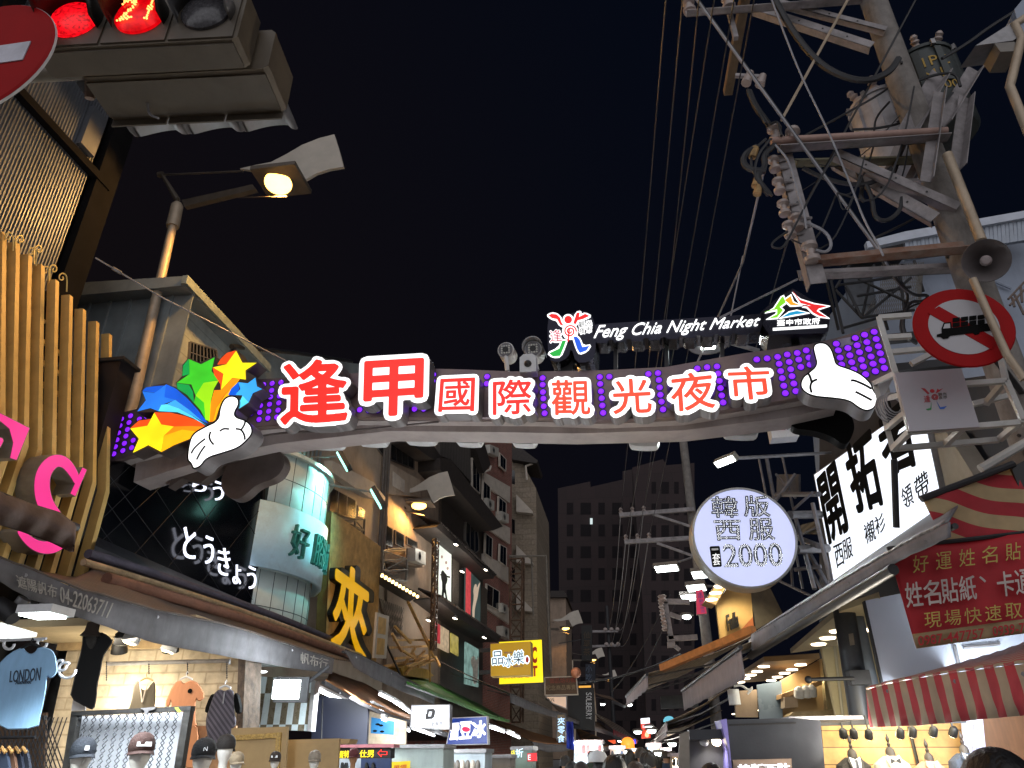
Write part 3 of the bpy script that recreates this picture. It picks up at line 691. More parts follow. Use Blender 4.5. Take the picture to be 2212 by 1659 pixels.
# ================================================================== traffic signals, upper left
def signal(corner, wd, label, Wd, Hh, Dp, lens_cols, front):
    w = Vector((math.cos(wd), math.sin(wd), 0)); d = Vector((-math.sin(wd), math.cos(wd), 0)); z = Vector((0, 0, 1))
    o = corner; t = thing('traffic_signal', label, 'traffic light', o + w * Wd / 2 + d * Dp / 2, 'signal heads on the arm')
    b = .03; body = MB()
    body.prism([o + w * b, o + w * (Wd - b), o + w * Wd + z * b, o + w * Wd + z * (Hh - b), o + w * (Wd - b) + z * Hh, o + w * b + z * Hh, o + z * (Hh - b), o + z * b], d * Dp)
    body.build('housing', m_sig, t)
    sgn = -1 if front else 1; fo = o + (d * 0 if front else d * Dp)
    MB().box(o + w * Wd / 2 + d * Dp * .5 - z * .008, (Wd * .96, Dp * .8, .014), w).build('bottom_lip', m_sig2, t)
    for i in range(3):
        c = fo + w * Wd * (.175 + .325 * i) + z * Hh * (.5 if front else .32); ax = d * sgn; r = .15
        MB().box(c + ax * .006, (Wd * .31, .012, Hh * .94), w).build('door', m_sig2, t)
        L = MB().lathe([(r, .012), (r * .99, .03), (r * .8, .055), (r * .4, .07), (.001, .074)], c, ax, 28).build('lens', lens_cols[i], t, smooth=True)
        if front and i == 1:
            mm = MB()
            for x, y in stroke_points('21', 60, 4): mm.lathe([(.007, 0), (.005, .006)], c + ax * (.078 - .03 * (abs(x - .5))) + w * (x - .5) * .2 + z * (y - .5) * .2, ax, 6)
            mm.build('digits', glow('digit_led', 'ff9a50', 3.0), L)
        if not front:
            pass
        def visor(a, bq):
            th = R(-25) + a * R(230); rr = r + .025
            ln = (.27 if front else .36) * (.35 + .65 * math.sin(math.pi * min(1, max(0, a))) ** .6)
            return c + w * math.cos(th) * rr + z * math.sin(th) * rr + ax * (.01 + bq * ln)
        MB().sheet(visor, 20, 2, (0, 0, .006)).build('visor', m_visr if (front and i < 2) else m_vis, t, smooth=2)
    return t
m_sig = mat('signal_olive', '5c5244', .55, 0, .2, 3, dirt=.4); m_sig2 = mat('signal_door', '544c42', .55, 0, .2, 3, dirt=.4)
m_vis = mat('visor_grey', '77777a', .4, .2, .2, 4, dirt=.3); m_visr = mat('visor_dark', '2a2623', .5, 0, .2, 4)
m_lensd = mat('dead_lens', '4a494d', .2, 0, .5, 60)
m_lensr = glow('lens_red', 'f00818', .8, .75, 60); m_lensr2 = glow('lens_red_deep', 'e0000c', .75, .3, 30)
WD = R(5.2)
w_ = Vector((math.cos(WD), math.sin(WD), 0)); d_ = Vector((-math.sin(WD), math.cos(WD), 0))
S1 = CAM + ray(64, 108) * 4.3
signal(S1, WD, 'horizontal traffic light showing red with a red countdown, nearest the viewer', 1.26, .45, .2, [m_lensr, m_lensr2, m_lensd], True)
S2 = CAM + ray(172, 168) * 4.52
signal(S2, WD, 'traffic light seen from behind, hanging just beyond the red one', 1.20, .36, (onZ(192, 262, S2.z) - S2).dot(d_), [m_lensd] * 3, False)
arm = thing('signal_arm', 'grey horizontal pole arm carrying the two traffic lights', 'pole', S1 + d_ * .3 + Vector((0, 0, .1)))
A0 = S1 + d_ * .30 + Vector((0, 0, .16)); MB().tube([A0 - w_ * 1.5, A0 + w_ * 1.22], .045, 14).build('pipe', mat('galvanised', '77736a', .5, .3, .3, 5, dirt=.4), arm, smooth=True)
MB().tube([A0 - w_ * 1.5, Vector((A0.x - 1.5, A0.y, 0))], .09, 14).build('mast', m_steel, arm, smooth=True)
for f in (.12, 1.02):
    MB().box(A0 + w_ * f + Vector((0, 0, -.02)), (.16, .34, .03), w_).build('clamp', m_dark, arm)
    MB().tube([A0 + w_ * f + d_ * .1 + Vector((0, 0, -.12)), A0 + w_ * f + Vector((0, 0, .1))], .03, 8).build('clamp', m_rust, arm)
MB().tube(smooth_line([A0 + w_ * .5, A0 + w_ * .48 + d_ * .14 - Vector((0, 0, .1)), A0 + w_ * .5 + d_ * .16 - Vector((0, 0, .22)), A0 + w_ * .58 + d_ * .16 - Vector((0, 0, .26))]), .008, 6).build('cable', m_cablel, arm, smooth=True)
# no entry disc
NE = CAM + ray(-47, 133) * 4.15; t = thing('no_entry_sign', 'round red no entry sign with a white bar', 'road sign', NE - Vector((0, 0, .5)))
MB().lathe([(.47, 0), (.475, .012), (.46, .02)], NE, (0, -1, 0), 48).build('disc', mat('sign_red', '92090e', .65, 0, .1, 3, spec=.15), t)
MB().lathe([(.478, -.004), (.478, .01), (.474, .01)], NE, (0, -1, 0), 48).build('rim', m_white, t)
MB().box(NE + Vector((0, -.024, 0)), (.66, .006, .155)).build('bar', mat('sign_white', 'b9b9c4', .45), t)
MB().tube([NE + Vector((0, .06, -.6)), NE + Vector((0, .06, .5))], .03, 10).build('pipe', m_steel, t)
MB().beam(NE + Vector((0, .06, .3)), A0 - w_ * .9, .04).build('bracket', m_steel, t)

# ================================================================== ribbed dark building, upper left
bld = thing('ribbed_building', 'tall dark building clad in ribbed metal sheets, upper left', 'building', (-9.5, 5.5, 0))
m_rib = mat('ribbed_sheet', '62656c', .42, .35, .2, 1.2, dirt=.35, streak=1); m_bcol = mat('dark_column', '100f11', .9, 0, .3, 3, spec=.1)
xw = -9.6
def rib(y0, y1, z0, z1, nm, mt, pitch=.10, dep=.03, x=xw, par=bld):
    n = int((y1 - y0) / pitch); m = MB(); pr = []
    for i in range(n):
        y = y0 + i * pitch; pr += [(y, 0), (y + pitch * .45, 0), (y + pitch * .55, dep), (y + pitch * .9, dep), (y + pitch, 0)]
    for (a, da), (b, db) in zip(pr, pr[1:]): m.add([(x + da, a, z0), (x + db, b, z0), (x + db, b, z1), (x + da, a, z1)], [(0, 1, 2, 3)])
    return m.build(nm, mt, par, recalc=False)
MB().box((xw - 3.1, 5.7, 9), (6, 7.9, 18)).build('core', m_bcol, bld)
rib(1.9, 6.33, 4, 18, 'ribbed_wall', m_rib); rib(6.7, 9.17, 4, 18, 'ribbed_wall', m_rib, pitch=.065, dep=.022)
for y, w in ((6.51, .32), (9.36, .32)): MB().box((xw + .06, y, 8.5), (.16, w, 17)).build('column', m_bcol, bld)
MB().box((xw + .06, 9.66, 9), (.05, .22, 18)).build('downpipe', m_bcol, bld)
for z in (8.63, 11.58): MB().box((xw + .1, 5.8, z), (.14, 7.5, .16)).build('rail', m_bcol, bld)
MB().box((xw + .08, 8.8, 12.33), (.12, .38, .97)).build('grey_panel', m_rib, bld)

# ================================================================== gold slatted shop front with pink letters
gold = thing('slatted_shopfront', 'gold shop front of tall upright slats stepping down to the right', 'shop front', (-8.6, 9, 0))
m_gold = mat('gold_paint', 'c4a262', .5, .1, .12, 3, dirt=.2); m_goldd = mat('dark_gold', '6b552c', .6, 0, .2, 3)
m_goldl = mat('gold_trim', 'd8bf78', .4, .1, .1, 3)
PX = XP(-8.2)
SL = [(6, 30, 500, 905), (38, 60, 522, 930), (63, 90, 548, 958), (93, 112, 570, 970), (124, 143, 603, 985), (154, 174, 636, 1003), (183, 202, 666, 1022), (212, 230, 693, 1040), (241, 256, 720, 1058)]
SL = [(-24, 0, 480, 886)] + [(u - 12 if i else 0, u1 - 12 + (8 if i else 0), a, b) for i, (u, u1, a, b) in enumerate(SL)]
for (u0, u1, vt, vk) in SL:
    ka = PX.at(u0, vk); kb = PX.at(u1, vk); wy = .085
    top = onY(u0 + (u1 - u0) * .3, vt, ka.y); base = Vector((ka.x, ka.y, ka.z - 1.6))
    m = MB(); m.prism([top, top + Vector((0, wy, 0)), ka + Vector((0, wy, 0)), ka], (-.16, 0, .0)); m.prism([ka, ka + Vector((0, wy, 0)), base + Vector((0, wy, 0)), base], (-.16, 0, 0))
    s = m.build('slat', m_gold, gold)
    m = MB()
    for dy in (wy + .012, wy + .034):
        m.prism([top + Vector((-.03, dy, -.06)), top + Vector((-.03, dy + .012, -.06)), ka + Vector((-.03, dy + .012, 0)), ka + Vector((-.03, dy, 0))], (-.14, 0, 0)); m.prism([ka + Vector((-.03, dy, 0)), ka + Vector((-.03, dy + .012, 0)), base + Vector((-.03, dy + .012, 0)), base + Vector((-.03, dy, 0))], (-.14, 0, 0))
    m.build('slat_edge', m_goldl, s)
a, b = PX.at(-20, 880), PX.at(245, 1052)
for i in range(7):
    z = 6.0 + i * .42
    xr = -8.45 - (z - 5.8) * .37; MB().beam((xr, 6.2, z), (xr, 9.5 - max(0, i - 4) * .5, z), .06).build('cross_rail', m_gold, gold)
MB().box((-9.1, 8.2, 4.7), (.12, 4.4, 5.4)).build('back_wall', m_black, gold)
m = MB()
for u, v, sg in ((18, 512, 1), (44, 518, -1), (68, 545, 1), (84, 540, -1), (98, 585, 1), (116, 582, -1), (134, 600, 1)):
    m.tube(smooth_line([XP(-9.3).at(u + sg * (11 - k * .8) * math.cos(k * .75) * (1 - k * .04), v - (13 - k) * math.sin(k * .75) * (1 - k * .04)) for k in range(11)] [::-1] + [XP(-9.3).at(u + sg * 10, v + 30)], 1), .012, 5)
m.build('scroll_ironwork', m_goldl, gold)
# pink letters
m_pink = glow('pink_face', 'f0308c', .72, .12, 2); m_ret = mat('letter_return', '8d8478', .45, .3, .15, 5)
LP = XP(-7.95)
def ribbon(path, w0):
    L, Rr = [], []
    for i, (x, y) in enumerate(path):
        a = path[max(0, i - 1)]; b = path[min(len(path) - 1, i + 1)]; dx, dy = b[0] - a[0], b[1] - a[1]; l = math.hypot(dx, dy); w = w0[i] if isinstance(w0, list) else w0
        L.append((x - dy / l * w, y + dx / l * w)); Rr.append((x + dy / l * w, y - dx / l * w))
    return L + Rr[::-1]
def letter(pts, nm, label):
    t = thing(nm, label, 'sign letter', LP.at(*pts[len(pts) // 2]))
    slab(LP, pts, 'return', m_ret, t, 0, .3); slab(LP, inset(pts, 1.2), 'lit_face', m_pink, t, .01, .008)
S = k6((560, 40), (556, 290 - 1106 * 0 - 0))  # corner anchors
spine = [(v.x, v.y) for v in smooth_line([Vector((x, y, 0)) for x, y in k3((505, 1475), (478, 1405), (420, 1330), (345, 1325), (282, 1400), (270, 1500), (290, 1600), (350, 1690), (410, 1770), (400, 1850), (320, 1895), (235, 1880), (170, 1830), (125, 1775))], 2)]
n = len(spine); wd = [5 + 13 * math.sin(math.pi * i / (n - 1)) ** .8 for i in range(n)]
letter(ribbon(spine, wd), 'pink_letter', 'pink lit letter S with a silver rim in front of the gold slats')
serif = k3((455, 1540), (490, 1560), (566, 1385), (535, 1368), (500, 1440))
letter(serif, 'letter_serif', 'pink pointed serif at the upper end of the letter S')
letter(k3((-60, 960), (0, 1015), (195, 1115), (110, 1325), (65, 1310), (85, 1210), (60, 1120), (0, 1070), (-60, 1040)), 'pink_letter', 'pink lit letter E cut by the left edge of the photo')
letter(k3((-60, 1150), (20, 1180), (25, 1200), (5, 1240), (-60, 1215)), 'letter_bar', 'pink middle bar of the letter E')

# ================================================================== gabled sheet-metal house behind the lamp post
hs = thing('gabled_house', 'small grey green sheet metal house with a sloping eave behind the lamp post', 'house', (-10.2, 12.2, 0))
m_green = mat('green_sheet', '8a9294', .5, .2, .15, 2, dirt=.3, streak=1); m_board = stripes('board_wall', 'b0b8b4', '9aa29e', (0, 0, 1), .42, .7, .93)
zt = onX(385, 640, -8.9).z
y0 = onX(385, 640, -8.9).y; y1 = onX(512, 780, -8.9).y + .5
MB().box((-11.4, (y0 + y1) / 2 + .06, zt / 2), (5.0, y1 - y0 - .1, zt)).build('wall', m_board, hs)
m = MB()
for i in range(11):
    x = -13.8 + i * .48; m.box((x, y0 - .03, zt / 2), (.05, .05, zt)); m.box((x + .24, y0, zt / 2), (.43, .03, zt))
m.build('ribbed_front', m_green, hs)
MB().prism([Vector((-14, y0 - .35, zt)), Vector((-8.55, y0 - .35, zt)), Vector((-8.55, y0 - .35, zt + .24)), Vector((-11.2, y0 - .35, zt + .34)), Vector((-14, y0 - .35, zt + .3))], (0, y1 - y0 + .7, 0)).build('roof', m_green, hs)
MB().box((-8.55, (y0 + y1) / 2, zt + .12), (.12, y1 - y0 + .8, .2)).build('gutter', mat('gutter', '8a9490', .5), hs)
P9 = XP(-8.9); wq = k3((1235, 555), (1405, 610), (1420, 760), (1225, 690))
w = window(P9, wq, hs, m_wframe, m_glass2, .0, 2)
m = MB()
for i in range(9): m.tube([P9.at(*bil(wq, i / 8, 1), .28), P9.at(*bil(wq, i / 8, 0), .28)], .012, 5)
for t_ in (0, .5, 1): m.tube([P9.at(*bil(wq, 0, t_), .28), P9.at(*bil(wq, 1, t_), .28)], .012, 5)
m.build('grille', m_wframe, w)
lw = thing('long_metal_building', 'long low dark green sheet metal building behind the arch', 'building', (-10, 18, 0))
PLW = XP(-8.75)
slab(PLW, [(508, 758), (640, 764), (760, 784), (800, 790), (800, 1000), (508, 900)], 'wall', m_green, lw, 0, 2.5)
m = MB()
for i in range(46):
    y = 13.5 + i * .27; m.box((-8.72, y, 8), (.05, .05, 3.6))
m.build('rib', m_green, lw)
MB().tube([PLW.at(*p, .15) for p in ((500, 748), (560, 755), (640, 762), (760, 781))], .06, 8).build('gutter', m_dark, lw)
dk = thing('dark_steel_column', 'dark square steel column beside the lamp post', 'column', onX(255, 900, -8.6))
c = onY(268, 800, 10.2); MB().box((c.x - .15, 10.2, 3.9), (.42, .4, 7.9)).build('shaft', mat('dark_oxide', '1d1618', .5, .2), dk); MB().box((c.x - .15, 10.2, 7.88), (.56, .5, .06)).build('cap', m_dark, dk)

# ================================================================== street lamps
def street_lamp(base, sc, label, lit, energy):
    """tall lamp built around a base point; sc scales the head"""
    t = thing('street_lamp', label, 'street lamp', base, 'street lamps with curved fins')
    return t
Y1 = 11.35
p0 = onY(288, 862, Y1); p1 = onY(383, 445, Y1)
lampA = thing('street_lamp', 'tall street lamp nearest the viewer, glowing orange above the left end of the arch', 'street lamp', (p0.x, Y1, 0), 'street lamps with curved fins')
m_lp = mat('lamp_post', 'a89884', .5, .3, .15, 4, dirt=.3); m_lh = mat('lamp_head', '5a5148', .5, .3, .2, 4)
MB().tube([(p0.x - .45, Y1, 0), p0, p1], [.14, .115, .085], 16).build('post', m_lp, lampA, smooth=True)
MB().lathe([(.13, -.55), (.14, -.5), (.13, .05), (.09, .12)], p1 - Vector((0, 0, .05)), (p1 - p0), 16).build('collar', m_lp, lampA, smooth=True)
Q = lambda u, v, y=Y1: onY(u, v, y)
YA = Y1 - .35
h = Q(601, 397, YA)
MB().prism([Q(392, 432), Q(545, 398, YA), Q(553, 408, YA), Q(398, 446)], (0, .12, 0)).build('arm', m_lh, lampA)
MB().tube([Q(345, 378), Q(525, 370, YA)], .022, 8).build('stay_rod', m_lh, lampA); MB().tube([Q(480, 426), Q(620, 425, YA)], .016, 8).build('stay_rod', m_lh, lampA)
MB().tube([Q(383, 432), Q(352, 380)], [.07, .04], 8).build('stay_post', m_lh, lampA); MB().lathe([(.07, 0), (.07, .12)], Q(342, 378), (1, 0, 0), 10).build('knob', m_lh, lampA)
slab(YP(YA + .12), [(518, 364), (548, 357), (585, 350), (618, 333), (652, 313), (690, 298), (722, 290), (733, 325), (742, 360), (712, 365), (684, 374), (657, 389), (648, 368), (640, 350), (590, 362), (550, 368)], 'fin', mat('fin_panel', 'b4aca0', .6, 0, .08, 3), lampA, 0, .07)
tilt = Vector((.10, -.25, -1)).normalized()
MB().box(h + Vector((.06, .0, .10)), (1.0, .9, .1), (1, 0, .0)).build('housing', m_lh, lampA)
MB().lathe([(.34, -.02), (.335, .04), (.30, .05)], h + Vector((0, 0, .05)), tilt, 28).build('ring', m_lh, lampA, smooth=True)
m_na = glow('sodium_glass', 'ffc65e', 6.5, .1)
MB().lathe([(.30, .045), (.27, .06), (.15, .075), (.01, .08)], h + Vector((0, 0, .05)), tilt, 28).build('lamp_glass', m_na, lampA, smooth=True)
lamp('lamp_light', 'SPOT', h + tilt * .2, 950, (1, .52, .14), lampA, size=.2, aim=tilt, spot=172, blend=.1)
# copies further down the left pavement, found from where their heads stand
for (u, v, Y, lab) in ((905, 1093, 26.5, 'orange street lamp in front of the dark poster building'), (1222, 1358, 60, 'warm street lamp beyond the yellow signs, third from the viewer'), (1282, 1426, 92, 'small warm street lamp far down the street, fourth in the row'), (1315, 1467, 128, 'tiny warm street lamp far down the street, fifth in the row'), (1309, 1492, 170, 'tiniest warm street lamp at the far end of the row')):
    g = onY(u, v, Y); c = dup(lampA, g - h, lab)
    for ch in c.children:
        if ch.type == 'LIGHT': ch.data = ch.data.copy(); ch.data.energy = 120 if Y > 30 else 420
        if ch.name.startswith('post'):
            ch.data = ch.data.copy()
# guy wire of the arch on the left
gw = thing('guy_wire', 'thin pale guy wire running from the ribbed building down to the arch', 'wire', AR.at(622, 782))
MB().tube([onY(206, 557, 9.0), onY(250, 583, 9.2), onY(345, 640, 9.6), AR.at(622, 782, -.3)], .014, 6).build('wire', m_cablel, gw); MB().tube([onY(243, 579, 9.15), onY(262, 590, 9.25)], .035, 6).build('turnbuckle', m_steel, gw)

# ================================================================== dark glass front with neon kana
gf = thing('glass_shopfront', 'black glass shop front with diamond lines and white neon kana', 'shop front', (-8.6, 13.5, 4.6))
m_bglass = mat('black_glass', '05060a', .08, 0, .3, .8, spec=.6)
GQ = [(222, 1008), (590, 935), (568, 1336), (200, 1186)]
slab(XL, GQ, 'glass', m_bglass, gf, 0, .25)
m = MB()
for i in range(-4, 9):
    for sg in (-1, 1):
        s0, s1 = i / 5, i / 5 + sg * .6
        pts = [(s0 + (s1 - s0) * k / 10, k / 10) for k in range(11)]; pts = [p for p in pts if 0 <= p[0] <= 1]
        if len(pts) > 1: m.tube([XL.at(*bil(GQ, *pts[0]), .006), XL.at(*bil(GQ, *pts[-1]), .006)], .006, 4)
m.build('joint_lines', mat('joint', '26262b', .6), gf)
slab(XL, [(576, 940), (600, 930), (586, 1345), (565, 1336)], 'edge_frame', m_black, gf, .06, .3)
m_neon = glow('neon_white', 'e8ecff', 1.5, .05, sample=False)
KN = [('と', k6((1190, 95), (1272, 105), (1262, 310), (1190, 290))), ('う', k6((1325, 150), (1388, 160), (1380, 348), (1318, 330))), ('き', k6((1415, 225), (1490, 240), (1488, 420), (1412, 400))), ('ょ', k6((1510, 338), (1560, 345), (1558, 476), (1510, 462))), ('う', k6((1605, 345), (1662, 360), (1656, 512), (1602, 492))),
      ('ら', k3((1250, 1430), (1335, 1440), (1335, 1532), (1250, 1520))), ('う', k3((1385, 1455), (1450, 1465), (1448, 1592), (1380, 1580)))]
for ch, q in KN: text(XL, ch, q, 'neon_kana', m_neon, gf, .12, .03, res=4)
MB().prism([XL.at(205, 1180, .1), XL.at(570, 1332, .1), XL.at(568, 1352, .5), XL.at(200, 1200, .5)], (0, 0, .15)).build('sill', mat('sill', '2c2d33', .4, .3), gf)
# ================================================================== round tiled pavilion
rp = thing('round_pavilion', 'rounded turquoise tiled corner building with a curved sign band', 'building', (-8.6, 17.6, 0))
CP = smooth_line([Vector(p) for p in ((-8.65, 15.7, 0), (-8.3, 16.05, 0), (-8.0, 16.8, 0), (-7.86, 17.7, 0), (-8.0, 18.5, 0), (-8.6, 19.4, 0))], 3)
cl = [0]
for a, b in zip(CP, CP[1:]): cl.append(cl[-1] + (b - a).length)
def crv(s, off=0.0):
    x = s * cl[-1]; i = min(len(CP) - 2, max(0, int(np.searchsorted(cl, x)) - 1)); f = (x - cl[i]) / (cl[i + 1] - cl[i])
    p = CP[i].lerp(CP[i + 1], f); tg = (CP[min(len(CP) - 1, i + 2)] - CP[max(0, i - 1)]).normalized(); return p + Vector((tg.y, -tg.x, 0)) * off
zt_, zs, zb, zl = (onY(600, 978, 16).z, onY(597, 1087, 16).z, onY(590, 1226, 16).z, onY(567, 1342, 16).z)
m_tl = mat('pale_tile', 'c4d0ce', .3, 0, .08, 2, dirt=.2); m_joint = mat('tile_joint', '51605f', .6)
def band(z0, z1, off, nm, mt, nj, parent=rp, thick=.15):
    b = MB().sheet(lambda a, b: crv(a, off) + Vector((0, 0, z0 + (z1 - z0) * b)), 30, 1, (-.12, 0, 0)).build(nm, mt, parent, smooth=2)
    if nj:
        m = MB()
        for i in range(1, nj): m.tube([crv(i / nj, off + .004) + Vector((0, 0, z0)), crv(i / nj, off + .004) + Vector((0, 0, z1))], .010, 4)
        for zz in (z0 + (z1 - z0) * .02, z0 + (z1 - z0) * .52): m.tube([crv(i / 30, off + .004) + Vector((0, 0, zz)) for i in range(31)], .010, 4)
        m.build('tile_joints', m_joint, b)
    return b
band(zs, zt_, .03, 'upper_tiles', m_tl, 9); sb = band(zb, zs, .14, 'sign_band', mat('band_blue', 'bcdcec', .35, 0, .08, 2, dirt=.25), 0); band(zl - .5, zb, -.12, 'lower_tiles', m_tl, 9)
MB().sheet(lambda a, b: crv(a, .16) + Vector((0, 0, zt_ + .1 * b)), 30, 1, (-.2, 0, 0)).build('rim', mat('rim', 'c8cfc8', .4), rp)
MB().prism([crv(i / 30, -.15) + Vector((0, 0, zl - .5)) for i in range(31)] + [Vector((-10, 19.6, zl - .5)), Vector((-10, 15.75, zl - .5))], (0, 0, zt_ - zl + .4)).build('core', m_tl, rp)
m_teal = mat('teal_letter', '2f6f68', .35, .2, .2, 5)
for ch, s0, s1, zo in (('好', .24, .39, 0), ('腳', .45, .61, -.02), ('力', .66, .78, -.03)):
    zc = (zb + zs) / 2 + .02
    text3(lambda s, t, hh: crv(s0 + (s1 - s0) * s, .19 + hh) + Vector((0, 0, zc - .42 + .8 * t)), ch, 'raised_character', m_teal, rp, .10)
# the pair of floodlights washing it, on arms
for (u, v, uu, vv, lab) in ((742, 985, 640, 990, 'dark floodlight on an arm, upper of the pair washing the turquoise wall'), (815, 1065, 712, 1047, 'floodlight with a cyan face on an arm, lower of the pair by the turquoise wall')):
    c = onY(u, v, 17.2); t = thing('wall_floodlight', lab, 'floodlight', c, 'floodlights on arms by the turquoise wall')
    MB().tube([onY(uu, vv, 17.6), c], .03, 8).build('arm', m_steel, t)
    dr = Vector((-.45, .35, -.75)).normalized()
    MB().box(c + Vector((.05, 0, -.12)), (.55, .4, .12), Vector((.5, .1, -.8))).build('housing', m_dark, t)
    MB().box(c + Vector((-.02, 0, -.16)) , (.5, .34, .05), Vector((.5, .1, -.8))).build('face', glow('cyan_face', 'a8fff0', 1.6), t)
    lamp('flood_or_fill_light', 'SPOT', c + Vector((-.1, .1, -.1)), 800, (.3, 1, .92), t, size=.1, aim=(-.8, .2, -.25), spot=95, blend=.8)
# ================================================================== gold ribbed wall with the big yellow character
gw2 = thing('gold_ribbed_sign', 'gold ribbed signboard with one huge raised yellow character', 'signboard', (-8.2, 22.5, 4.4))
PG = XP(-8.15); GQ2 = [(716, 1104), (822, 1181), (812, 1442), (703, 1398)]
slab(PG, GQ2, 'board', m_goldd, gw2, 0, .3)  # board in a darker gold than its ribs
m = MB()
for i in range(64):
    s = (i + .5) / 64; a, b = PG.at(*bil(GQ2, s, 1), .03), PG.at(*bil(GQ2, s, 0), .03); m.tube([a, b], .022, 5, cap=False)
m.build('ribs', mat('gold_rib', 'b8935a', .5, .1, .25, 4, dirt=.2), gw2, smooth=2)
m_ylw = glow('yellow_face_glow', 'dca408', .62, .1, .6)  # slight glow put into the face to keep the yellow bright
KQ = [(727, 1203), (797, 1258), (788, 1432), (716, 1398)]
ftext(PG, '夾', KQ, 'character_return', m_black, gw2, .22, .34, r=.035); ftext(PG, '夾', KQ, 'character', m_ylw, gw2, .40, .02, r=.022)

# ================================================================== houses down the left side
m_beige = mat('beige_plaster', 'a39280', .8, 0, .15, 1.5, dirt=.4, streak=1); m_brown = mat('brown_plaster', '8a7868', .8, 0, .2, 1.5, dirt=.4, streak=1)
m_darkw = mat('dark_timber', '332c28', .6, 0, .35, 3); m_brick = bricks('red_brick', '8e4438', '7a382e', '8a7a70', .24, .07, 'yz')
m_trim = mat('pale_trim', 'b8aea2', .7, 0, .12, 2, dirt=.35)
m_roof = mat('roof_tiles', '2c2522', .7, 0, .35, 7)
hA = thing('beige_house', 'beige plastered house above the gold signboard with dark strip windows', 'house', (-10, 23, 0))
slab(XL, [(712, 940), (840, 940), (838, 1500), (712, 1460)], 'wall', m_beige, hA, 0, 4)
window(XL, l6((215, 470), (455, 600), (448, 765), (205, 690)), hA, m_wframe, m_glass, 0, 3); window(XL, l6((465, 640), (530, 680), (522, 765), (455, 740)), hA, m_wframe, m_glass2, 0, 1)
window(XL, l6((560, 78), (692, 90), (690, 215), (600, 100)), hA, m_wframe, m_glass, 0, 2)
slab(XL, l6((240, 250), (600, 440), (700, 570), (700, 600), (560, 570), (240, 350)), 'ledge', m_trim, hA, .25, .25)
m = MB()
for u in (700, 722, 745): m.tube([XL.at(*l6((u, 60))[0], .12), XL.at(*l6((u - 55, 1080))[0], .12)], .05, 8)
m.build('drain_pipes', mat('pipe_grey', '5a524b', .5), hA)
hB = thing('brown_house', 'brown house front with a pale spandrel and tall dark windows, left of the posters', 'house', (-8, 29, 0))
slab(L2, [(838, 930), (955, 930), (950, 1560), (835, 1540)], 'wall', m_brown, hB, 0, 5)
window(L2, l6((740, 100), (955, 95), (958, 330), (745, 240)), hB, m_darkw, m_glass, .05, 4)
slab(L2, l6((735, 270), (1000, 420), (1010, 570), (725, 540)), 'spandrel', m_beige, hB, .12, .12)
slab(L2, l6((772, 345), (872, 425), (868, 530), (768, 470)), 'plate', m_trim, hB, .16, .05)
for a, b in ((690, 770), (790, 870), (890, 985)): window(L2, l6((a, 800 + (a - 690) * .55), (b, 800 + (b - 690) * .55), (b, 1000 + (b - 690) * .1), (a, 980)), hB, m_darkw, m_glass, .02, 1)
slab(L2, l6((660, 1050), (1040, 1120), (1040, 1180), (660, 1120)), 'ledge', m_brown, hB, .4, .5)
hC = thing('poster_house', 'dark timber clad house front with lit fashion posters and tiled lean-to roofs', 'house', (-7, 34, 0))
slab(L2, [(948, 930), (1052, 960), (1048, 1600), (945, 1580)], 'wall', m_darkw, hC, 0, 5)
slab(L2, l6((1180, 230), (1270, 235), (1725, 825), (1640, 860), (1180, 330)), 'roof_edge', m_roof, hC, 1.0, 1.1)
slab(L2, l6((900, 60), (1080, 60), (1195, 225), (1180, 260), (1090, 225), (900, 90)), 'upper_roof', m_roof, hC, .8, 1)
slab(L2, l6((1175, 95), (1440, 80), (1450, 440), (1270, 240), (1180, 210)), 'ribbed_wall', stripes('ribbed_grey', '55504c', '423d3a', (.15, .99, 0), .35, .6, .8), hC, .2, .3)
aw = smooth_loop(l6((1400, 1000), (1400, 800), (1420, 752), (1450, 745), (1490, 800), (1520, 900), (1522, 1080)), 1); a_ = slab(L2, aw, 'arched_window', m_wframe, hC, .10, .1); slab(L2, inset(aw, 2.2), 'pane', m_glass2, a_, .11, .02)
m = MB(); 
for u in (1440, 1480): m.tube([L2.at(*l6((u, 780))[0], .12), L2.at(*l6((u, 1060))[0], .12)], .04, 5)
m.build('mullions', m_darkw, a_)
for i, (pts, nm) in enumerate(((((1140, 830), (1180, 800), (1560, 1170), (1660, 1250), (1640, 1280), (1430, 1080)), 'canopy'), (((1150, 1460), (1180, 1440), (1500, 1650), (1700, 1790), (1690, 1830), (1400, 1660)), 'canopy'))):
    c_ = slab(L2, l6(*pts), nm, m_roof, hC, 1.0, 1.1)
    m = MB(); a, b = L2.at(*l6(pts[1])[0], 1.0), L2.at(*l6(pts[3])[0], 1.0)
    for k in range(36): p = a.lerp(b, k / 35); m.tube([p + Vector((.05, 0, .02)), p + Vector((-.9, 0, .35))], .05, 5)
    m.build('roof_rolls', m_roof, c_)
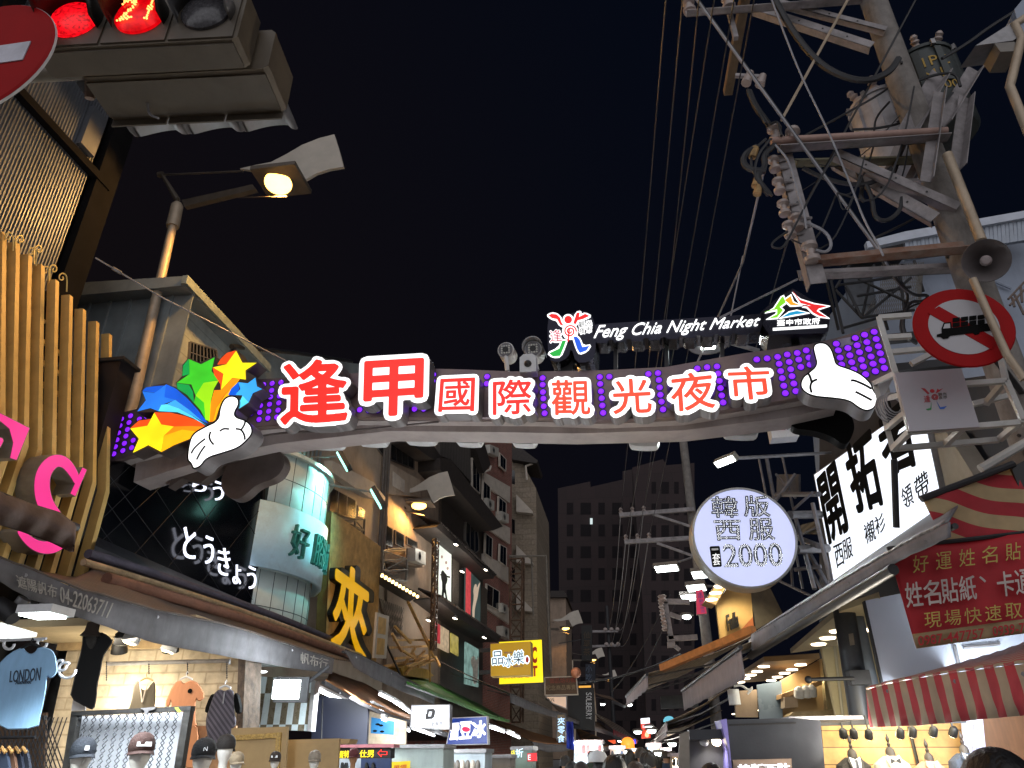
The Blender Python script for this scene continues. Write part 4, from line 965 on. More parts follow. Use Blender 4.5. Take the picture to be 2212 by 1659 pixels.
# lit posters
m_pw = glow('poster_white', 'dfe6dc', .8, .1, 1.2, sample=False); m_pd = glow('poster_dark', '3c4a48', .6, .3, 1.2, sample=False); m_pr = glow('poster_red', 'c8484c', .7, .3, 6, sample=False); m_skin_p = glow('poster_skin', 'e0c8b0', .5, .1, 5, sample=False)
p1_ = slab(L2, l6((1160, 955), (1278, 1055), (1274, 1490), (1152, 1440)), 'poster', m_pw, hC, .30, .08)
slab(L2, smooth_loop(l6((1190, 1215), (1205, 1205), (1222, 1230), (1240, 1250), (1245, 1300), (1225, 1340), (1240, 1450), (1250, 1480), (1235, 1480), (1215, 1380), (1208, 1470), (1190, 1470), (1200, 1330), (1185, 1260)), 1), 'printed_figure', m_ink, p1_, .306, .004)
for u, v in ((1195, 1090), (1232, 1140), (1245, 1190)): slab(L2, l6(*circ(u, v, 9, 10, 14)), 'printed_mark', glow('poster_mark', 'c09a90', .4), p1_, .306, .004)
slab(L2, l6((1180, 1240), (1265, 1260), (1265, 1275), (1180, 1252)), 'printed_bar', m_ink, p1_, .304, .003)
p2_ = slab(L2, l6((1405, 1180), (1532, 1310), (1530, 1700), (1400, 1620)), 'poster', m_pd, hC, .30, .08)
slab(L2, l6((1405, 1182), (1448, 1226), (1444, 1650), (1400, 1620)), 'printed_border', m_pr, p2_, .306, .004)
slab(L2, smooth_loop(l6((1480, 1330), (1497, 1325), (1500, 1365), (1518, 1320), (1530, 1310), (1515, 1380), (1505, 1450), (1490, 1500), (1480, 1560), (1478, 1640), (1462, 1640), (1460, 1540), (1475, 1440), (1468, 1380)), 1), 'printed_figure', m_skin_p, p2_, .308, .004)
for (a, b, c) in ((1300, 1100, 0), (1545, 1330, 0)):
    slab(L2, l6((a - 10, b), (a + 45, b + 45), (a + 42, b + 420), (a - 12, b + 390)), 'carved_panel', mat('carved', '4a423a', .8, 0, .6, 22, bump=.6, bs=20), hC, .22, .1)
# lower shop posters behind the yellow sign
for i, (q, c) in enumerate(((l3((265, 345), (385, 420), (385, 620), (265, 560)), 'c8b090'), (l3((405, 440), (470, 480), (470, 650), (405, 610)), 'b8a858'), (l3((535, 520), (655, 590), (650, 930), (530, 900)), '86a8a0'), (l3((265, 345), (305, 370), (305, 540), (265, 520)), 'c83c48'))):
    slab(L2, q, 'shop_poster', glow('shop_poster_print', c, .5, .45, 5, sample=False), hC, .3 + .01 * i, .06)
slab(L2, smooth_loop(l3((590, 660), (612, 640), (630, 700), (655, 640), (650, 760), (640, 900), (600, 900), (605, 780), (580, 700)), 1), 'printed_figure', mat('poster_white_print', 'd8d4c8', .6), hC, .33, .01)
for u, v in ((1318, 980), (1575, 1200), (1372, 1215), (1310, 1622), (1080, 1640), (1565, 1790)):
    c = L2.at(*l6((u, v))[0], 1.05); f = MB().lathe([(.05, -.12), (.12, -.02), (.12, .02)], c, Vector((-.3, -.2, -1)), 12).build('spotlight', m_dark, hC); MB().lathe([(.10, .021), (.09, .03)], c, Vector((-.3, -.2, -1)), 12).build('bulb', glow('spot_bulb', 'fff2dc', 8, sample=False), f)
for u, v in ((1220, 1000), (1470, 1250), (1250, 1640)): lamp('spot_light', 'POINT', L2.at(*l6((u, v))[0], 1.3), 60, (1, .93, .82), hC, size=.15)
hD = thing('brick_apartments', 'red brick apartment front with pale window surrounds and a row of air conditioners', 'apartment house', (-6, 41, 0))
slab(L2, [(1045, 930), (1106, 930), (1104, 1650), (1042, 1640)], 'wall', m_brick, hD, 0, 8)
for k, v in enumerate((360, 720, 1070, 1420)):
    slab(L2, l6((1560, v - 10 - (0 if k else 0)), (1790, v + 120), (1788, v + 150 + 110), (1558, v + 100)), 'pale_band', m_trim, hD, .12, .12)
for (a, b, c, d) in (((1460, 225), (1530, 330), (1530, 545), (1460, 480)), ((1555, 420), (1620, 480), (1620, 640), (1550, 600)), ((1690, 560), (1760, 620), (1755, 790), (1685, 720)), ((1575, 880), (1640, 930), (1635, 1110), (1570, 1060)), ((1700, 975), (1762, 1010), (1760, 1180), (1695, 1130)), ((1585, 1320), (1700, 1390), (1695, 1560), (1580, 1500)), ((1700, 180), (1758, 240), (1755, 350), (1700, 300))):
    window(L2, l6(a, b, c, d), hD, m_trim, m_glass, .14, 2)
slab(L2, l6((1470, 80), (1560, 75), (1620, 290), (1560, 360), (1535, 290)), 'tiled_eave', m_roof, hD, .5, .6)
MB().tube([L2.at(*l6((1620, 300))[0], .5), L2.at(*l6((1612, 330))[0], .5), L2.at(*l6((1550, 360))[0], .4)], .06, 8).build('gutter_pipe', m_trim, hD)
for (u, v, w, h, lb) in ((1615, 110, 75, 75, 'air conditioner highest up, beside the tiled eave'), (1590, 575, 62, 85, 'air conditioner under the middle windows, left of a pair'), (1715, 690, 62, 80, 'air conditioner under the middle windows, right of a pair'), (1722, 1490, 45, 80, 'air conditioner in the shade below the brick band'), (1725, 1690, 75, 90, 'lowest air conditioner, just above the yellow signs')):
    (a, b), (c, d) = l6((u, v), (u + w, v + h)); ac_unit(L2, a, b, c - a, d - b, lb, .02)
ac_unit(XL, *l6((965, 1010))[0], 22, 28, 'big air conditioner behind the scaffold, left of the white poster', .6)
PE = YP(45); hE = thing('corner_apartments', 'pale end wall of the apartment block with sloping balcony parapets', 'apartment house', PE.at(1130, 1300))
slab(PE, [(1104, 955), (1158, 1055), (1164, 1660), (1104, 1660)], 'wall', bricks('end_wall', '8d8070', '827564', '6a6054', 1.1, .35, 'xz'), hE, 0, 8)
slab(PE, l6((1790, 95), (1815, 90), (2030, 250), (2020, 275), (1800, 240)), 'eave', m_roof, hE, .6, 3)
for v in (545, 985, 1400): slab(PE, l6((1842, v), (1985, v + 148), (1985, v + 165), (1842, v + 150)), 'parapet', m_trim, hE, .5, .6); 
for v in (330, 760, 1180): slab(PE, l6((1805, v), (1830, v + 10), (1830, v + 130), (1805, v + 120)), 'window', m_glass, hE, .02, .04)
m = MB(); m.tube([PE.at(*l6((2025, 262))[0], .3), PE.at(*l6((1925, 300))[0], .3), PE.at(*l6((1935, 420))[0], .3)], .08, 6); m.build('downpipe', m_trim, hE)
hF = thing('far_house', 'grey low house beyond the tall sign frame', 'house', onY(1200, 1400, 62)); slab(YP(62), [(1160, 1282), (1222, 1282), (1226, 1640), (1160, 1640)], 'wall', m_brown, hF, 0, 6); slab(YP(62), [(1162, 1276), (1218, 1276), (1226, 1290), (1160, 1290)], 'roof', m_roof, hF, .4, 6)
# towers at the end of the street
m_tw = bricks('tower_tile', '2e2122', '281d1e', '1e1718', 3.2, 3.1, 'xz', bump=.1, ms=.05); m_twin = mat('tower_window', '171316', .6, spec=.1)
def tower(pl, poly, cols, rows, u0, u1, v0, v1, nm, label, dep=18):
    t = thing(nm, label, 'tower', pl.at((u0 + u1) / 2, 1638)); slab(pl, poly, 'wall', m_tw, t, 0, dep)
    for i in range(cols):
        for j in range(rows):
            u = u0 + (u1 - u0) * (i + .5) / cols; v = v0 + (v1 - v0) * (j + .5) / rows; w = (u1 - u0) / cols * (.33 if i % 2 else .2); h = (v1 - v0) / rows * .27
            slab(pl, quad_r(u - w, v - h, u + w, v + h), 'window', m_twin, t, .05, .3)
    return t
tower(YP(150), [(1205, 1055), (1275, 1040), (1275, 1052), (1345, 1036), (1345, 1018), (1392, 1008), (1392, 1660), (1212, 1660)], 5, 12, 1214, 1385, 1075, 1640, 'apartment_tower', 'dark stepped apartment tower at the end of the street, left of two', 20)
tower(YP(128), [(1366, 1010), (1432, 992), (1440, 1005), (1500, 1000), (1500, 1660), (1400, 1660), (1388, 1300)], 4, 13, 1400, 1498, 1030, 1640, 'apartment_tower', 'dark brick apartment tower at the end of the street, right of two', 20)
t = thing('lit_window', 'single lit window slit high up on the left tower', 'window', onY(1277, 1126, 149.5)); slab(YP(149.7), k7((1612, 40), (1628, 40), (1628, 78), (1612, 78)), 'pane', glow('lit_slit', 'c8d8d8', .8), t, .2, .2)

# ================================================================== scaffolds and sign frames on the left
def lattice(name, label, legs, r, n, m, brace=True, cat='scaffold'):
    """legs: list of (bottom, top) points; rungs and diagonals between neighbours"""
    t = thing(name, label, cat, legs[0][0]); mb = MB()
    for a, b in legs: mb.tube([a, b], r, 6)
    mb.build('uprights', m, t); mb = MB(); k = len(legs)
    for i in range(k):
        (a0, a1), (b0, b1) = legs[i], legs[(i + 1) % k]
        if k == 2 and i == 1: break
        for j in range(n + 1): mb.tube([a0.lerp(a1, j / n), b0.lerp(b1, j / n)], r * .8, 5)
        if brace:
            for j in range(n):
                p, q = (a0.lerp(a1, j / n), b0.lerp(b1, (j + 1) / n)) if (i + j) % 2 else (b0.lerp(b1, j / n), a0.lerp(a1, (j + 1) / n)); mb.tube([p, q], r * .6, 5)
    mb.build('bracing', m, t); return t
m_scaf = mat('scaffold_rust', '5a4434', .7, .2, .4, 6); m_scafg = mat('scaffold_grey', '6d675f', .6, .3, .3, 6); m_plank = mat('raw_timber', 'c09458', .7, 0, .3, 5, stretch=(1, 1, .3))
X5 = XP(-6.8)
lattice('sign_tower', 'narrow rusty lattice tower left of the lit white poster', [(X5.at(*l6((1095, 1900))[0]), X5.at(*l6((1115, 940))[0])), (X5.at(*l6((1145, 1900))[0]), X5.at(*l6((1165, 955))[0])), (X5.at(*l6((1125, 1900))[0], .5), X5.at(*l6((1140, 930))[0], .5))], .035, 14, m_scaf)
lattice('box_scaffold', 'grey box scaffold right of the gold signboard', [(XL.at(*l6((675, 1300))[0], .8), XL.at(*l6((680, 1035))[0], .8)), (XL.at(*l6((880, 1300))[0], .8), XL.at(*l6((895, 1010))[0], .8)), (XL.at(*l6((900, 1290))[0], .3), XL.at(*l6((905, 1030))[0], .3)), (XL.at(*l6((700, 1290))[0], .3), XL.at(*l6((690, 1050))[0], .3))], .035, 3, m_scafg)
lattice('roof_frame', 'small dark steel frame standing behind the top of the gold signboard', [(XL.at(*l6((340, 850))[0], .2), XL.at(*l6((350, 780))[0], .2)), (XL.at(*l6((430, 905))[0], .2), XL.at(*l6((440, 770))[0], .2)), (XL.at(*l6((510, 960))[0], .2), XL.at(*l6((520, 760))[0], .2))], .04, 2, m_darkw)
YF = YP(38); 
lattice('tall_sign_frame', 'tall rusty sign frame with ladder rungs in front of the corner apartments', [(YF.at(1104, 1560), YF.at(1100, 1208)), (YF.at(1124, 1560), YF.at(1128, 1206)), (YF.at(1130, 1560, -1), YF.at(1132, 1206, -1))], .05, 10, m_scaf)
t = thing('bent_pipe_frame', 'thin pale pipe frame bent over at the top beside the tall sign frame', 'frame', YF.at(1186, 1520))
MB().tube([YF.at(1100, 1202, .6), YF.at(1180, 1201, .6), YF.at(1183, 1300, .6), YF.at(1190, 1450, .6)], .07, 8).build('pipe', m_scafg, t, smooth=True); MB().tube([YF.at(1148, 1205, .3), YF.at(1152, 1330, .3)], .05, 6).build('pipe', m_scafg, t)
# broken timber frame lit by the orange lamp
tb = thing('timber_framework', 'tangle of pale timber beams and props lit orange beside the gold signboard', 'framework', XL.at(910, 1480, .8))
XB = XP(-7.2)
for a, b in (((430, 580), (600, 940)), ((345, 740), (450, 850)), ((330, 790), (390, 900)), ((340, 830), (570, 830)), ((300, 880), (560, 870)), ((280, 1000), (590, 940)), ((570, 830), (575, 1100)), ((400, 900), (540, 990)), ((480, 880), (400, 1000)), ((540, 900), (420, 1050)), ((610, 940), (640, 1000)), ((440, 590), (560, 830)), ((350, 950), (560, 930)), ((430, 1000), (560, 960)), ((460, 890), (500, 1010)), ((390, 1040), (600, 960))):
    (u, v), (w, x) = k7(a, b); MB().beam(XB.at(u, v, random.uniform(-.3, .3)), XB.at(w, x, random.uniform(-.3, .3)), .07).build('timber', m_plank, tb)
MB().beam(XB.at(*k7((230, 720))[0]), XB.at(*k7((385, 1060))[0]), .05).build('strut', m_darkw, tb)
MB().prism([XB.at(*p) for p in k7((385, 1010), (430, 990), (560, 1020), (600, 1060), (560, 1080), (400, 1060))], (-.5, 0, 0)).build('sheet', mat('yellow_sheet', 'a88430', .6), tb)
dr = thing('leaning_door', 'pale door panel leaning at the right foot of the gold signboard', 'door', XB.at(830, 1425)); dq = k7((232, 650), (310, 675), (292, 950), (212, 945)); slab(XB, dq, 'frame', m_trim, dr, .1, .06)
for s, e in ((.55, .92), (.08, .45)): slab(XB, [bil(dq, .2, e), bil(dq, .8, e), bil(dq, .8, s), bil(dq, .2, s)], 'panel', mat('door_panel', 'b08a4e', .5, 0, .3, 3), dr, .115, .02)
sh = thing('folding_grille', 'dark folding lattice grille above the timber beams', 'grille', XL.at(870, 1400)); m = MB(); gq = k7((245, 560), (560, 680), (550, 850), (330, 800))
for i in range(24):
    s = i / 24
    m.tube([XL.at(*bil(gq, s, 0), .3), XL.at(*bil(gq, min(1, s + .08), 1), .3)], .012, 4); m.tube([XL.at(*bil(gq, s, 1), .3), XL.at(*bil(gq, min(1, s + .08), 0), .3)], .012, 4)
m.build('lattice', m_scafg, sh); slab(XL, gq, 'shutter', m_brown, sh, .1, .05)
bl = thing('bulb_canopy', 'ribbed canopy edged with a row of small warm bulbs right of the gold signboard', 'canopy', XL.at(840, 1270))
MB().prism([XL.at(*p, 1.6) for p in k7((245, 405), (500, 545))] + [XL.at(*p, .1) for p in k7((430, 590), (245, 470))], (0, 0, .08)).build('roof', m_roof, bl)
for i in range(11):
    s = i / 10; u, v = 265 + 228 * s, 412 + 136 * s; MB().ball(XL.at(*k7((u, v))[0], 1.62), .055, 8, 6).build('bulb', glow('warm_bulb', 'ffd890', 5, sample=False) if i == 0 else bpy.data.materials['warm_bulb'], bl, smooth=True)

# ================================================================== awnings on the left pavement
FA = XP(-5.2); BA = XP(-8.35); FL2 = Pl((-5.0, 24), 81.5); FB2 = Pl((-8.0, 24), 81.5)
m_stripe = stripes('striped_canvas', '40352f', '6a5a50', (1, 0, 0), .14, .85, .35)
awning(FA, [(-30, 1196), (60, 1228), (167, 1273), (333, 1319), (500, 1353), (600, 1386), (722, 1424)], [(-30, 1240), (67, 1293), (150, 1326), (333, 1389), (517, 1423), (620, 1442), (718, 1456)], BA, [(30, 1222), (160, 1250), (215, 1224), (300, 1240), (450, 1300), (570, 1350), (700, 1392), (792, 1424)], 'awning', 'long dark grey awning with faded phone number writing, nearest on the left', m_fabric, m_stripe, 'awnings on the left pavement')
for q, tx in ((k6((385, 485), (720, 590), (690, 690), (400, 590)), '04-22063711'), (k6((90, 420), (370, 510), (360, 570), (110, 470)), '遮陽帆布'), (k6((1950, 920), (2130, 960), (2120, 1020), (1950, 985)), '帆布行')):
    pass
aA = [o for o in COL.objects if o.name == 'awning'][0]
m_fade = mat('faded_paint', '8a857f', .85, 0, .3, 20)
text(FA, '04-22063711', k6((385, 480), (735, 590), (695, 690), (395, 585)), 'faded_writing', m_fade, aA, .035, .006, shear=.1); text(FA, '遮陽帆布', k6((100, 405), (370, 480), (365, 560), (120, 490)), 'faded_writing', m_fade, aA, .035, .006); text(FA, '帆布行', k6((1950, 905), (2130, 955), (2120, 1020), (1950, 980)), 'faded_writing', m_fade, aA, .035, .006)
rl = thing('rolled_canvas', 'heavy brown canvas end hanging across the foot of the letter S', 'canvas', onX(120, 1180, -5.9))
def rc(a, b):
    u0, v0 = np.interp(a, [0, .4, .75, 1], [-30, 60, 130, 166]), np.interp(a, [0, .4, .75, 1], [1048, 1085, 1106, 1134]); u1, v1 = np.interp(a, [0, .4, .75, 1], [-30, 55, 120, 160]), np.interp(a, [0, .4, .75, 1], [1122, 1148, 1172, 1192])
    return XP(-5.9).at(u0 + (u1 - u0) * b, v0 + (v1 - v0) * b, .12 * math.sin(math.pi * b) + .03 * math.sin(a * 23 + b * 4))
MB().sheet(rc, 30, 8, (-.05, 0, 0)).build('cloth', m_fabric2, rl, smooth=2); MB().tube([onX(-30, 1060, -5.95), onX(165, 1140, -5.95)], .05, 8).build('bar', m_dark, rl)
awning(FA, [(745, 1404), (786, 1419), (853, 1452), (907, 1482), (942, 1500)], [(765, 1442), (805, 1465), (877, 1497), (909, 1508), (938, 1522)], BA, [(792, 1424), (840, 1445), (880, 1464), (930, 1484), (960, 1497)], 'awning', 'plain grey awning hanging above the shoe shop tubes, second on the left', m_fabric, m_stripe, 'awnings on the left pavement')
m_grn = mat('green_canvas', '2d6a1c', .7, 0, .4, 3, dirt=.3); m_org = mat('orange_canvas', '8a5a30', .8, 0, .25, 3, dirt=.3); m_orgs = stripes('orange_stripes', '8f5f38', '6d4a34', (1, 0, 0), .3, .8)
awning(XP(-4.7), [(880, 1474), (935, 1496), (1000, 1520), (1060, 1545), (1102, 1557)], [(880, 1478), (935, 1500), (1000, 1526), (1060, 1552), (1100, 1561)], XP(-7.6), [(868, 1466), (915, 1466), (990, 1498), (1040, 1518), (1095, 1552)], 'awning', 'bright green awning, the only green one on the left pavement', m_grn, m_grn, 'awnings on the left pavement', nv=6)
awning(XP(-4.9), [(703, 1470), (780, 1516), (850, 1545), (930, 1568), (988, 1590)], [(703, 1480), (780, 1524), (850, 1555), (930, 1580), (985, 1600)], XP(-7.8), [(712, 1452), (790, 1478), (860, 1520), (925, 1552), (985, 1584)], 'awning', 'low orange brown awning over the fluorescent tubes, left of the white letter box', m_fabric, m_org, 'awnings on the left pavement')
awning(FL2, [(1102, 1497), (1140, 1514), (1190, 1534), (1222, 1542)], [(1103, 1518), (1140, 1533), (1190, 1548), (1220, 1555)], FB2, [(948, 1428), (1010, 1458), (1080, 1490), (1160, 1520)], 'awning', 'grey awning with a rolled bar below the yellow box signs', m_fabric, m_stripe, 'awnings on the left pavement')
awning(FL2, [(1150, 1602), (1180, 1607), (1215, 1608), (1234, 1612)], [(1155, 1618), (1185, 1625), (1215, 1624), (1232, 1620)], FB2, [(1060, 1553), (1100, 1565), (1160, 1585), (1215, 1600)], 'awning', 'orange awning beside the blue ice sign with a scalloped grey edge', m_fabric, m_org, 'awnings on the left pavement')
awning(FL2, [(1262, 1612), (1290, 1614), (1318, 1612)], [(1262, 1622), (1290, 1626), (1316, 1622)], FB2, [(1242, 1570), (1262, 1580), (1300, 1596)], 'awning', 'small orange awning beside the blue cloth banner', m_fabric, m_orgs, 'awnings on the left pavement')
awning(FL2, [(1223, 1548), (1270, 1566), (1320, 1582), (1344, 1596)], [(1224, 1556), (1270, 1574), (1320, 1590), (1342, 1602)], FB2, [(1190, 1520), (1225, 1535), (1262, 1548), (1300, 1565)], 'awning', 'grey sagging awning right above the blue cloth banner', m_fabric, m_stripe, 'awnings on the left pavement')
awning(FL2, [(1325, 1576), (1360, 1592), (1378, 1598)], [(1325, 1588), (1360, 1602), (1376, 1607)], FB2, [(1282, 1540), (1310, 1552), (1345, 1572)], 'awning', 'far awning with a red lower edge on the left, near the lanterns', mat('red_canvas', '8a2c34', .7, 0, .2, 5), m_stripe, 'awnings on the left pavement')
awning(FL2, [(1322, 1512), (1352, 1525)], [(1322, 1518), (1350, 1530)], FB2, [(1284, 1498), (1320, 1505)], 'awning', 'thin pale awning reaching over the middle of the street far back', m_fabric, m_stripe, 'awnings on the left pavement')
for pts, X, r_, c_, lb in ((((190, 1196), (330, 1238), (500, 1296), (640, 1348), (790, 1412)), -7.9, .07, '4a4654', 'long blue grey rolled canvas above the first awning, highest of three'), (((180, 1214), (330, 1258), (500, 1312), (640, 1362), (780, 1416)), -7.3, .05, 'a08a6c', 'long cream rolled canvas above the first awning, middle of three'), (((230, 1250), (380, 1292), (540, 1340), (660, 1382), (770, 1422)), -6.6, .08, '6a4636', 'long brown rolled canvas above the first awning, lowest of three')):
    MB().tube(smooth_line([XP(X).at(*p) for p in pts]), r_, 10).build('rolled_canvas', mat('rolled_cloth', c_, .85, 0, .25, 6, bump=.5, bs=12), None, smooth=True, label=lb, cat='canvas', group='rolled canvases above the first awning')
# fluorescent tubes
m_tube = glow('tube_light', 'f2f8ff', 9, .04)
TU = [(l2((780, 945), (1225, 1145)), 13.2, 'longest fluorescent tube, under the second awning'), (l2((1290, 1095), (1460, 1180)), 15.5, 'fluorescent tube on the rail above the shoe poster'), (l2((1390, 1215), (1630, 1325)), 15, 'fluorescent tube slanting in front of the shoe poster'), (l2((1365, 995), (1500, 1062)), 17, 'bright tube tucked up under the grey awning'), (l2((1500, 1065), (1640, 1160)), 17.5, 'bright tube left of the white letter box'), (l3((60, 1300), (330, 1395)), 17.5, 'fluorescent tube below the white letter box'),
      (l3((750, 1290), (882, 1335)), 22, 'fluorescent tube right of the blue ice sign, upper of two'), (l3((915, 1340), (1120, 1435)), 22, 'fluorescent tube right of the blue ice sign, lower of two'), (l4((145, 1432), (232, 1480)), 27, 'short fluorescent tube right of the blue cloth banner')]
for (pq, Y, lb) in TU:
    a, b = onY(*pq[0], Y), onY(*pq[1], Y); b = onZ(*pq[1], a.z) if (pq[1][1] < 1630) else b
    if (b - a).length > 9: b = a + (b - a).normalized() * 6
    t = thing('fluorescent_tube', lb, 'tube light', a.lerp(b, .5), 'fluorescent tubes under the awnings'); MB().tube([a, b], .028, 8).build('tube', m_tube, t, smooth=True); MB().beam(a + Vector((0, 0, .06)), b + Vector((0, 0, .06)), .07, .05).build('batten', m_white, t)
    if 'blue' in lb or 'white' in lb: lamp('tube_glow', 'POINT', a.lerp(b, .5) + Vector((.5, -.6, -.3)), 70, (.9, .96, 1), t, size=.3)
lamp('shop_light', 'AREA', onY(740, 1530, 13.2) + Vector((.4, 0, .1)), 260, (.92, .97, 1), size=1.5, aim=(-.2, .3, -1))
# ================================================================== clothes stall, lower left
PB = YP(10.3)
sp_ = thing('clothes_shop', 'clothes shop with a warm lit rough brick back wall', 'shop', PB.at(370, 1700))
wz = PB.at(370, 1386).z
m_bk = bricks('cream_brick', 'c2b49c', 'b9ab94', 'a99a82', .42, .16, 'xz', bump=.9, ms=.012); 
slab(PB, [(150, 1384), (517, 1374), (500, 1800), (60, 1800)], 'brick_wall', m_bk, sp_, 0, .2)
xa, xb = PB.at(140, 1384).x, PB.at(520, 1376).x
MB().box(((xa + xb) / 2, 9.55, wz + .05), (xb - xa + .3, 1.5, .1)).build('ceiling', mat('cream_ceiling', 'b8a585', .8, 0, .08, 2), sp_)
MB().box(((xa + xb) / 2, 10.22, wz - .04), (xb - xa, .1, .12)).build('cornice', mat('cornice', 'a8906c', .7), sp_)
slab(YP(10.2), k6((1545, 940), (1592, 950), (1560, 1659), (1520, 1659)), 'stone_pier', mat('pier_stone', '4f4238', .9, 0, .5, 9, bump=.7, bs=12), sp_, 0, .5)
for i, (u, v, lit) in enumerate(((800, 815, 0), (893, 905, 0), (1103, 868, 1), (1245, 905, 0), (860, 808, 2))):
    c = onZ(*k6((u, v))[0], wz - .14); c.y = min(c.y, 9.8)
    t = MB().lathe([(.05, .10), (.10, .05), (.11, -.07), (.09, -.08)], c, (.2, .2, 1) if lit else (.1, -.4, 1), 16).build('ceiling_spot', m_black if not lit else m_white, sp_, smooth=True)
    if lit: MB().lathe([(.085, -.082), (.07, -.09)], c, (.2, .2, 1), 14).build('bulb', glow('spot_warm', 'ffe9c0', 9, sample=False), t)
    MB().tube([c + Vector((0, 0, .08)), c + Vector((0, 0, .2))], .02, 6).build('stem', m_dark, t)
lamp('shop_spot', 'SPOT', onY(*k6((800, 940))[0], 9.5) , 90, (1, .86, .66), sp_, size=.06, aim=(-.1, .5, -.9), spot=85)
lamp('shop_fill', 'AREA', Vector(((xa + xb) / 2, 9.0, wz - .1)), 80, (1, .87, .68), sp_, size=1.6, aim=(0, .35, -1))
lamp('shop_spot', 'POINT', onY(*k6((760, 1215))[0], 10.0) + Vector((0, -.12, 0)), 40, (1, .9, .66), sp_, size=.08)
PR = YP(10.0); rk = thing('clothes_rail', 'grey metal clothes rail on the brick wall', 'rail', PR.at(365, 1434)); MB().tube([PR.at(*p) for p in k6((700, 984), (1490, 964))], .028, 8).build('bar', m_steel, rk)
for u in (700, 1488): MB().tube([PR.at(*k6((u, 980))[0]), PR.at(*k6((u, 980))[0], -.28)], .02, 6).build('bracket', m_steel, rk)
m = MB()
for u, l_ in ((965, 90), (1215, 85), (1470, 120), (690, 130)):
    for k in range(int(l_ / 14)): m.tube([PR.at(*k6((u + 3 * math.cos(a) , 975 + k * 14 + 7 * math.sin(a)))[0], .02) for a in (0, 1.57, 3.14, 4.71)], .006, 4, closed=True)
m.build('hook_chains', m_dark, rk)
PG1 = YP(9.75)
mc = lambda n, c, **k: mat(n, c, .85, 0, .14, 5, bump=.7, bs=5, stretch=(1, 1, .3), **k)
g = garment(PG1, k6((870, 1105), (900, 1092), (915, 1150), (950, 1158), (985, 1105), (1005, 1098), (1010, 1180), (1000, 1300), (825, 1300), (850, 1210)), 'tank_top', 'brown sleeveless top with a cord, hanging on the brick wall', mc('brown_cloth', '4c4538'), puff=.04); hanger(PG1, g, *k6((950, 1075))[0], 14, .0, mat('hanger_wood', 'a08a60', .5)); MB().tube(smooth_line([PG1.at(*p, .06) for p in k6((905, 1105), (915, 1180), (920, 1250), (935, 1180), (960, 1105))]), .008, 5).build('cord', m_trim, g)
g = garment(PG1, k6((1125, 1112), (1170, 1088), (1190, 1112), (1215, 1100), (1245, 1088), (1290, 1110), (1335, 1200), (1290, 1232), (1270, 1210), (1265, 1330), (1280, 1400), (1120, 1400), (1110, 1210), (1100, 1265), (1062, 1255)), 'peach_shirt', 'peach coloured t-shirt hanging on the brick wall', mc('peach_cloth', 'c98a64'), puff=.05)
hanger(PG1, g, *k6((1208, 1068))[0], 13); MB().lathe([(.03, 0), (.03, .01)], PG1.at(*k6((1232, 1160))[0], .055), PG1.n, 10).build('badge', m_ink, g)
garment(PG1, k6((1200, 1380), (1275, 1370), (1290, 1480), (1260, 1660), (1190, 1660), (1200, 1500)), 'peach_trousers', 'peach trousers under the peach t-shirt', mc('peach_cloth_dark', 'bd8058'), puff=.04, cat='trousers')
PG2 = YP(9.4)
mpat = mc('patterned_cloth', '4a4550'); 
g = garment(PG2, k6((1385, 1175), (1425, 1145), (1455, 1160), (1490, 1145), (1520, 1165), (1520, 1290), (1535, 1380), (1500, 1410), (1500, 1530), (1340, 1530), (1345, 1450), (1330, 1370), (1345, 1290)), 'patterned_shirt', 'grey patterned shirt with a zip and black sleeves, right of the peach t-shirt', stripes('cloth_pattern', '5b5560', '3a3640', (.7, 0, .7), .05, .85, .5), puff=.05)
slab(PG2, smooth_loop(k6((1385, 1175), (1360, 1190), (1322, 1290), (1345, 1305), (1380, 1250)), 1), 'sleeve', m_ink, g, .03, .07); slab(PG2, smooth_loop(k6((1520, 1165), (1540, 1190), (1560, 1290), (1530, 1312), (1515, 1250)), 1), 'sleeve', m_ink, g, .03, .07)
hanger(PG2, g, *k6((1460, 1125))[0], 12); MB().tube([PG2.at(*p, .058) for p in k6((1455, 1165), (1445, 1240))], .008, 5).build('zip', m_steel, g)
# chain link display stand with its white backing board
PC = YP(6.6); st = thing('mesh_stand', 'dark framed chain link display stand with a white backing board', 'display stand', PC.at(280, 1690))
FR = k6((462, 1292), (1237, 1256), (1150, 1800), (380, 1800))
m_fr = mat('worn_black_frame', '2c2b29', .6, .1, .5, 8, dirt=.4, bump=.4, bs=22)
slab(PC, [bil(FR, -.0, 1), bil(FR, 1, 1), bil(FR, 1, .945), bil(FR, 0, .945)], 'top_rail', m_fr, st, .04, .08)
for s0, s1 in ((0, .055), (.945, 1.0)): slab(PC, [bil(FR, s0, .945), bil(FR, s1, .945), bil(FR, s1, 0), bil(FR, s0, 0)], 'post', m_fr, st, .035, .07)
slab(PC, [bil(FR, .06, .93), bil(FR, .94, .93), bil(FR, .94, 0), bil(FR, .06, 0)], 'backing_board', mat('white_board', 'c4c8d0', .5, 0, .05, 2), st, -.12, .02)
wm_ = MB(); nx = 13
p00, p10, p01 = PC.at(*bil(FR, .055, .94)), PC.at(*bil(FR, .945, .94)), PC.at(*bil(FR, .055, 0))
ex = (p10 - p00) / nx; st_len = ex.length; ez = Vector((0, 0, -st_len * 1.05)); rows = 14
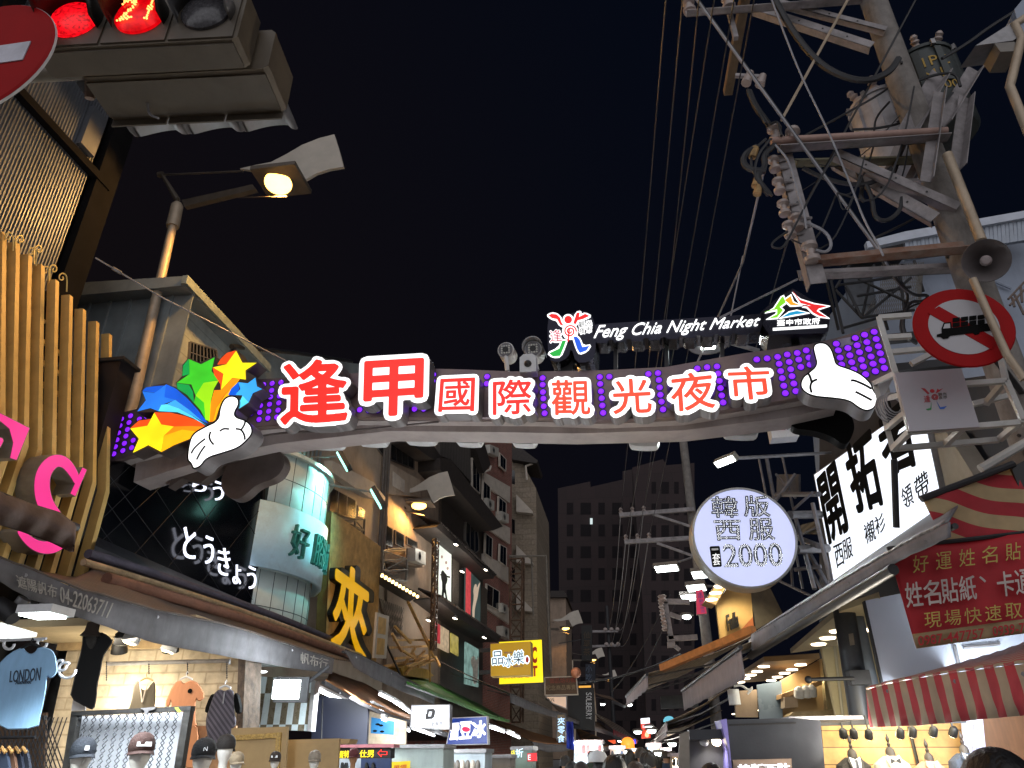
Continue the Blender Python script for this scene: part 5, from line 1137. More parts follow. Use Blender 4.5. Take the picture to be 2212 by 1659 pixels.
for i in range(nx + 1):
    pts = []
    for j in range(rows * 2 + 1): pts.append(p00 + ex * (i + (.5 if j % 2 else 0) - .0) + ez * (j * .5))
    pts2 = [p00 + ex * (i + (0 if j % 2 else .5)) + ez * (j * .5) + Vector((0, -.008, 0)) for j in range(rows * 2 + 1)]
    if i < nx: wm_.tube(pts, .0055, 4); wm_.tube(pts2, .0055, 4)
wm_.build('wire_mesh', mat('wire', '3b3f45', .4, .5, .2, 5), st)
slab(PC, k6((910, 1272), (1010, 1262), (1000, 1278), (962, 1290), (950, 1315), (935, 1312), (935, 1288)), 'clip', m_steel, st, .06, .02); slab(PC, k6((1130, 1268), (1150, 1264), (1172, 1295), (1158, 1304)), 'tag', mat('green_tag', '8fa838', .5), st, .06, .01)
lamp('board_light', 'AREA', PC.at(300, 1440, .5) + Vector((0, 0, .3)), 60, (.9, .96, 1), size=.6, aim=(0, .6, -1))
# hats on display heads
m_head = mat('display_head', 'c9c7c2', .5, 0, .05, 3)
def cap(u, v, w, Y, col, label, hl, logo=None, turn=0.0, hc=None):
    """peaked cap on a display head: (u, v) middle of the crown, w its width in survey pixels"""
    c = onY(u, v, Y); r = .095 * 1.0; s = 1.0
    sc = (w / F) * (c - CAM).dot(FW) / .215; r = .105 * sc
    a = math.atan2(CAM.x - c.x, c.y) + turn; f = Vector((math.sin(a), -math.cos(a), 0)); x = Vector((math.cos(a), math.sin(a), 0)); z = Vector((0, 0, 1))
    t = thing('display_head', hl, 'display head', c - Vector((0, 0, r * 2.6)), 'heads showing caps')
    MB().lathe([(r * .55, -2.6 * r), (r * .5, -2.2 * r), (r * .52, -1.7 * r), (r * .72, -1.35 * r), (r * .86, -.9 * r), (r * .92, -.4 * r), (r * .9, .1 * r), (r * .6, .6 * r), (.001, .75 * r)], c, z, 18, xs=.88, ys=1.0).build('head', hc or m_head, t, smooth=True)
    n_ = MB().prism([c + f * r * .78 - z * r * .75, c + f * r * .8 - z * r * 1.15 + x * r * .12, c + f * r * .8 - z * r * 1.15 - x * r * .12], f * r * .22); n_.build('nose', hc or m_head, t)
    k = thing('cap', label, 'cap', c - Vector((0, 0, r * .3)), 'caps on display heads')
    mt = mat('cap_cloth', col, .85, 0, .2, 12, bump=.4, bs=60)
    MB().lathe([(r * 1.0, -.45 * r), (r * 1.06, -.3 * r), (r * 1.07, .0), (r * 1.0, .42 * r), (r * .78, .78 * r), (r * .42, 1.0 * r), (.001, 1.05 * r)], c, z, 24, xs=.93, ys=1.06).build('crown', mt, k, smooth=True)
    def brim(a_, b_):
        th = R(-78) + a_ * R(156); e = 1 + .62 * b_ * math.cos(th * 1.05) ** .7
        p = f * math.cos(th) * r * 1.03 * e + x * math.sin(th) * r * .98 * (1 + .12 * b_); return c + p - z * r * (.40 + .20 * b_ * math.cos(th) + .30 * abs(math.sin(th)) ** 2 * b_)
    MB().sheet(brim, 16, 4, (0, 0, .006)).build('brim', mt, k, smooth=2)
    MB().ball(c + z * r * 1.06, r * .07, 8, 5).build('button', mt, k)
    if logo: 
        V, Fs, ar = glyphs(logo, 0, .5, 2); hh = r * .34
        MB().add([c + f * (r * 1.10 + zz * .006 - .12 * r * (abs(xx - .5) * hh * ar / r) ** 2) + x * (xx - .5) * hh * ar + z * (r * .12 + (yy - .5) * hh - 0) - f * (.1 * r * (yy)) for xx, yy, zz in V], Fs).build('stitched_mark', m_white, k, recalc=False)
    return k
cap(*k6((540, 1540))[0], 50, 6.2, '1c222c', 'navy cap with a small white square patch, in front of the chain link', 'white display head under the navy cap', '■', .25)
cap(*k6((920, 1515))[0], 53, 6.25, '3a2420', 'brown cap with a small white mark, in front of the chain link', 'white display head under the brown cap', '▬', .15)
cap(*k6((1322, 1545))[0], 50, 6.9, '0d0e12', 'black cap with a white letter N, right of the chain link stand', 'white display head under the black cap', 'N', .1)
cap(*k6((1465, 1505))[0], 40, 7.6, '1a1513', 'black cap worn backwards, raised behind the black cap', 'white display head under the backwards cap', None, 3.0)
cap(*k6((1535, 1602))[0], 30, 7.4, '8a7c66', 'beige cap half hidden behind the white neck', 'small display head under the beige cap', None, .5)
cap(*k6((1785, 1590))[0], 24, 8.4, '2f2824', 'small dark brown cap before the carved board', 'small beige display head under the dark brown cap', '▬', -.2)
cap(*k6((2040, 1588))[0], 27, 8.8, '7d7468', 'grey two tone cap in front of the plain beige board', 'small display head under the two tone cap', None, .3)
cap(*l2((1130, 1530))[0], 23, 9.6, '5a2a2c', 'small maroon cap in front of the red light sign', 'wooden display head under the maroon cap', None, .2, mat('wood_head', '9a7050', .6))
# light blue t-shirt, left edge
PT = YP(6.0); g = garment(PT, k6((-60, 1060), (-10, 985), (60, 915), (150, 872), (170, 905), (200, 922), (232, 905), (248, 868), (325, 885), (358, 915), (374, 1015), (368, 1048), (330, 1082), (306, 1062), (302, 1130), (285, 1230), (262, 1330), (250, 1405), (-20, 1412), (-40, 1250), (-30, 1060)), 'blue_shirt', 'light blue t-shirt printed LONDON hanging at the left edge', mc('sky_blue_cloth', '86aed2'), puff=.05)
m_prn = mat('navy_print', '2c3848', .8); text(PT, 'LONDON', k6((68, 1030), (268, 1005), (258, 1092), (60, 1105)), 'print', m_prn, g, .054, .004, bold=.005); text(PT, 'Authentic', k6((98, 1092), (208, 1086), (204, 1112), (98, 1118)), 'print', m_prn, g, .054, .004, shear=.3)
hanger(PT, g, *k6((205, 855))[0], 22, .02, m_black)
cr_ = thing('scroll_bracket', 'white curled wire bracket beside the blue t-shirt', 'bracket', PT.at(140, 1460, -.1)); m = MB()
for c_, r_ in (((55, 855), 38), ((270, 850), 34), ((430, 1020), 62), ((395, 990), 40)):
    m.tube([PT.at(*k6((c_[0] + r_ * math.cos(a) * (1 - a * .06), c_[1] + r_ * math.sin(a) * (1 - a * .06)))[0], -.1) for a in [i * .4 for i in range(14)]], .012, 6)
m.tube([PT.at(*p, -.1) for p in k6((-40, 835), (300, 820))], .012, 6); m.build('wire', m_white, cr_, smooth=True)
PK = YP(8.2); g = garment(PK, k6((545, 770), (560, 815), (600, 850), (635, 800), (650, 775), (700, 800), (738, 840), (700, 890), (668, 940), (650, 1050), (632, 1120), (628, 1200), (610, 1285), (565, 1270), (450, 1205), (470, 1120), (495, 1000), (530, 880), (535, 800)), 'black_outfit', 'black t-shirt and shorts hanging beside the dark pillar', mc('black_cloth', '0b0c0e'), puff=.06); hanger(PK, g, *k6((592, 765))[0], 16, .02, m_dark); slab(PK, smooth_loop(k6((548, 800), (630, 800), (615, 860), (590, 892), (565, 870)), 1), 'scarf', mat('grey_scarf', '3a3835', .9, 0, .4, 12), g, .07, .02)
bk_ = thing('bucket_hat', 'brown bucket hat hanging above the black outfit', 'hat', PK.at(198, 1362, .05)); MB().lathe([(.115, -.06), (.075, .0), (.068, .09), (.02, .11), (.001, .11)], PK.at(*k6((595, 770))[0], .1), (0, 0, 1), 20).build('crown', mat('brown_felt', '3d332d', .9), bk_, smooth=True)
lb_ = thing('light_board', 'small white board below the black outfit', 'board', PK.at(168, 1520)); slab(PK, k6((475, 1205), (562, 1200), (548, 1285), (460, 1290)), 'board', m_white, lb_, -.1, .03)
# left floodlight and the stall's own gear
sq = thing('stall_floodlight', 'square white floodlight under the first awning, left edge', 'floodlight', onY(90, 1340, 6.3)); c = onY(*k6((270, 700))[0], 5.2)
MB().box(c + Vector((0, .02, .07)), (.3, .26, .06)).build('housing', m_white, sq); MB().box(c + Vector((0, 0, .03)), (.25, .2, .02)).build('face', glow('flood_white', 'f0fff8', 9), sq); lamp('flood_or_fill_light', 'SPOT', c - Vector((0, 0, .02)), 220, (.93, 1, .98), sq, size=.15, aim=(.1, -.1, -1), spot=150)
for u, v in ((165, 590), (280, 620)): MB().prism([onY(*k6((u + a, v + b))[0], 6.7) for a, b in ((-25, -30), (30, -30), (38, 30), (-40, 25))], (0, .1, 0)).build('bracket_plate', m_steel, sq)
gb = thing('gearbox', 'greasy grey awning gearbox at the left edge under the first awning', 'gearbox', onY(40, 1330, 6.1)); MB().tube([onY(*p, 6.1) for p in k6((-20, 615), (60, 650), (90, 690))], [.10, .09, .07], 12).build('motor', m_dark, gb, smooth=True); MB().tube([onY(*p, 6.2) for p in k6((60, 690), (160, 560))], .06, 10).build('pipe', m_steel, gb, smooth=True)
wp = thing('white_ceiling_panel', 'bright white ceiling panel behind the blue t-shirt', 'ceiling panel', onZ(30, 1370, 3.0)); MB().prism([onZ(*p, 2.95) for p in k6((-60, 750), (0, 745), (235, 810), (100, 822), (-60, 822))], (0, 0, .05)).build('panel', glow('panel_glow', 'eef6f4', 1.1, sample=False), wp)
cl_ = thing('folded_clothes_rack', 'clothes on wooden hangers at the lower left corner', 'clothes rack', PT.at(40, 1680)); MB().tube([PT.at(*p, -.2) for p in k6((-60, 1465), (230, 1460))], .014, 6).build('bar', m_dark, cl_)
for i, c_ in enumerate(('2e3a4e', '6a4c3a', '232b3c', '3d4350')): o_ = i * 45; slab(PT, smooth_loop(k6((-20 + o_, 1545), (10 + o_, 1520), (40 + o_, 1550), (65 + o_, 1720), (-10 + o_, 1720)), 1), 'shirt', mc('rack_cloth', c_), cl_, -.15 - i * .05, .03); MB().tube([PT.at(*p, -.12 - i * .05) for p in k6((-10 + o_, 1560), (12 + o_, 1525), (35 + o_, 1560))], .014, 6).build('wooden_hanger', m_plank, cl_)
lm = thing('lattice_grille', 'dark chain link grille behind the pillar at the lower left', 'grille', YP(7.6).at(60, 1660)); m = MB()
for i in range(14):
    for sg in (1, -1): m.tube([YP(7.6).at(*k6((i * 28 - 60 + (0 if sg > 0 else 130), 1330))[0]), YP(7.6).at(*k6((i * 28 - 60 + (130 if sg > 0 else 0), 1700))[0])], .007, 4)
m.build('mesh', m_dark, lm); slab(YP(7.6), k6((-60, 1300), (285, 1318), (285, 1345), (-60, 1340)), 'rail', m_fr, lm, .02, .05); slab(YP(7.9), k6((-60, 1300), (300, 1300), (280, 1750), (-60, 1750)), 'backing', mat('brown_backing', '6a523e', .8, 0, .3, 3), lm, 0, .03)
# chequered shutter wall and neighbours
def checker(name, ca, cb, w, h):
    m = mat(name, ca, .25); nt = m.node_tree; N = nt.nodes; L = nt.links; tc = N.new('ShaderNodeTexCoord'); mp = N.new('ShaderNodeMapping'); mp.inputs['Scale'].default_value = (1 / w, 1, 1 / h); mp.inputs['Location'].default_value = (.3, .25, .22)
    ck = N.new('ShaderNodeTexChecker'); ck.inputs['Scale'].default_value = 1; ck.inputs['Color1'].default_value = lin(ca); ck.inputs['Color2'].default_value = lin(cb); cmb = N.new('ShaderNodeVectorMath'); cmb.operation = 'MULTIPLY'; cmb.inputs[1].default_value = (1, 0, 1)
    L.new(tc.outputs['Object'], mp.inputs[0]); L.new(mp.outputs[0], cmb.inputs[0]); L.new(cmb.outputs[0], ck.inputs['Vector']); L.new(ck.outputs['Color'], N['Principled BSDF'].inputs['Base Color']); return m
PQ = YP(13.0); cq = thing('chequered_wall', 'tall chequered wall of grey and white glossy strips', 'wall panel', PQ.at(600, 1620)); slab(PQ, k6((1592, 1058), (2040, 1092), (2010, 1420), (1480, 1400)), 'panel', checker('chequer', '5d5648', 'b4c2c8', .115, .50), cq, 0, .1); slab(PQ, k6((2020, 1090), (2045, 1094), (2015, 1422), (1990, 1420)), 'edge', m_steel, cq, .03, .2)
MB().box(PQ.at(585, 1440) + Vector((.2, -.9, .0)), (1.5, 1.4, .05)).build('soffit', mat('white_soffit', 'aab4b8', .5), cq)
MB().lathe([(.12, 0), (.1, -.02)], onZ(*k6((1690, 1032))[0], PQ.at(585, 1440).z - .03), (0, 0, 1), 16).build('downlight', glow('down_white', 'f4fbff', 5, sample=False), cq)
fl = thing('wall_floodlight', 'glaring white floodlight before the chequered wall', 'floodlight', onY(620, 1500, 11.4)); c = onY(*k6((1862, 1150))[0], 11.4); MB().box(c + Vector((.05, .06, .0)), (.5, .14, .36), (1, .25, 0)).build('housing', m_dark, fl); MB().box(c + Vector((0, -.03, 0)), (.40, .03, .27), (1, .25, 0)).build('face', glow('flood_face', 'f4fffc', 12), fl); MB().tube([c + Vector((.2, .1, .05)), c + Vector((.55, .2, .35))], .03, 8).build('bracket', m_dark, fl)
lamp('flood_or_fill_light', 'AREA', c + Vector((-.05, -.1, 0)), 25, (.88, 1, .99), fl, size=.35, aim=(-.2, -.6, -.8)); lamp('flood_or_fill_light', 'POINT', c + Vector((1.0, -1.3, .2)), 200, (.85, .95, 1), fl, size=.2)  # the point lamp is added fill out over the street, lighting the arch
nv = thing('navy_partition', 'dark navy panel wall right of the chequered wall', 'wall panel', YP(14.5).at(735, 1620)); slab(YP(14.5), l2((765, 1000), (1260, 1060), (1245, 1450), (745, 1440)), 'panel', mat('navy_panel', '0b1022', .45, 0, .15, 2), nv, 0, .1); MB().tube([YP(14.5).at(*p, .01) for p in l2((850, 1040), (838, 1400))], .012, 4).build('joint', m_black, nv)
PO = YP(9.3); ob = thing('carved_board', 'beige display board with a carved frame moulding', 'display board', PO.at(550, 1690)); m_bei = mat('beige_board', '9a8058', .7, 0, .12, 3, dirt=.2); slab(PO, k6((1500, 1402), (1862, 1390), (1840, 1800), (1470, 1800)), 'board', m_bei, ob, 0, .05)
m_mol = mat('moulding', 'a08040', .5, 0, .4, 30, bump=.8, bs=30); slab(PO, k6((1520, 1448), (1822, 1428), (1818, 1462), (1518, 1480)), 'moulding', m_mol, ob, .03, .03); slab(PO, k6((1788, 1462), (1818, 1462), (1800, 1800), (1768, 1800)), 'moulding', m_mol, ob, .03, .03)
ob2 = thing('plain_board', 'plain beige display board with a chipped top edge', 'display board', PO.at(690, 1690)); slab(YP(9.6), l2((520, 1405), (1000, 1392), (975, 1800), (500, 1800)), 'board', m_bei, ob2, 0, .05); slab(YP(9.9), l2((985, 1395), (1100, 1398), (1080, 1440), (985, 1445)), 'top', m_bei, ob2, 0, .3)
pb_ = thing('shelf_board', 'peach shelf board behind the beige cap', 'shelf', YP(9.9).at(480, 1640)); slab(YP(9.9), k6((1260, 1385), (1530, 1385), (1500, 1750), (1240, 1750)), 'shelf', mat('peach_board', 'a8805c', .7), pb_, 0, .04)
# red led sign and its stall
PS = YP(11.5); ls = lightbox(PS, l2((990, 1475), (1468, 1478), (1462, 1572), (985, 1570)), 'led_sign', 'black light sign with yellow characters and a red arrow pointing left', 'light sign', m_black, m_dark, .2)
m_ly = glow('led_yellow', 'ffe020', 1.6, .1, sample=False); text(PS, '賣特', l2((995, 1508), (1092, 1500), (1088, 1568), (990, 1572)), 'characters', m_ly, ls, .02, .01); text(PS, '仕男', l2((1185, 1498), (1312, 1494), (1306, 1562), (1182, 1564)), 'characters', m_ly, ls, .02, .01); text(PS, '⇦', l2((1345, 1490), (1432, 1490), (1430, 1560), (1345, 1560)), 'arrow', glow('led_red', 'ff2820', 1.8, sample=False), ls, .02, .01)
slab(PS, l2((990, 1450), (1492, 1442), (1490, 1474), (990, 1475)), 'top_strip', mat('pink_strip', 'a06068', .5), ls, .06, .3); slab(PS, l2((1195, 1572), (1465, 1572), (1460, 1750), (1190, 1750)), 'peg_board', mat('blue_pegboard', '16294e', .5), ls, .01, .05); slab(PS, l2((985, 1572), (1195, 1572), (1190, 1750), (980, 1750)), 'shelf', mat('pale_shelf', '9aa0a8', .5), ls, .01, .05)
for u in (1020, 1055, 1240, 1300): slab(PS, smooth_loop(l2((u - 14, 1640), (u, 1600), (u + 14, 1640), (u + 12, 1700), (u - 12, 1700)), 1), 'shoe', m_black, ls, .08, .07)
pst = thing('shoe_poster_stand', 'cream board with a blue shoe picture behind a wire grid', 'display board', YP(15.6).at(830, 1610)); slab(YP(15.6), l2((1260, 1145), (1605, 1240), (1600, 1445), (1245, 1440)), 'board', mat('cream_board', 'b8a890', .6), pst, 0, .06)
pc_ = slab(YP(15.6), l2((1288, 1200), (1495, 1240), (1490, 1360), (1282, 1345)), 'picture', mat('blue_picture', '2f7fb8', .5, 0, .3, 2), pst, .01, .01)
for u, v in ((1345, 1265), (1375, 1275), (1320, 1325), (1385, 1330)): slab(YP(15.6), smooth_loop(l2((u - 28, v), (u, v - 14), (u + 28, v), (u, v + 14)), 1), 'printed_shoe', m_ink, pc_, .014, .004)
# stalls in the middle distance along the foot of the picture
def stall(u0, u1, v0, Y, col, label, nm='stall_screen'):
    t = thing(nm, label, 'stall', YP(Y).at((u0 + u1) / 2, 1690), 'stalls along the left kerb'); slab(YP(Y), [(u0, v0), (u1, v0 - 2), (u1 - 2, 1720), (u0 - 4, 1720)], 'screen', mat('screen_' + col, col, .6, 0, .15, 3, dirt=.25, bump=.4, bs=6, stretch=(1, 1, .2)), t, 0, .8); slab(YP(Y), [(u0 - 2, v0 - 3), (u1 + 2, v0 - 5), (u1 + 2, v0 + 4), (u0 - 2, v0 + 4)], 'top_rail', m_steel, t, .05, .9); return t
s_ = stall(846, 958, 1612, 13, '9aa6a4', 'grey plastic curtain stall right of the red light sign'); slab(YP(13), l2((1470, 1605), (1640, 1595), (1630, 1750), (1460, 1750)), 'poster', glow('yellow_poster', 'c8b018', .7, .2), s_, .05, .01); text(YP(13), '單價', l2((1490, 1635), (1610, 1625), (1606, 1665), (1486, 1672)), 'writing', mat('poster_red_ink', 'b01818', .6), s_, .056, .006)
s_ = stall(960, 1048, 1622, 15.5, 'a8b4bc', 'pale blue shoe stall with a row of soles'); 
for i in range(7): MB().ball(YP(15.3).at(966 + i * 11, 1655, .15), .09, 10, 6, (.6, .5, 1.2)).build('shoe_sole', m_trim if i % 2 else m_wframe, s_, smooth=True)
s_ = stall(1052, 1102, 1634, 17, '8c857c', 'grey concrete stall pier beside the shoe stall'); stall(1104, 1150, 1616, 19, '8aa39a', 'pale green stall with small lit signs')
for (q, tx, c) in ((l3((945, 1500), (982, 1496), (982, 1548), (945, 1550)), '店', 'f0e020'), (l3((985, 1490), (1055, 1480), (1052, 1562), (985, 1568)), '折', 'd0f0ff')): text(YP(18.9), tx, q, 'lit_character', glow('lit_' + c, c, 1.4, sample=False), s_, .9, .04)

# ================================================================== right side
RP = Pl((4.5, 16.5), 96.5)
m_lightw = glow('lit_signboard', 'eef4ff', 1.0, .06, .6)
def lit(name, col, s=1.0, **k): return glow(name, col, s, **k)
# ---- long white shop sign
SQ = [(1757, 1025), (1988, 862), (2037, 1092), (1800, 1256)]
sg = lightbox(RP, SQ, 'shop_signboard', 'long white lit shop sign with black characters along the wall, right side', 'shop sign', m_lightw, m_steel, .3, 0, 1.6)
ftext(RP, '開', [k5((872, 1455))[0], k5((985, 1335))[0], k8((1075, 110))[0], k8((950, 200))[0]], 'character', m_ink, sg, .016, .012, r=.03)
ftext(RP, '拓', [k5((1040, 1262))[0], k5((1205, 1095))[0], k5((1300, 1600))[0], k8((1130, 5))[0]], 'character', m_ink, sg, .016, .012, r=.03)
ftext(RP, '者', [k5((1240, 1040))[0], k5((1440, 850))[0], k5((1530, 1340))[0], k5((1330, 1420))[0]], 'character', m_ink, sg, .016, .012, r=.03)
for tx, q in (('西', k8((975, 222), (1030, 195), (1050, 335), (1000, 368))), ('服', k8((1030, 190), (1088, 155), (1106, 288), (1050, 312))), ('襯', k8((1168, 88), (1235, 40), (1255, 175), (1190, 212))), ('衫', k8((1238, 38), (1300, 0), (1318, 118), (1256, 150))), ('領', k5((1408, 1520), (1475, 1460), (1500, 1600), (1440, 1648))), ('帶', k5((1495, 1450), (1580, 1378), (1602, 1530), (1520, 1590)))):
    text(RP, tx, q, 'character', m_ink, sg, .014, .008)
MB().tube([RP.at(*k5((1370, 1320))[0], .9), RP.at(*k8((1385, 100))[0], .9)], .05, 8).build('prop', m_dark, sg)
# ---- right hand building: wall, cage, roofed house at the back
rb = thing('corner_building', 'grey building behind the white shop sign on the right', 'building', (6.5, 13, 0))
slab(RP, [(1770, 900), (1990, 830), (2212, 800), (2212, 1659), (1770, 1659)], 'wall', mat('grey_wall', '34343a', .8, 0, .25, 1, dirt=.5, streak=1), rb, -.5, .3)
slab(RP, k5((1590, 1130), (1700, 1130), (1890, 1430), (1700, 1520)), 'side_pier', mat('pier_plaster', '8b8378', .8, 0, .15, 2, dirt=.3, streak=1), rb, -.1, .3)
hr = thing('white_roofed_house', 'pale blue grey house with a white ribbed roof edge, upper right', 'house', (9, 17, 0))
PH = Pl((7.5, 17), 8)
m_pale = mat('pale_blue_wall', '8b94a4', .7, 0, .1, 1, dirt=.3, streak=1)
slab(PH, [(1880, 556), (2260, 520), (2260, 1100), (1960, 1100)], 'wall', m_pale, hr, 0, 5)
slab(PH, k2((1190, 1565), (1440, 1500), (2300, 1350), (2300, 1395), (1440, 1555), (1200, 1605)), 'fascia', mat('white_fascia', 'b4bac6', .5, 0, .1, 2, dirt=.2), hr, .9, .15)
m = MB()
for i in range(34):
    u = 1440 + i * 26; v0 = 1555 - (u - 1440) * .163; m.prism([PH.at(*p, .8 - .02 * (i % 2)) for p in k2((u, v0), (u + 22, v0 - 3.5), (u + 34, v0 + 120), (u + 8, v0 + 126))], -PH.n * .12)
m.build('ribbed_eave', mat('ribbed_white', '98a0ac', .5, .1, .1, 2, dirt=.3), hr)
slab(PH, k2((1090, 1640), (1440, 1560), (1440, 1659), (1090, 1659)), 'dark_soffit', m_dark, hr, .5, 1.0)
MB().tube([PH.at(*p, .1) for p in k5((1850, 160), (1960, 140), (2130, 210))], .04, 6).build('pipe', m_pale, hr)
rc_ = thing('rusty_railing', 'rusty railing on the pale house at the right edge', 'railing', PH.at(2190, 720, .4)); m = MB()
for a, b in (((2110, 280), (2212, 170)), ((2120, 320), (2212, 220)), ((2150, 250), (2212, 380)), ((2135, 270), (2150, 330)), ((2190, 200), (2200, 300))): m.tube([PH.at(*p, .5) for p in k5(a, b)], .03, 6)
m.build('bars', m_rust, rc_)
# steel mesh cage
CG = Pl((4.3, 15.5), 6); cg = thing('mesh_cage', 'dark steel balcony cage with wire mesh above the white shop sign', 'cage', CG.at(1880, 720)); m = MB()
for a, b in (((990, 220), (1160, 400)), ((1160, 400), (1500, 350)), ((1000, 190), (1420, 130)), ((1140, 150), (1480, 310)), ((1180, 390), (1480, 140)), ((1400, 60), (1440, 380)), ((1420, 60), (1560, 90)), ((1500, 30), (1560, 230)), ((1130, 260), (1480, 200)), ((1060, 200), (1160, 400)), ((930, 150), (1010, 480)), ((960, 150), (1040, 500)), ((1240, 60), (1160, 400)), ((1300, 380), (1330, 480)), ((1030, 470), (1270, 400)), ((990, 210), (1080, 60))):
    m.tube([CG.at(*p, random.uniform(-.4, .4)) for p in k5(a, b)], .035, 6)
m.build('bars', m_dark, cg); m = MB(); mq = k5((1290, 60), (1560, 40), (1540, 360), (1180, 390))
for i in range(26):
    s = i / 25; m.tube([CG.at(*bil(mq, s, 0), -.3), CG.at(*bil(mq, min(1, s + .25), 1), -.3)], .007, 4); m.tube([CG.at(*bil(mq, s, 1), -.3), CG.at(*bil(mq, min(1, s + .25), 0), -.3)], .007, 4)
m.build('mesh', m_wframe, cg)
for a, b in (((1000, 60), (1440, 20)), ((1040, 130), (1400, 300))): slab(CG, k5(a, (b[0], a[1] - 10), b, (a[0] + 40, b[1] + 20)), 'sheet', mat('grey_sheet', '474a50', .5, .2, .3, 3), cg, -1.2, .05)
# dim steel clutter behind the round sign
cs = thing('steel_clutter', 'dim stack of steel poles and sheets between the round sign and the white shop sign', 'scaffold', RP.at(1740, 1150)); m = MB()
for a, b in (((990, 0), (1080, 480)), ((1140, 0), (1240, 480)), ((1200, 560), (1330, 1230)), ((1260, 560), (1440, 1230)), ((1080, 160), (1260, 380)), ((1260, 160), (1080, 400)), ((1080, 350), (1480, 345)), ((1240, 490), (1420, 330)), ((1260, 750), (1480, 640)), ((1100, 1150), (1440, 1310)), ((1220, 1000), (1235, 1210)), ((1340, 900), (1500, 1240)), ((1380, 880), (1560, 1200)), ((1420, 430), (1600, 1200)), ((1250, 1050), (1500, 1020)), ((1300, 760), (1480, 830)), ((920, 20), (1000, 420))):
    m.tube([RP.at(*p, random.uniform(.2, .9)) for p in l5(a, b)], random.choice((.03, .045, .06)), 6)
m.build('poles', mat('dim_steel', '6a6a70', .5, .3, .3, 5), cs)
slab(RP, l5((1085, 160), (1290, 160), (1290, 350), (1085, 350)), 'sheet', mat('dim_sheet', '50525a', .6), cs, .15, .05); slab(RP, l5((1290, 640), (1470, 590), (1480, 720), (1320, 720)), 'sheet', stripes('dim_ribbed', '6a6658', '4a463c', (0, 0, 1), .12), cs, .2, .05)
# ---- round sign
c0 = YP(15.4).at(1607, 1160); RS = Pl((c0.x, c0.y), 4)
rsn = thing('round_sign', 'big round lit lavender sign with dotted characters and the number 2000', 'shop sign', c0 - Vector((0, 0, 1.2)))
rr = (RS.at(1720, 1163) - RS.at(1494, 1163)).length / 2
MB().lathe([(rr, -.42), (rr * 1.01, -.38), (rr * 1.01, .0), (rr * 1.0, .05), (rr * .965, .06), (rr * .96, .03)], c0, RS.n, 56).build('drum', mat('drum_metal', '9a9a98', .35, .5, .12, 3, dirt=.2), rsn, smooth=True)
fc_ = MB().lathe([(rr * .957, .02), (rr * .957, .036)], c0, RS.n, 56).build('face', glow('lavender_face', 'b6bce0', .95, .07, .8), rsn)
m_dotw = glow('dot_led', 'f4f8ff', 1.2, sample=False)
for tx, q, st_, b_ in (('韓', l5((475, 370), (710, 368), (722, 560), (485, 562)), 6, .0), ('版', l5((780, 362), (1000, 362), (1025, 552), (788, 552)), 6, .0), ('西', l5((502, 595), (740, 590), (750, 772), (525, 775)), 6, .0), ('服', l5((822, 578), (1040, 570), (1068, 768), (835, 772)), 6, .0), ('2000', l5((580, 812), (1128, 795), (1152, 1020), (600, 1030)), 5, 0)):
    ch_ = text(RS, tx, q, 'character', mat('slate_ink', '3a4252', .5), rsn, .042, .01, bold=.02 if tx == '2000' else .0) if tx == '2000' else ftext(RS, tx, q, 'character', mat('slate_ink', '20283a', .5), rsn, .042, .01, r=.028)
    m = MB()
    for x, y in stroke_points(tx, 110 if tx != '2000' else 150, st_): m.lathe([(.0095, 0), (.007, .012)], RS.at(*bil(q, x, y), .05), RS.n, 6)
    m.build('light_dots', m_dotw, ch_)
bx = l5((468, 832), (545, 828), (555, 838), (574, 1012), (566, 1022), (494, 1026), (484, 1016), (460, 842)); b_ = slab(RS, bx, 'black_label', m_ink, rsn, .045, .01)
text(RS, '一', l5((478, 852), (540, 850), (541, 866), (480, 870)), 'label_character', m_white, b_, .054, .006); text(RS, '套', l5((484, 898), (556, 894), (562, 1005), (492, 1012)), 'label_character', glow('label_white', 'f0f0f0', .9), b_, .054, .006)
for (a, b) in (((1210, 540), (1490, 535)), ((1270, 865), (1560, 850))): MB().tube([RS.at(*l5(a)[0], -.2), RP.at(*l5(b)[0], .1)], .09, 12).build('arm_pipe', m_steel, rsn, smooth=True)
# ---- concrete utility pole and its gear
pb_ = onY(2071, 517, 7.8); px, py = pb_.x, pb_.y
m_conc = mat('pole_concrete', '75706c', .85, 0, .25, 5, dirt=.6, bump=.35, bs=30, streak=1)
up = thing('utility_pole', 'stained concrete utility pole with steel crossarms, right side', 'utility pole', (px, py, 0))
MB().tube([(px, py, 0), (px, py, 8), (px, py, 17)], [.215, .19, .165], 24).build('shaft', m_conc, up, smooth=True)
m = MB()
for i in range(14):
    a = i * 1.9; z = 3 + i * .8; m.tube([(px + math.cos(a) * .17, py + math.sin(a) * .17, z), (px + math.cos(a) * .22, py + math.sin(a) * .22, z)], .018, 6)
m.build('step_bolts', m_dark, up)
m_arm = mat('angle_steel', '8a8586', .6, .25, .3, 5, dirt=.45); m_armr = mat('rusty_arm', '7a4e36', .75, .1, .35, 5, dirt=.4, col2='8a7a70')
def same_z(p, q, Y, h=None):
    """two survey points joined by a level bar: the first at distance Y, the second at its height"""
    a = onY(*p, Y); return a, onZ(*q, a.z)
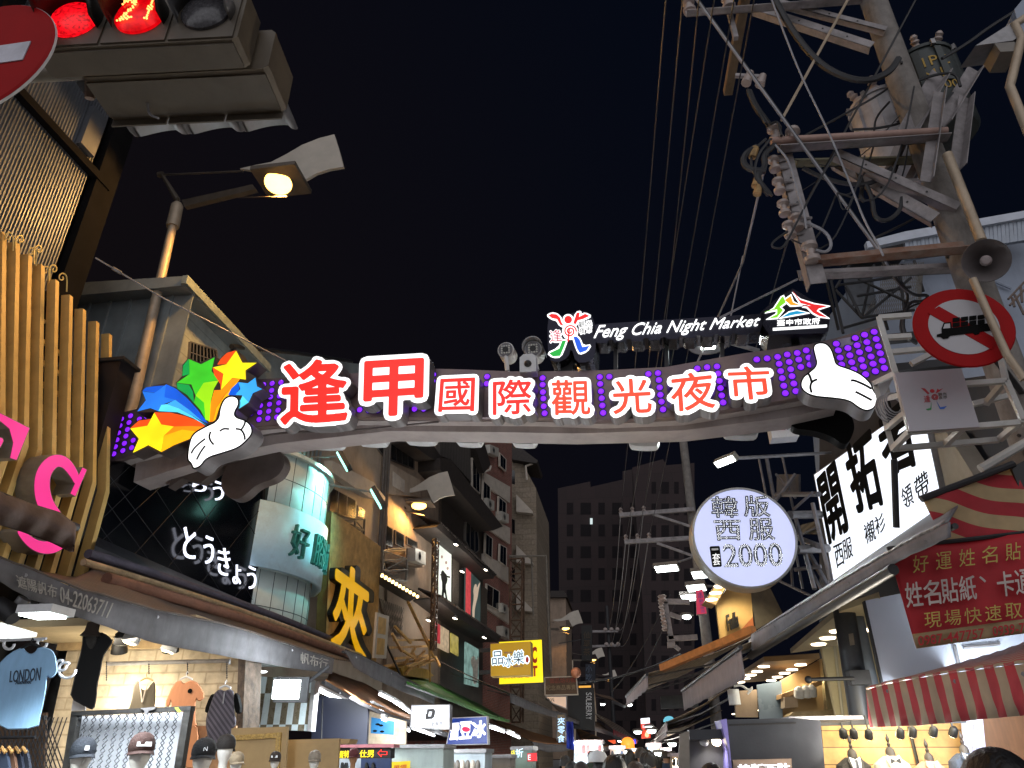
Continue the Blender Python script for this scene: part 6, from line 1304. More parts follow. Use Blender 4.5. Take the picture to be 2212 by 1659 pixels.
def angle_bar(a, b, w, name, mt, par):
    d = (b - a).normalized(); s = Vector((0, 0, 1)).cross(d).normalized(); u_ = d.cross(s); m = MB()
    m.prism([a - u_ * w * .5, a + u_ * w * .5, b + u_ * w * .5, b - u_ * w * .5], s * .012); m.prism([a - u_ * w * .5, b - u_ * w * .5, b - u_ * w * .5 + s * w * .9, a - u_ * w * .5 + s * w * .9], u_ * .012)
    h = m.build(name, mt, par); n = int((b - a).length / .35); m = MB()
    for i in range(1, n): m.lathe([(.014, 0), (.014, .004)], a.lerp(b, i / n) - s * .003, -s, 8)
    if n > 1: m.build('bolt_holes', m_black, h)
    return h
Yf = py - .24
for (p, q, w, mt, dy) in ((k2((1150, 8))[0], k2((20, 95))[0], .14, m_arm, 0), (k2((1700, 890))[0], k2((610, 965))[0], .17, m_arm, 0), (k2((1520, 1040))[0], k2((720, 1060))[0], .16, mat('mossy_arm', '6a6650', .7, .1, .3, 5, dirt=.5), .48), (k2((1830, 1605))[0], k5((790, 45))[0], .18, m_armr, 0), (k5((1760, 80))[0], k5((748, 130))[0], .16, m_arm, .5)):
    a, b = same_z(p, q, Yf + dy); angle_bar(a, b, w, 'crossarm', mt, up)
a, b = same_z(k2((1710, 850))[0], k2((575, 915))[0], Yf - .05); MB().tube([a, b], .055, 12).build('conduit', mat('pink_conduit', '9c8076', .6, .1, .2, 4, dirt=.3), up, smooth=True)
def bar(p, q, Y1, Y2, w, mt=m_arm, nm='brace'): a, b = onY(*p, Y1), onY(*q, Y2); angle_bar(a, b, w, nm, mt, up)
for p, q, w, Ya, Yb in (((600, 0), (1320, 185), .10, Yf, Yf), ((460, 40), (1230, 290), .13, Yf + .1, Yf), ((1000, 985), (1790, 1335), .13, Yf, Yf), ((980, 1040), (1635, 1410), .15, Yf + .4, Yf), ((1650, 480), (1430, 870), .20, Yf + .5, Yf), ((1660, 600), (1572, 1180), .13, Yf - .05, Yf - .05), ((1880, 450), (1660, 810), .17, Yf + .6, Yf + .3), ((1820, 630), (1760, 1090), .15, Yf + .4, Yf + .2), ((1570, 1180), (1200, 1180), .10, Yf + .3, Yf + .5), ((1440, 870), (1290, 1240), .15, Yf + .4, Yf + .6), ((1540, 1040), (1430, 1250), .14, Yf + .5, Yf + .6)):
    bar(k2(p)[0], k2(q)[0], Ya, Yb, w)
a, b = same_z(k2((405, -30))[0], k2((292, 600))[0], Yf - .1)
MB().beam(a, b, .14).build('timber_arm', mat('old_timber', '6d5c48', .85, 0, .3, 5, dirt=.4, stretch=(1, .25, 1)), up)
MB().beam(onY(*k2((300, 70))[0], Yf), onY(*k2((345, 250))[0], Yf), .07).build('brace', m_arm, up)
bar(k2((660, 1000))[0], k5((880, 175))[0], Yf - .05, Yf - .05, .2, nm='insulator_rack')
MB().tube([onY(*p, Yf - .15) for p in k2((1715, 1000), (1935, 1560))], .06, 10).build('conduit', m_lp, up, smooth=True)
m_por = mat('porcelain', '9c8f8a', .3, 0, .1, 4, dirt=.3)
def insulator(u, v, Y, s=1.0, axis=(0, 0, 1)):
    i_ = MB().lathe([(.03 * s, -.11 * s), (.07 * s, -.10 * s), (.075 * s, -.06 * s), (.04 * s, -.03 * s), (.04 * s, .03 * s), (.075 * s, .06 * s), (.07 * s, .10 * s), (.03 * s, .11 * s)], onY(u, v, Y), axis, 14).build('insulator', m_por, up, smooth=True)
for u, v in ((592, 1065), (622, 1205), (655, 1350), (690, 1490), (740, 1440)):
    (a, b), = k2((u, v)); insulator(a, b, Yf - .12, 1.0)
    m = MB()
    for dv in (-24, 28): m.tube([onY(*k2((u, v + dv))[0], Yf - .12), onY(*k2((u + 95, v + dv - 4))[0], Yf - .05)], .018, 5)
    m.build('insulator_clevis', m_arm, up)
for u, v in ((40, 40), (295, 15), (720, 890), (600, 870), (830, 1640)): insulator(*k2((u, v))[0], Yf - .1, 1.3)
for q in (((410, 540), (440, 470)), ((500, 550), (520, 490))): MB().tube([onY(*p, Yf - .1) for p in k2(*q)], [.07, .05], 10).build('fuse_holder', m_por, up, smooth=True)
MB().beam(onY(*k2((340, 490))[0], Yf), onY(*k2((530, 500))[0], Yf), .05).build('fuse_bracket', m_arm, up)
m = MB()
for pts in (((560, 810), (620, 780), (640, 880)), ((540, 900), (450, 980), (440, 1080), (500, 1180)), ((480, 950), (400, 1000), (390, 1060), (440, 1100), (540, 1110)), ((570, 900), (480, 1010), (460, 1150), (520, 1210), (580, 1270)), ((600, 940), (520, 1000), (540, 1080), (470, 1150), (560, 1260)), ((420, 580), (450, 660), (540, 800)), ((430, 590), (470, 690), (560, 810))):
    m.tube(smooth_line([onY(*p, Yf - .2 - random.random() * .1) for p in k2(*pts)]), random.choice((.018, .03, .04)), 6)
m.build('splice_cables', m_cable, up, smooth=True)
m = MB(); 
for p in ((470, 960), (490, 1150), (500, 1200)): m.tube([onY(*k2(p)[0], Yf - .25), onY(*k2((p[0] - 20, p[1] + 60))[0], Yf - .25)], .05, 8)
m.build('splice_sleeve', mat('yellow_tape', '9a7c50', .7, 0, .4, 10), up, smooth=True)
# transformers
def transformer(u, v, Y, r, h, col, label, dark):
    c = onY(u, v, Y); t = thing('transformer', label, 'transformer', c - Vector((0, 0, h)), 'transformers on the utility pole')
    mt = mat('tank', col, .45, .2, .2, 3, dirt=.4)
    MB().lathe([(r * .9, -h), (r, -h + .06), (r, -.06), (r * .98, 0)], c, (0, 0, 1), 32).build('tank', mt, t, smooth=True)
    MB().lathe([(r * 1.05, -.02), (r * 1.07, .03), (r * .9, .10), (r * .3, .15)], c, (0, 0, 1), 32).build('lid', mt, t, smooth=True)
    for i in range(4):
        a = R(200 + i * 38); MB().box(c + Vector((math.cos(a) * r * 1.02, math.sin(a) * r * 1.02, -h * .3)), (.05, .1, h * .5), (math.cos(a), math.sin(a), 0)).build('fin', mt, t)
    for a in (200, 245, 290):
        q = c + Vector((math.cos(R(a)) * r * .8, math.sin(R(a)) * r * .8, .08)); d = Vector((math.cos(R(a)) * .6, math.sin(R(a)) * .6, .7)); MB().lathe([(.05, 0), (.07, .04), (.045, .07), (.07, .11), (.045, .14), (.06, .18), (.03, .22)], q, d, 12).build('bushing', m_por, t, smooth=True)
    m = MB()
    for a in range(0, 360, 45): m.box(c + Vector((math.cos(R(a)) * r * 1.08, math.sin(R(a)) * r * 1.08, .0)), (.06, .06, .1), (math.cos(R(a)), math.sin(R(a)), 0))
    m.build('lid_clamps', m_steel, t)
    if dark:
        cyl = lambda a0, a1, z0, z1: (lambda s, tt, hh: c + Vector((math.cos(R(a0 + (a1 - a0) * s)) * (r + .01 + hh), math.sin(R(a0 + (a1 - a0) * s)) * (r + .01 + hh), z0 + (z1 - z0) * tt)))
        my = mat('stencil_yellow', 'a8883c', .7)
        text3(cyl(245, 290, -.44, -.24), '1PC', 'stencil', my, t, .004); text3(cyl(240, 285, -.72, -.52), 'N11', 'stencil', my, t, .004); text3(cyl(235, 290, -.95, -.78), '0  00', 'stencil', my, t, .004); text3(cyl(212, 234, -1.0, -.84), '130613', 'stencil', m_white, t, .004)
    return t
transformer(1990, 150, 8.75, .46, 1.45, '343a3a', 'dark grey pole transformer with yellow stencilled numbers', True)
transformer(1900, 235, 8.7, .42, 1.5, 'a8a6aa', 'pale grey pole transformer behind the crossarms, lower left of the dark one', False)
# horn loudspeaker
hc_ = onY(2130, 563, 7.2); hd = Vector((-.35, -.85, -.42)).normalized(); hn = thing('horn_speaker', 'grey horn loudspeaker fixed to the utility pole', 'loudspeaker', hc_ - Vector((0, 0, .25)))
MB().lathe([(.06, -.38), (.07, -.3), (.09, -.22), (.15, -.10), (.225, .0), (.24, .01), (.235, .02), (.20, -.02), (.13, -.10), (.06, -.2), (.03, -.22)], hc_, hd, 32).build('horn', mat('horn_grey', '5e5858', .5, .1, .15, 4, dirt=.3), hn, smooth=True)
MB().lathe([(.03, -.22), (.055, -.05), (.06, .0), (.04, .03), (.001, .035)], hc_, hd, 16).build('core', mat('horn_core', 'a09494', .4), hn, smooth=True); MB().tube([hc_ - hd * .3, (px + .1, py, hc_.z + .1)], .03, 8).build('bracket', m_dark, hn)
# no-lorries disc
NT = CAM + ray(2080, 708) * 6.55; NP = Pl((NT.x, NT.y), -4); nt_ = thing('no_truck_sign', 'round red and white sign with a black lorry crossed out, on the utility pole', 'road sign', NT - Vector((0, 0, .5)))
R_ = (NP.at(2190, 708) - NP.at(1970, 708)).length / 2
MB().lathe([(R_, 0), (R_ * 1.01, .008), (R_ * .985, .02)], NT, NP.n, 48).build('disc', bpy.data.materials['sign_red'], nt_); MB().lathe([(R_ * .70, .021), (R_ * .70, .024)], NT, NP.n, 48).build('white_field', mat('sign_field', 'a4a2a6', .45, 0, .06, 2), nt_)
slab(NP, k5((1590, 370), (1660, 325), (2050, 545), (2000, 605)), 'slash', bpy.data.materials['sign_red'], nt_, .028, .004)
tk = [k5((1648, 508), (1680, 500), (1678, 470), (1692, 432), (1740, 428), (1745, 465), (2005, 432), (2008, 480), (1930, 490), (1920, 505), (1895, 510), (1880, 498), (1735, 515), (1720, 532), (1690, 535), (1672, 522), (1648, 522))]
s_ = slab(NP, tk[0], 'lorry', m_ink, nt_, .034, .005)
slab(NP, k5((1688, 470), (1698, 440), (1732, 437), (1734, 466)), 'cab_window', bpy.data.materials['sign_field'], s_, .037, .002)
for i in range(4):
    for j in range(2): u, v = 1750 + i * 54, 402 + j * 32 - i * 6; slab(NP, k5((u, v), (u + 46, v - 6), (u + 46, v + 20), (u, v + 26)), 'crate', m_ink, s_, .034, .005)
MB().tube([onY(*p, NT.y - .12) for p in k5((1880, 150), (2000, 420), (2100, 640), (2212, 800))], .035, 10).build('pipe', m_lp, nt_, smooth=True); MB().beam(NT + Vector((.1, .05, 0)), Vector((px, py - .15, NT.z)), .05).build('clamp', m_dark, nt_)
# plate with the little figure, on a white pipe frame
QP = Pl((NT.x, NT.y + .5), -4); qp = thing('figure_plate', 'square white plate with a small dancing figure emblem on a white pipe frame', 'sign plate', QP.at(2020, 930)); qq = k5((1375, 757), (1806, 727), (1926, 1106), (1470, 1136)); slab(QP, qq, 'plate', mat('plate_white', 'a9a6ac', .4, 0, .04, 2), qp, 0, .02)
for c, pts in (('a83038', [(1545, 855), (1570, 858), (1600, 890), (1590, 896), (1565, 872)]), ('a83038', [(1640, 890), (1652, 858), (1660, 868), (1688, 856), (1660, 880)]), ('2a8a48', [(1612, 945), (1606, 985), (1575, 992), (1590, 1000), (1612, 995)]), ('2a5ab0', [(1645, 940), (1670, 980), (1712, 972), (1695, 990), (1668, 992)])): slab(QP, k5(*pts), 'limb', mat('plate_ink', c, .5), qp, .004, .003)
MB().lathe([(.02, 0), (.02, .003)], QP.at(*k5((1617, 875))[0], .001), QP.n, 14).build('head', mat('plate_red', 'b03038', .5), qp)
m = MB(); m.tube([QP.at(*k5((1632 + (5 + i * .62) * math.cos(i * .5), 915 + (5 + i * .62) * math.sin(i * .5)))[0], .003) for i in range(28)], .004, 5); m.build('spiral', bpy.data.materials['plate_red'], qp)
text(QP, '逢', k5((1562, 905), (1602, 900), (1606, 945), (1566, 950)), 'character', bpy.data.materials['plate_red'], qp, .004, .003)
for ch, q in (('觀', k5((1655, 888), (1680, 885), (1682, 905), (1657, 908))), ('光', k5((1684, 884), (1710, 881), (1712, 901), (1686, 904))), ('夜', k5((1658, 910), (1683, 907), (1685, 926), (1660, 929))), ('市', k5((1687, 906), (1713, 903), (1715, 922), (1689, 925)))): text(QP, ch, q, 'character', m_wframe, qp, .004, .003)
wf = thing('pipe_frame', 'white square pipe frame behind the figure plate and the no lorries sign', 'frame', QP.at(2030, 1010, -.3)); m_wp = mat('white_pipe', 'b3b2ae', .5, 0, .1, 4, dirt=.3)
for a, b, o1, o2 in (((1270, 400), (1380, 760), -.25, -.1), ((1270, 400), (1480, 385), -.25, -.25), ((1305, 530), (1480, 520), -.25, -.25), ((1340, 625), (1560, 605), -.2, -.2), ((1245, 825), (1380, 760), -.9, -.1), ((1245, 825), (1362, 1250), -.9, -.5), ((1380, 760), (1475, 1140), -.06, -.06), ((1362, 1250), (1475, 1135), -.5, -.06), ((1362, 1250), (2050, 1190), -.5, -.5), ((1475, 1140), (2180, 1080), -.06, -.06), ((2050, 1190), (2205, 1060), -.5, -.06), ((1830, 830), (2095, 810), -.06, -.06), ((2095, 810), (2205, 1060), -.06, -.06), ((1880, 960), (2140, 900), -.3, -.3), ((1960, 960), (2080, 820), -.3, -.1), ((1700, 1225), (1815, 1110), -.5, -.1), ((1560, 600), (1640, 640), -.2, -.3), ((1480, 700), (1640, 620), -.2, -.2), ((2060, 650), (2095, 810), -.2, -.06), ((1290, 930), (1420, 900), -.8, -.1), ((1320, 1120), (1440, 1020), -.6, -.1)):
    MB().beam(QP.at(*k5(a)[0], o1), QP.at(*k5(b)[0], o2), .05).build('rail', m_wp, wf)
m = MB()
for k in range(6):
    c_ = QP.at(*k5((1370, 950))[0], -.3); m.tube([c_ + Vector((math.cos(a * .5) * (.07 + .012 * k), .03 * k, math.sin(a * .5) * (.11 + .01 * k))) for a in range(13)], .008, 5)
m.build('cable_coil', m_cablel, wf, smooth=True)
# ---- lamps on the right
def flood(name, label, c, aim, w, h, e, col, arm=None, mt='flood_face', group='white floodlights on the right', kind='SPOT'):
    t = thing('floodlight', label, 'floodlight', c, group); d = Vector(aim).normalized(); x = d.cross(Vector((0, 0, 1))).normalized(); y = x.cross(d)
    MB().prism([c - x * w / 2 - y * h / 2, c + x * w / 2 - y * h / 2, c + x * w / 2 + y * h / 2, c - x * w / 2 + y * h / 2], -d * .12).build('housing', m_wframe, t)
    w2, h2 = w * .44, h * .42; MB().prism([c + d * .004 - x * w2 - y * h2, c + d * .004 + x * w2 - y * h2, c + d * .004 + x * w2 + y * h2, c + d * .004 - x * w2 + y * h2], d * .01).build('face', bpy.data.materials[mt], t)
    if arm: MB().tube(arm, .035, 8).build('arm', m_steel, t, smooth=True)
    if e: lamp('flood_or_fill_light', kind, c + d * .05, e, col, t, size=.15, aim=d, spot=150)
    return t
c = onY(1530, 745, 11.6); ov = thing('floodlight', 'oval white floodlight just above the arch, under the city emblem', 'floodlight', c, 'white floodlights on the right')
MB().lathe([(.36, .0), (.37, .05), (.30, .16), (.1, .2)], c, (0, .15, 1), 28, xs=1.0, ys=.8).build('housing', m_wframe, ov, smooth=True); MB().lathe([(.34, -.002), (.33, .004)], c, (0, .15, 1), 28, ys=.8).build('reflector', m_steel, ov); MB().box(c - Vector((0, 0, .02)), (.24, .2, .03)).build('face', bpy.data.materials['flood_face'], ov); MB().tube([c + Vector((.3, 0, .05)), onY(1640, 758, 11.7)], .04, 8).build('arm', m_steel, ov)
lamp('flood_or_fill_light', 'SPOT', c - Vector((0, 0, .06)), 220, (.93, 1, .95), ov, size=.15, aim=(0, -.15, -1), spot=160)
flood('f', 'glaring white floodlight on a long arm above the round sign', onY(1566, 997, 13.5), (-.5, -.45, -.75),   .5, .15, 420, (.93, .98, 1), [onY(1590, 990, 13.5), onY(1795, 978, 15.5)])
for (u, v, Y, w, lb, e) in ((1440, 1228, 24, .8, 'flat white street floodlight left of the round sign, on its own arm', 120), (1516, 1241, 22, .6, 'white pendant lamp under the round sign, topmost of three', 60), (1504, 1270, 23, .6, 'white pendant lamp under the round sign, middle of three', 60), (1491, 1291, 24, .6, 'white pendant lamp under the round sign, lowest of three', 60)):
    c = onY(u, v, Y); flood('f', lb, c, (-.1, -.35, -1), w, .4, e, (.95, .98, 1), [c + Vector((0, .1, .1)), c + Vector((.9, .5, .45 if u < 1460 else .1))])
for (u, v, Y, lb) in ((1483, 1330, 30, 'small dim lamp among the far signs, under the lowest pendant'), (1468, 1421, 30, 'small lamp beneath the far crossarms'), (1360, 1521, 55, 'tiny white lamp over the far street, left of two'), (1302, 1520, 60, 'tiny white lamp beside the tall dark sign'), (1452, 1605, 34, 'round white bulb above the far stalls on the right'), (1443, 1630, 30, 'round white bulb low over the crowd on the right')):
    c = onY(u, v, Y); t = thing('small_lamp', lb, 'lamp', c, 'small lamps far down the street'); MB().lathe([(.2, .1), (.28, .0), (.05, -.02)], c, (0, 0, 1), 12).build('shade', m_wframe, t); MB().ball(c - Vector((0, 0, .05)), .17, 10, 6, (1, 1, .5)).build('bulb', bpy.data.materials['flood_face'], t)
# lamp bracket, top right corner
tr_ = thing('street_lamp', 'unlit pale lamp head on a bent pipe in the top right corner', 'street lamp', onY(2195, 260, 6.5)); T = lambda *p: [onY(*q, 6.5) for q in k2(*p)]
MB().tube(T((2230, 110), (2150, 160), (2195, 250), (2130, 520), (2120, 560), (2212, 790), (2240, 860)), .05, 10).build('pipe', m_lp, tr_, smooth=True); MB().prism(T((1898, 295), (2130, 148), (2190, 230), (2140, 262)), (0, .4, .1)).build('head', m_steel, tr_); MB().prism(T((2020, 280), (2150, 270), (2170, 330), (2060, 335)), (0, .3, 0)).build('lens', m_wframe, tr_); MB().prism(T((2150, 60), (2250, -60), (2250, 200), (2200, 260)), (0, .3, 0)).build('panel', m_pale, tr_)
rs_ = random.Random(5); sl_ = [o for o in COL.objects if o.name.startswith('small_lamp')][0]; b0 = sl_.location.copy()
for i in range(22):
    q = onY(rs_.uniform(1335, 1452), rs_.uniform(1568, 1636), rs_.uniform(32, 75)); dup(sl_, q - b0, 'tiny white lamp among the far stalls above the crowd, one of many alike')['group'] = 'tiny lamps among the far stalls'
# ---- second and third crossarms down the street
fp = thing('utility_pole', 'distant utility pole with two steel crossarms left of the round sign', 'utility pole', onY(1500, 1140, 30)); b = onY(1498, 1140, 30); MB().tube([(b.x, b.y, 0), (b.x, b.y, b.z + 4)], [.22, .17], 14).build('shaft', m_conc, fp, smooth=True)
INS = {}
for j, (p, q) in enumerate((((1338, 1113), (1500, 1100)), ((1349, 1171), (1500, 1162)))):
    MB().beam(onY(*p, 29.7), onY(*q, 29.7), .16).build('crossarm', m_arm, fp); MB().beam(onY(p[0] + 70, p[1] + (2 if j else -3), 29.7), onY(1500, q[1] + 40, 29.7), .09).build('brace', m_arm, fp)
    for i in range(3): u = p[0] + 3 + i * 25; v = p[1] - 9 - i * 2; INS[(j, i)] = onY(u, v, 29.7); MB().lathe([(.07, -.15), (.09, -.05), (.05, 0), (.09, .06), (.04, .14)], onY(u, v, 29.7), (0, 0, 1), 10).build('insulator', m_por, fp, smooth=True)
rk2 = thing('insulator_rack', 'steel insulator rack on crossarms above the far right awnings', 'rack', onY(1450, 1395, 22)); 
for a, b_, w in (((910, 155), (1180, 160), .14), ((960, 165), (1015, 500), .14), ((980, 495), (1250, 478), .14), ((1000, 270), (1110, 310), .12), ((980, 550), (1050, 545), .16), ((1050, 560), (1090, 595), .1)): MB().beam(onY(*l4(a)[0], 22), onY(*l4(b_)[0], 22), w).build('bar', m_arm, rk2)
for u, v in ((925, 190), (935, 260), (945, 325), (955, 390), (920, 130), (945, 125)): MB().lathe([(.05, -.1), (.09, -.05), (.05, 0), (.09, .06), (.04, .1)], onY(*l4((u, v))[0], 21.8), (0, 0, 1), 10).build('insulator', m_por, rk2, smooth=True)
fp3 = thing('utility_pole', 'far utility pole with two small crossarms before the towers', 'utility pole', onY(1315, 1480, 75)); b = onY(1316, 1400, 75); MB().tube([(b.x, b.y, 0), (b.x, b.y, b.z + 4)], [.22, .17], 10).build('shaft', m_dark, fp3)
for (a, b_) in (((290, 428), (535, 425)), ((300, 562), (545, 552))): MB().beam(onY(*l4(a)[0], 74.5), onY(*l4(b_)[0], 74.5), .2).build('crossarm', m_arm, fp3)
for u, v in ((420, 412), (475, 410), (527, 408), (430, 545), (480, 545), (535, 542)): MB().ball(onY(*l4((u, v))[0], 74.5), .22, 8, 6).build('insulator', m_por, fp3)
# ---- wires
def wire(pts, r, label, mt=m_cable, group='wires overhead', sag=0.0, nm='wire', n=16):
    P = pts
    if sag: a, b = P[0], P[-1]; P = [a.lerp(b, i / n) - Vector((0, 0, 4 * sag * (i / n) * (1 - i / n))) for i in range(n + 1)]
    return MB().tube(P, r, 6).build(nm, mt, None, smooth=True, label=label, cat='wire', group=group)
for i, (u, (j, k)) in enumerate(((1443, (0, 0)), (1480, (0, 1)), (1516, (0, 2)), (1552, (1, 0)), (1596, (1, 1)), (1640, (1, 2)))):
    wire([onY(u, -60, 5.4), INS[(j, k)]], .009, 'thin dark wire running down the street overhead, one of six that look alike', sag=.25, group='parallel wires down the street')
for i, (a, b) in enumerate((((420, 412), (0, 0)), ((475, 410), (0, 1)), ((527, 408), (0, 2)), ((430, 545), (1, 0)), ((480, 545), (1, 1)), ((535, 542), (1, 2)))):
    wire([INS[b], onY(*l4(a)[0], 74.5)], .02, 'pale sagging wire between the two far poles, one of six that look alike', m_cablel, sag=1.6, group='wires between the far poles')
W2 = lambda pts, Y: [onY(*p, Y) for p in pts]
def wl(pts, Y, r, label, mt=m_cable, it=2, Y2=None):
    n = len(pts); wire(smooth_line([onY(*p, Y + ((Y2 or Y) - Y) * i / (n - 1)) for i, p in enumerate(pts)], it), r, label, mt)
wl(k2((70, -30), (1290, 1655)) + k5((1440, 220)), 6.6, .02, 'thick bright double cable slanting in front of the utility pole', m_cablel, 0, 9)
wl(k2((82, -30), (1302, 1655)) + k5((1455, 220)), 6.62, .013, 'thick dark cable twisted beside the bright double cable', m_cable, 0, 9)
wl(k2((1080, -20), (640, 780)), 7.3, .02, 'thick pale stay cable running down to the splice on the left', m_lp, 0)
wl(k2((530, 1090), (390, 1700)) + k4((2212, 900)), 7.4, .018, 'pale wire dropping from the splice toward the arch', m_cablel, 0, 12)
wl(k2((1520, -20), (1010, 930), (790, 1330), (680, 1560), (640, 1700)), 7.1, .014, 'thin wire crossing in front of the main crossarm', m_cable, 1, 9)
wl(k2((570, -20), (640, 170), (760, 480), (900, 760), (1000, 980), (1100, 1230), (1180, 1440), (1270, 1590), (1300, 1659)), 6.9, .012, 'loosely twisted pale wire hanging left of the utility pole', m_cablel)
wl(k2((590, -20), (720, 220), (880, 410), (1040, 500), (1200, 530), (1340, 470), (1400, 380)), 7.3, .045, 'thick black cable looping from the top crossarm to the dark transformer')
wl(k2((600, 940), (690, 1040), (730, 1200), (790, 1380), (800, 1480)), 7.3, .014, 'white wire running down the insulator rack', m_cablel)
wl(k2((780, 1090), (900, 1150), (1080, 1200), (1240, 1190), (1350, 1090)), 7.7, .03, 'black cable sagging below the main crossarm')
wl(k2((1190, 1200), (1230, 1290), (1240, 1410), (1320, 1440), (1410, 1370), (1420, 1280)), 7.7, .028, 'black cable loop hanging under the pale transformer')
wl(k2((1130, 1100), (1170, 1200), (1150, 1280), (1180, 1305)), 7.8, .03, 'short black cable end hanging below the main crossarm')
wl(k2((800, 1440), (930, 1500), (970, 1590), (930, 1640), (860, 1620)), 7.4, .02, 'grey cable loop at the lower end of the insulator rack', m_cablel)
wl(k2((680, 1500), (590, 1560), (570, 1600), (640, 1615), (680, 1560), (760, 1400), (860, 1210), (990, 990)), 7.3, .014, 'thin black wire curling around the lowest insulator')
wl(k2((1680, 380), (1850, 280), (1980, 180), (2240, 20)), 7.6, .022, 'black wire from the dark transformer to the top right corner')
wl(k2((770, 890), (1050, 740), (1330, 580), (1440, 480)), 7.9, .016, 'thin wire rising behind the pole to the dark transformer')
wl(k2((1340, 660), (1250, 760), (1240, 850)), 8.1, .016, 'short dark wire on the pale transformer')
wl(k2((1480, 540), (1640, 480), (1770, 470), (1800, 560)), 7.9, .02, 'dark lead looping over the dark transformer')
wl(k2((1100, 840), (1300, 830), (1500, 770), (1650, 720), (1750, 600)), 7.9, .018, 'dark lead running between the two transformers')
wl(k2((1530, 1400), (1400, 1470), (1250, 1540)), 7.9, .016, 'dark stay with fittings under the lower brace')
wl(k5((745, 150), (240, 400)), 9.5, .016, 'pale stay from the low crossarm to the market name sign', m_cablel, 0)
wl(k5((390, 0), (310, 400), (235, 680)), 11, .014, 'pale wire hanging behind the market name sign', m_cablel, 0)
wl(k5((650, 0), (560, 330), (460, 640)), 12, .012, 'thin dark wire behind the city emblem', m_cable, 0)
wl(k5((1290, 10), (1400, 180), (1500, 260), (1600, 250), (1560, 300), (1470, 290), (1420, 430), (1450, 530), (1520, 570)), 8.2, .02, 'dark cable bundle drooping behind the no lorries sign')
wl(k5((1270, 0), (1380, 160), (1470, 250), (1440, 330), (1400, 480), (1470, 550)), 8.3, .016, 'dark cable beside the drooping bundle behind the no lorries sign')
wl(k5((1560, 300), (1460, 330), (1420, 420), (1440, 500)), 8.25, .012, 'thin dark cable in the bundle behind the no lorries sign')
wl(k8((950, 500), (980, 455), (1050, 440), (1120, 450)), 10.5, .016, 'white wire end over the dark awning', m_cablel)
wl([(1530, 1542), (1400, 1500), (1240, 1549)][:0] + l4((180, 890), (430, 860), (640, 810), (890, 730), (1100, 630)), 24, .03, 'black wire sagging across the street above the awnings')
wl(l4((1010, 90), (900, 300), (760, 570), (600, 830), (480, 970)), 28, .02, 'long thin wire falling across the towers')
wl(l4((1090, 100), (900, 500), (780, 740)), 26, .02, 'thin wire falling right of the long one across the towers')
wl(l4((0, 535), (200, 500)), 40, .025, 'thin wire crossing the left pavement lamps')
rt_ = random.Random(11)
for i in range(12):
    a, b = rt_.choice(((540, 920), (640, 1010), (1250, 900), (1500, 560), (760, 1440), (1180, 1010))), rt_.choice(((1000, 1250), (1450, 700), (1350, 1080), (700, 1550), (1560, 900), (860, 1180)))
    mid = ((a[0] + b[0]) / 2 + rt_.uniform(-80, 80), max(a[1], b[1]) + rt_.uniform(20, 160)); wl(k2(a, ((a[0] * 2 + mid[0]) / 3, (a[1] + mid[1]) / 2), mid, b), 7.3 + rt_.random() * .8, rt_.uniform(.006, .013), 'thin dark wire tangled round the utility pole gear, one of many alike', m_cable)
# ---- awnings on the right
m_dawn = mat('dark_awning_cloth', '74747c', .7, 0, .2, 3, dirt=.35, bump=.3, bs=8); m_tawn = stripes('taupe_stripes', '857868', 'a8947c', (.6, .8, 0), .3, .85)
m_val2 = mat('taupe_valance', '8a8084', .85, 0, .15, 3, dirt=.3, bump=.3, bs=8)
ra = onZ(1710, 1335, 3.15); RA = Pl((ra.x, ra.y), 96.5)
m_zinc = stripes('zinc_sheet', '7c7c80', '5a5a5e', (.114, -.99, 0), .12, .5)
a1 = awning(RA, [(2050, 1128), (1980, 1162), (1918, 1196), (1830, 1248), (1735, 1306), (1622, 1374)], [(2052, 1160), (1982, 1192), (1920, 1222), (1832, 1276), (1737, 1334), (1624, 1420)], RP, [(2090, 1062), (2040, 1094), (1985, 1130), (1920, 1176), (1850, 1224), (1802, 1257)], 'awning', 'large dark awning sloping up to the white shop sign on the right', m_dawn, m_zinc, 'awnings on the right pavement', sag=.0)
b1 = [RA.at(*p, .02) for p in ((1930, 1230), (1737, 1345), (1622, 1417))]; MB().tube(b1, .05, 10).build('roller_bar', m_black, a1, smooth=True)
MB().sheet(lambda a, b: RA.at(1930 - 308 * a, 1232 + 187 * a, -.05 - 1.6 * b) + Vector((0, 0, .35 * b - .12 * math.sin(math.pi * b))), 16, 6, (0, 0, .02)).build('underside', mat('grey_underside', '77747a', .7, 0, .15, 2, dirt=.3), a1, smooth=2)
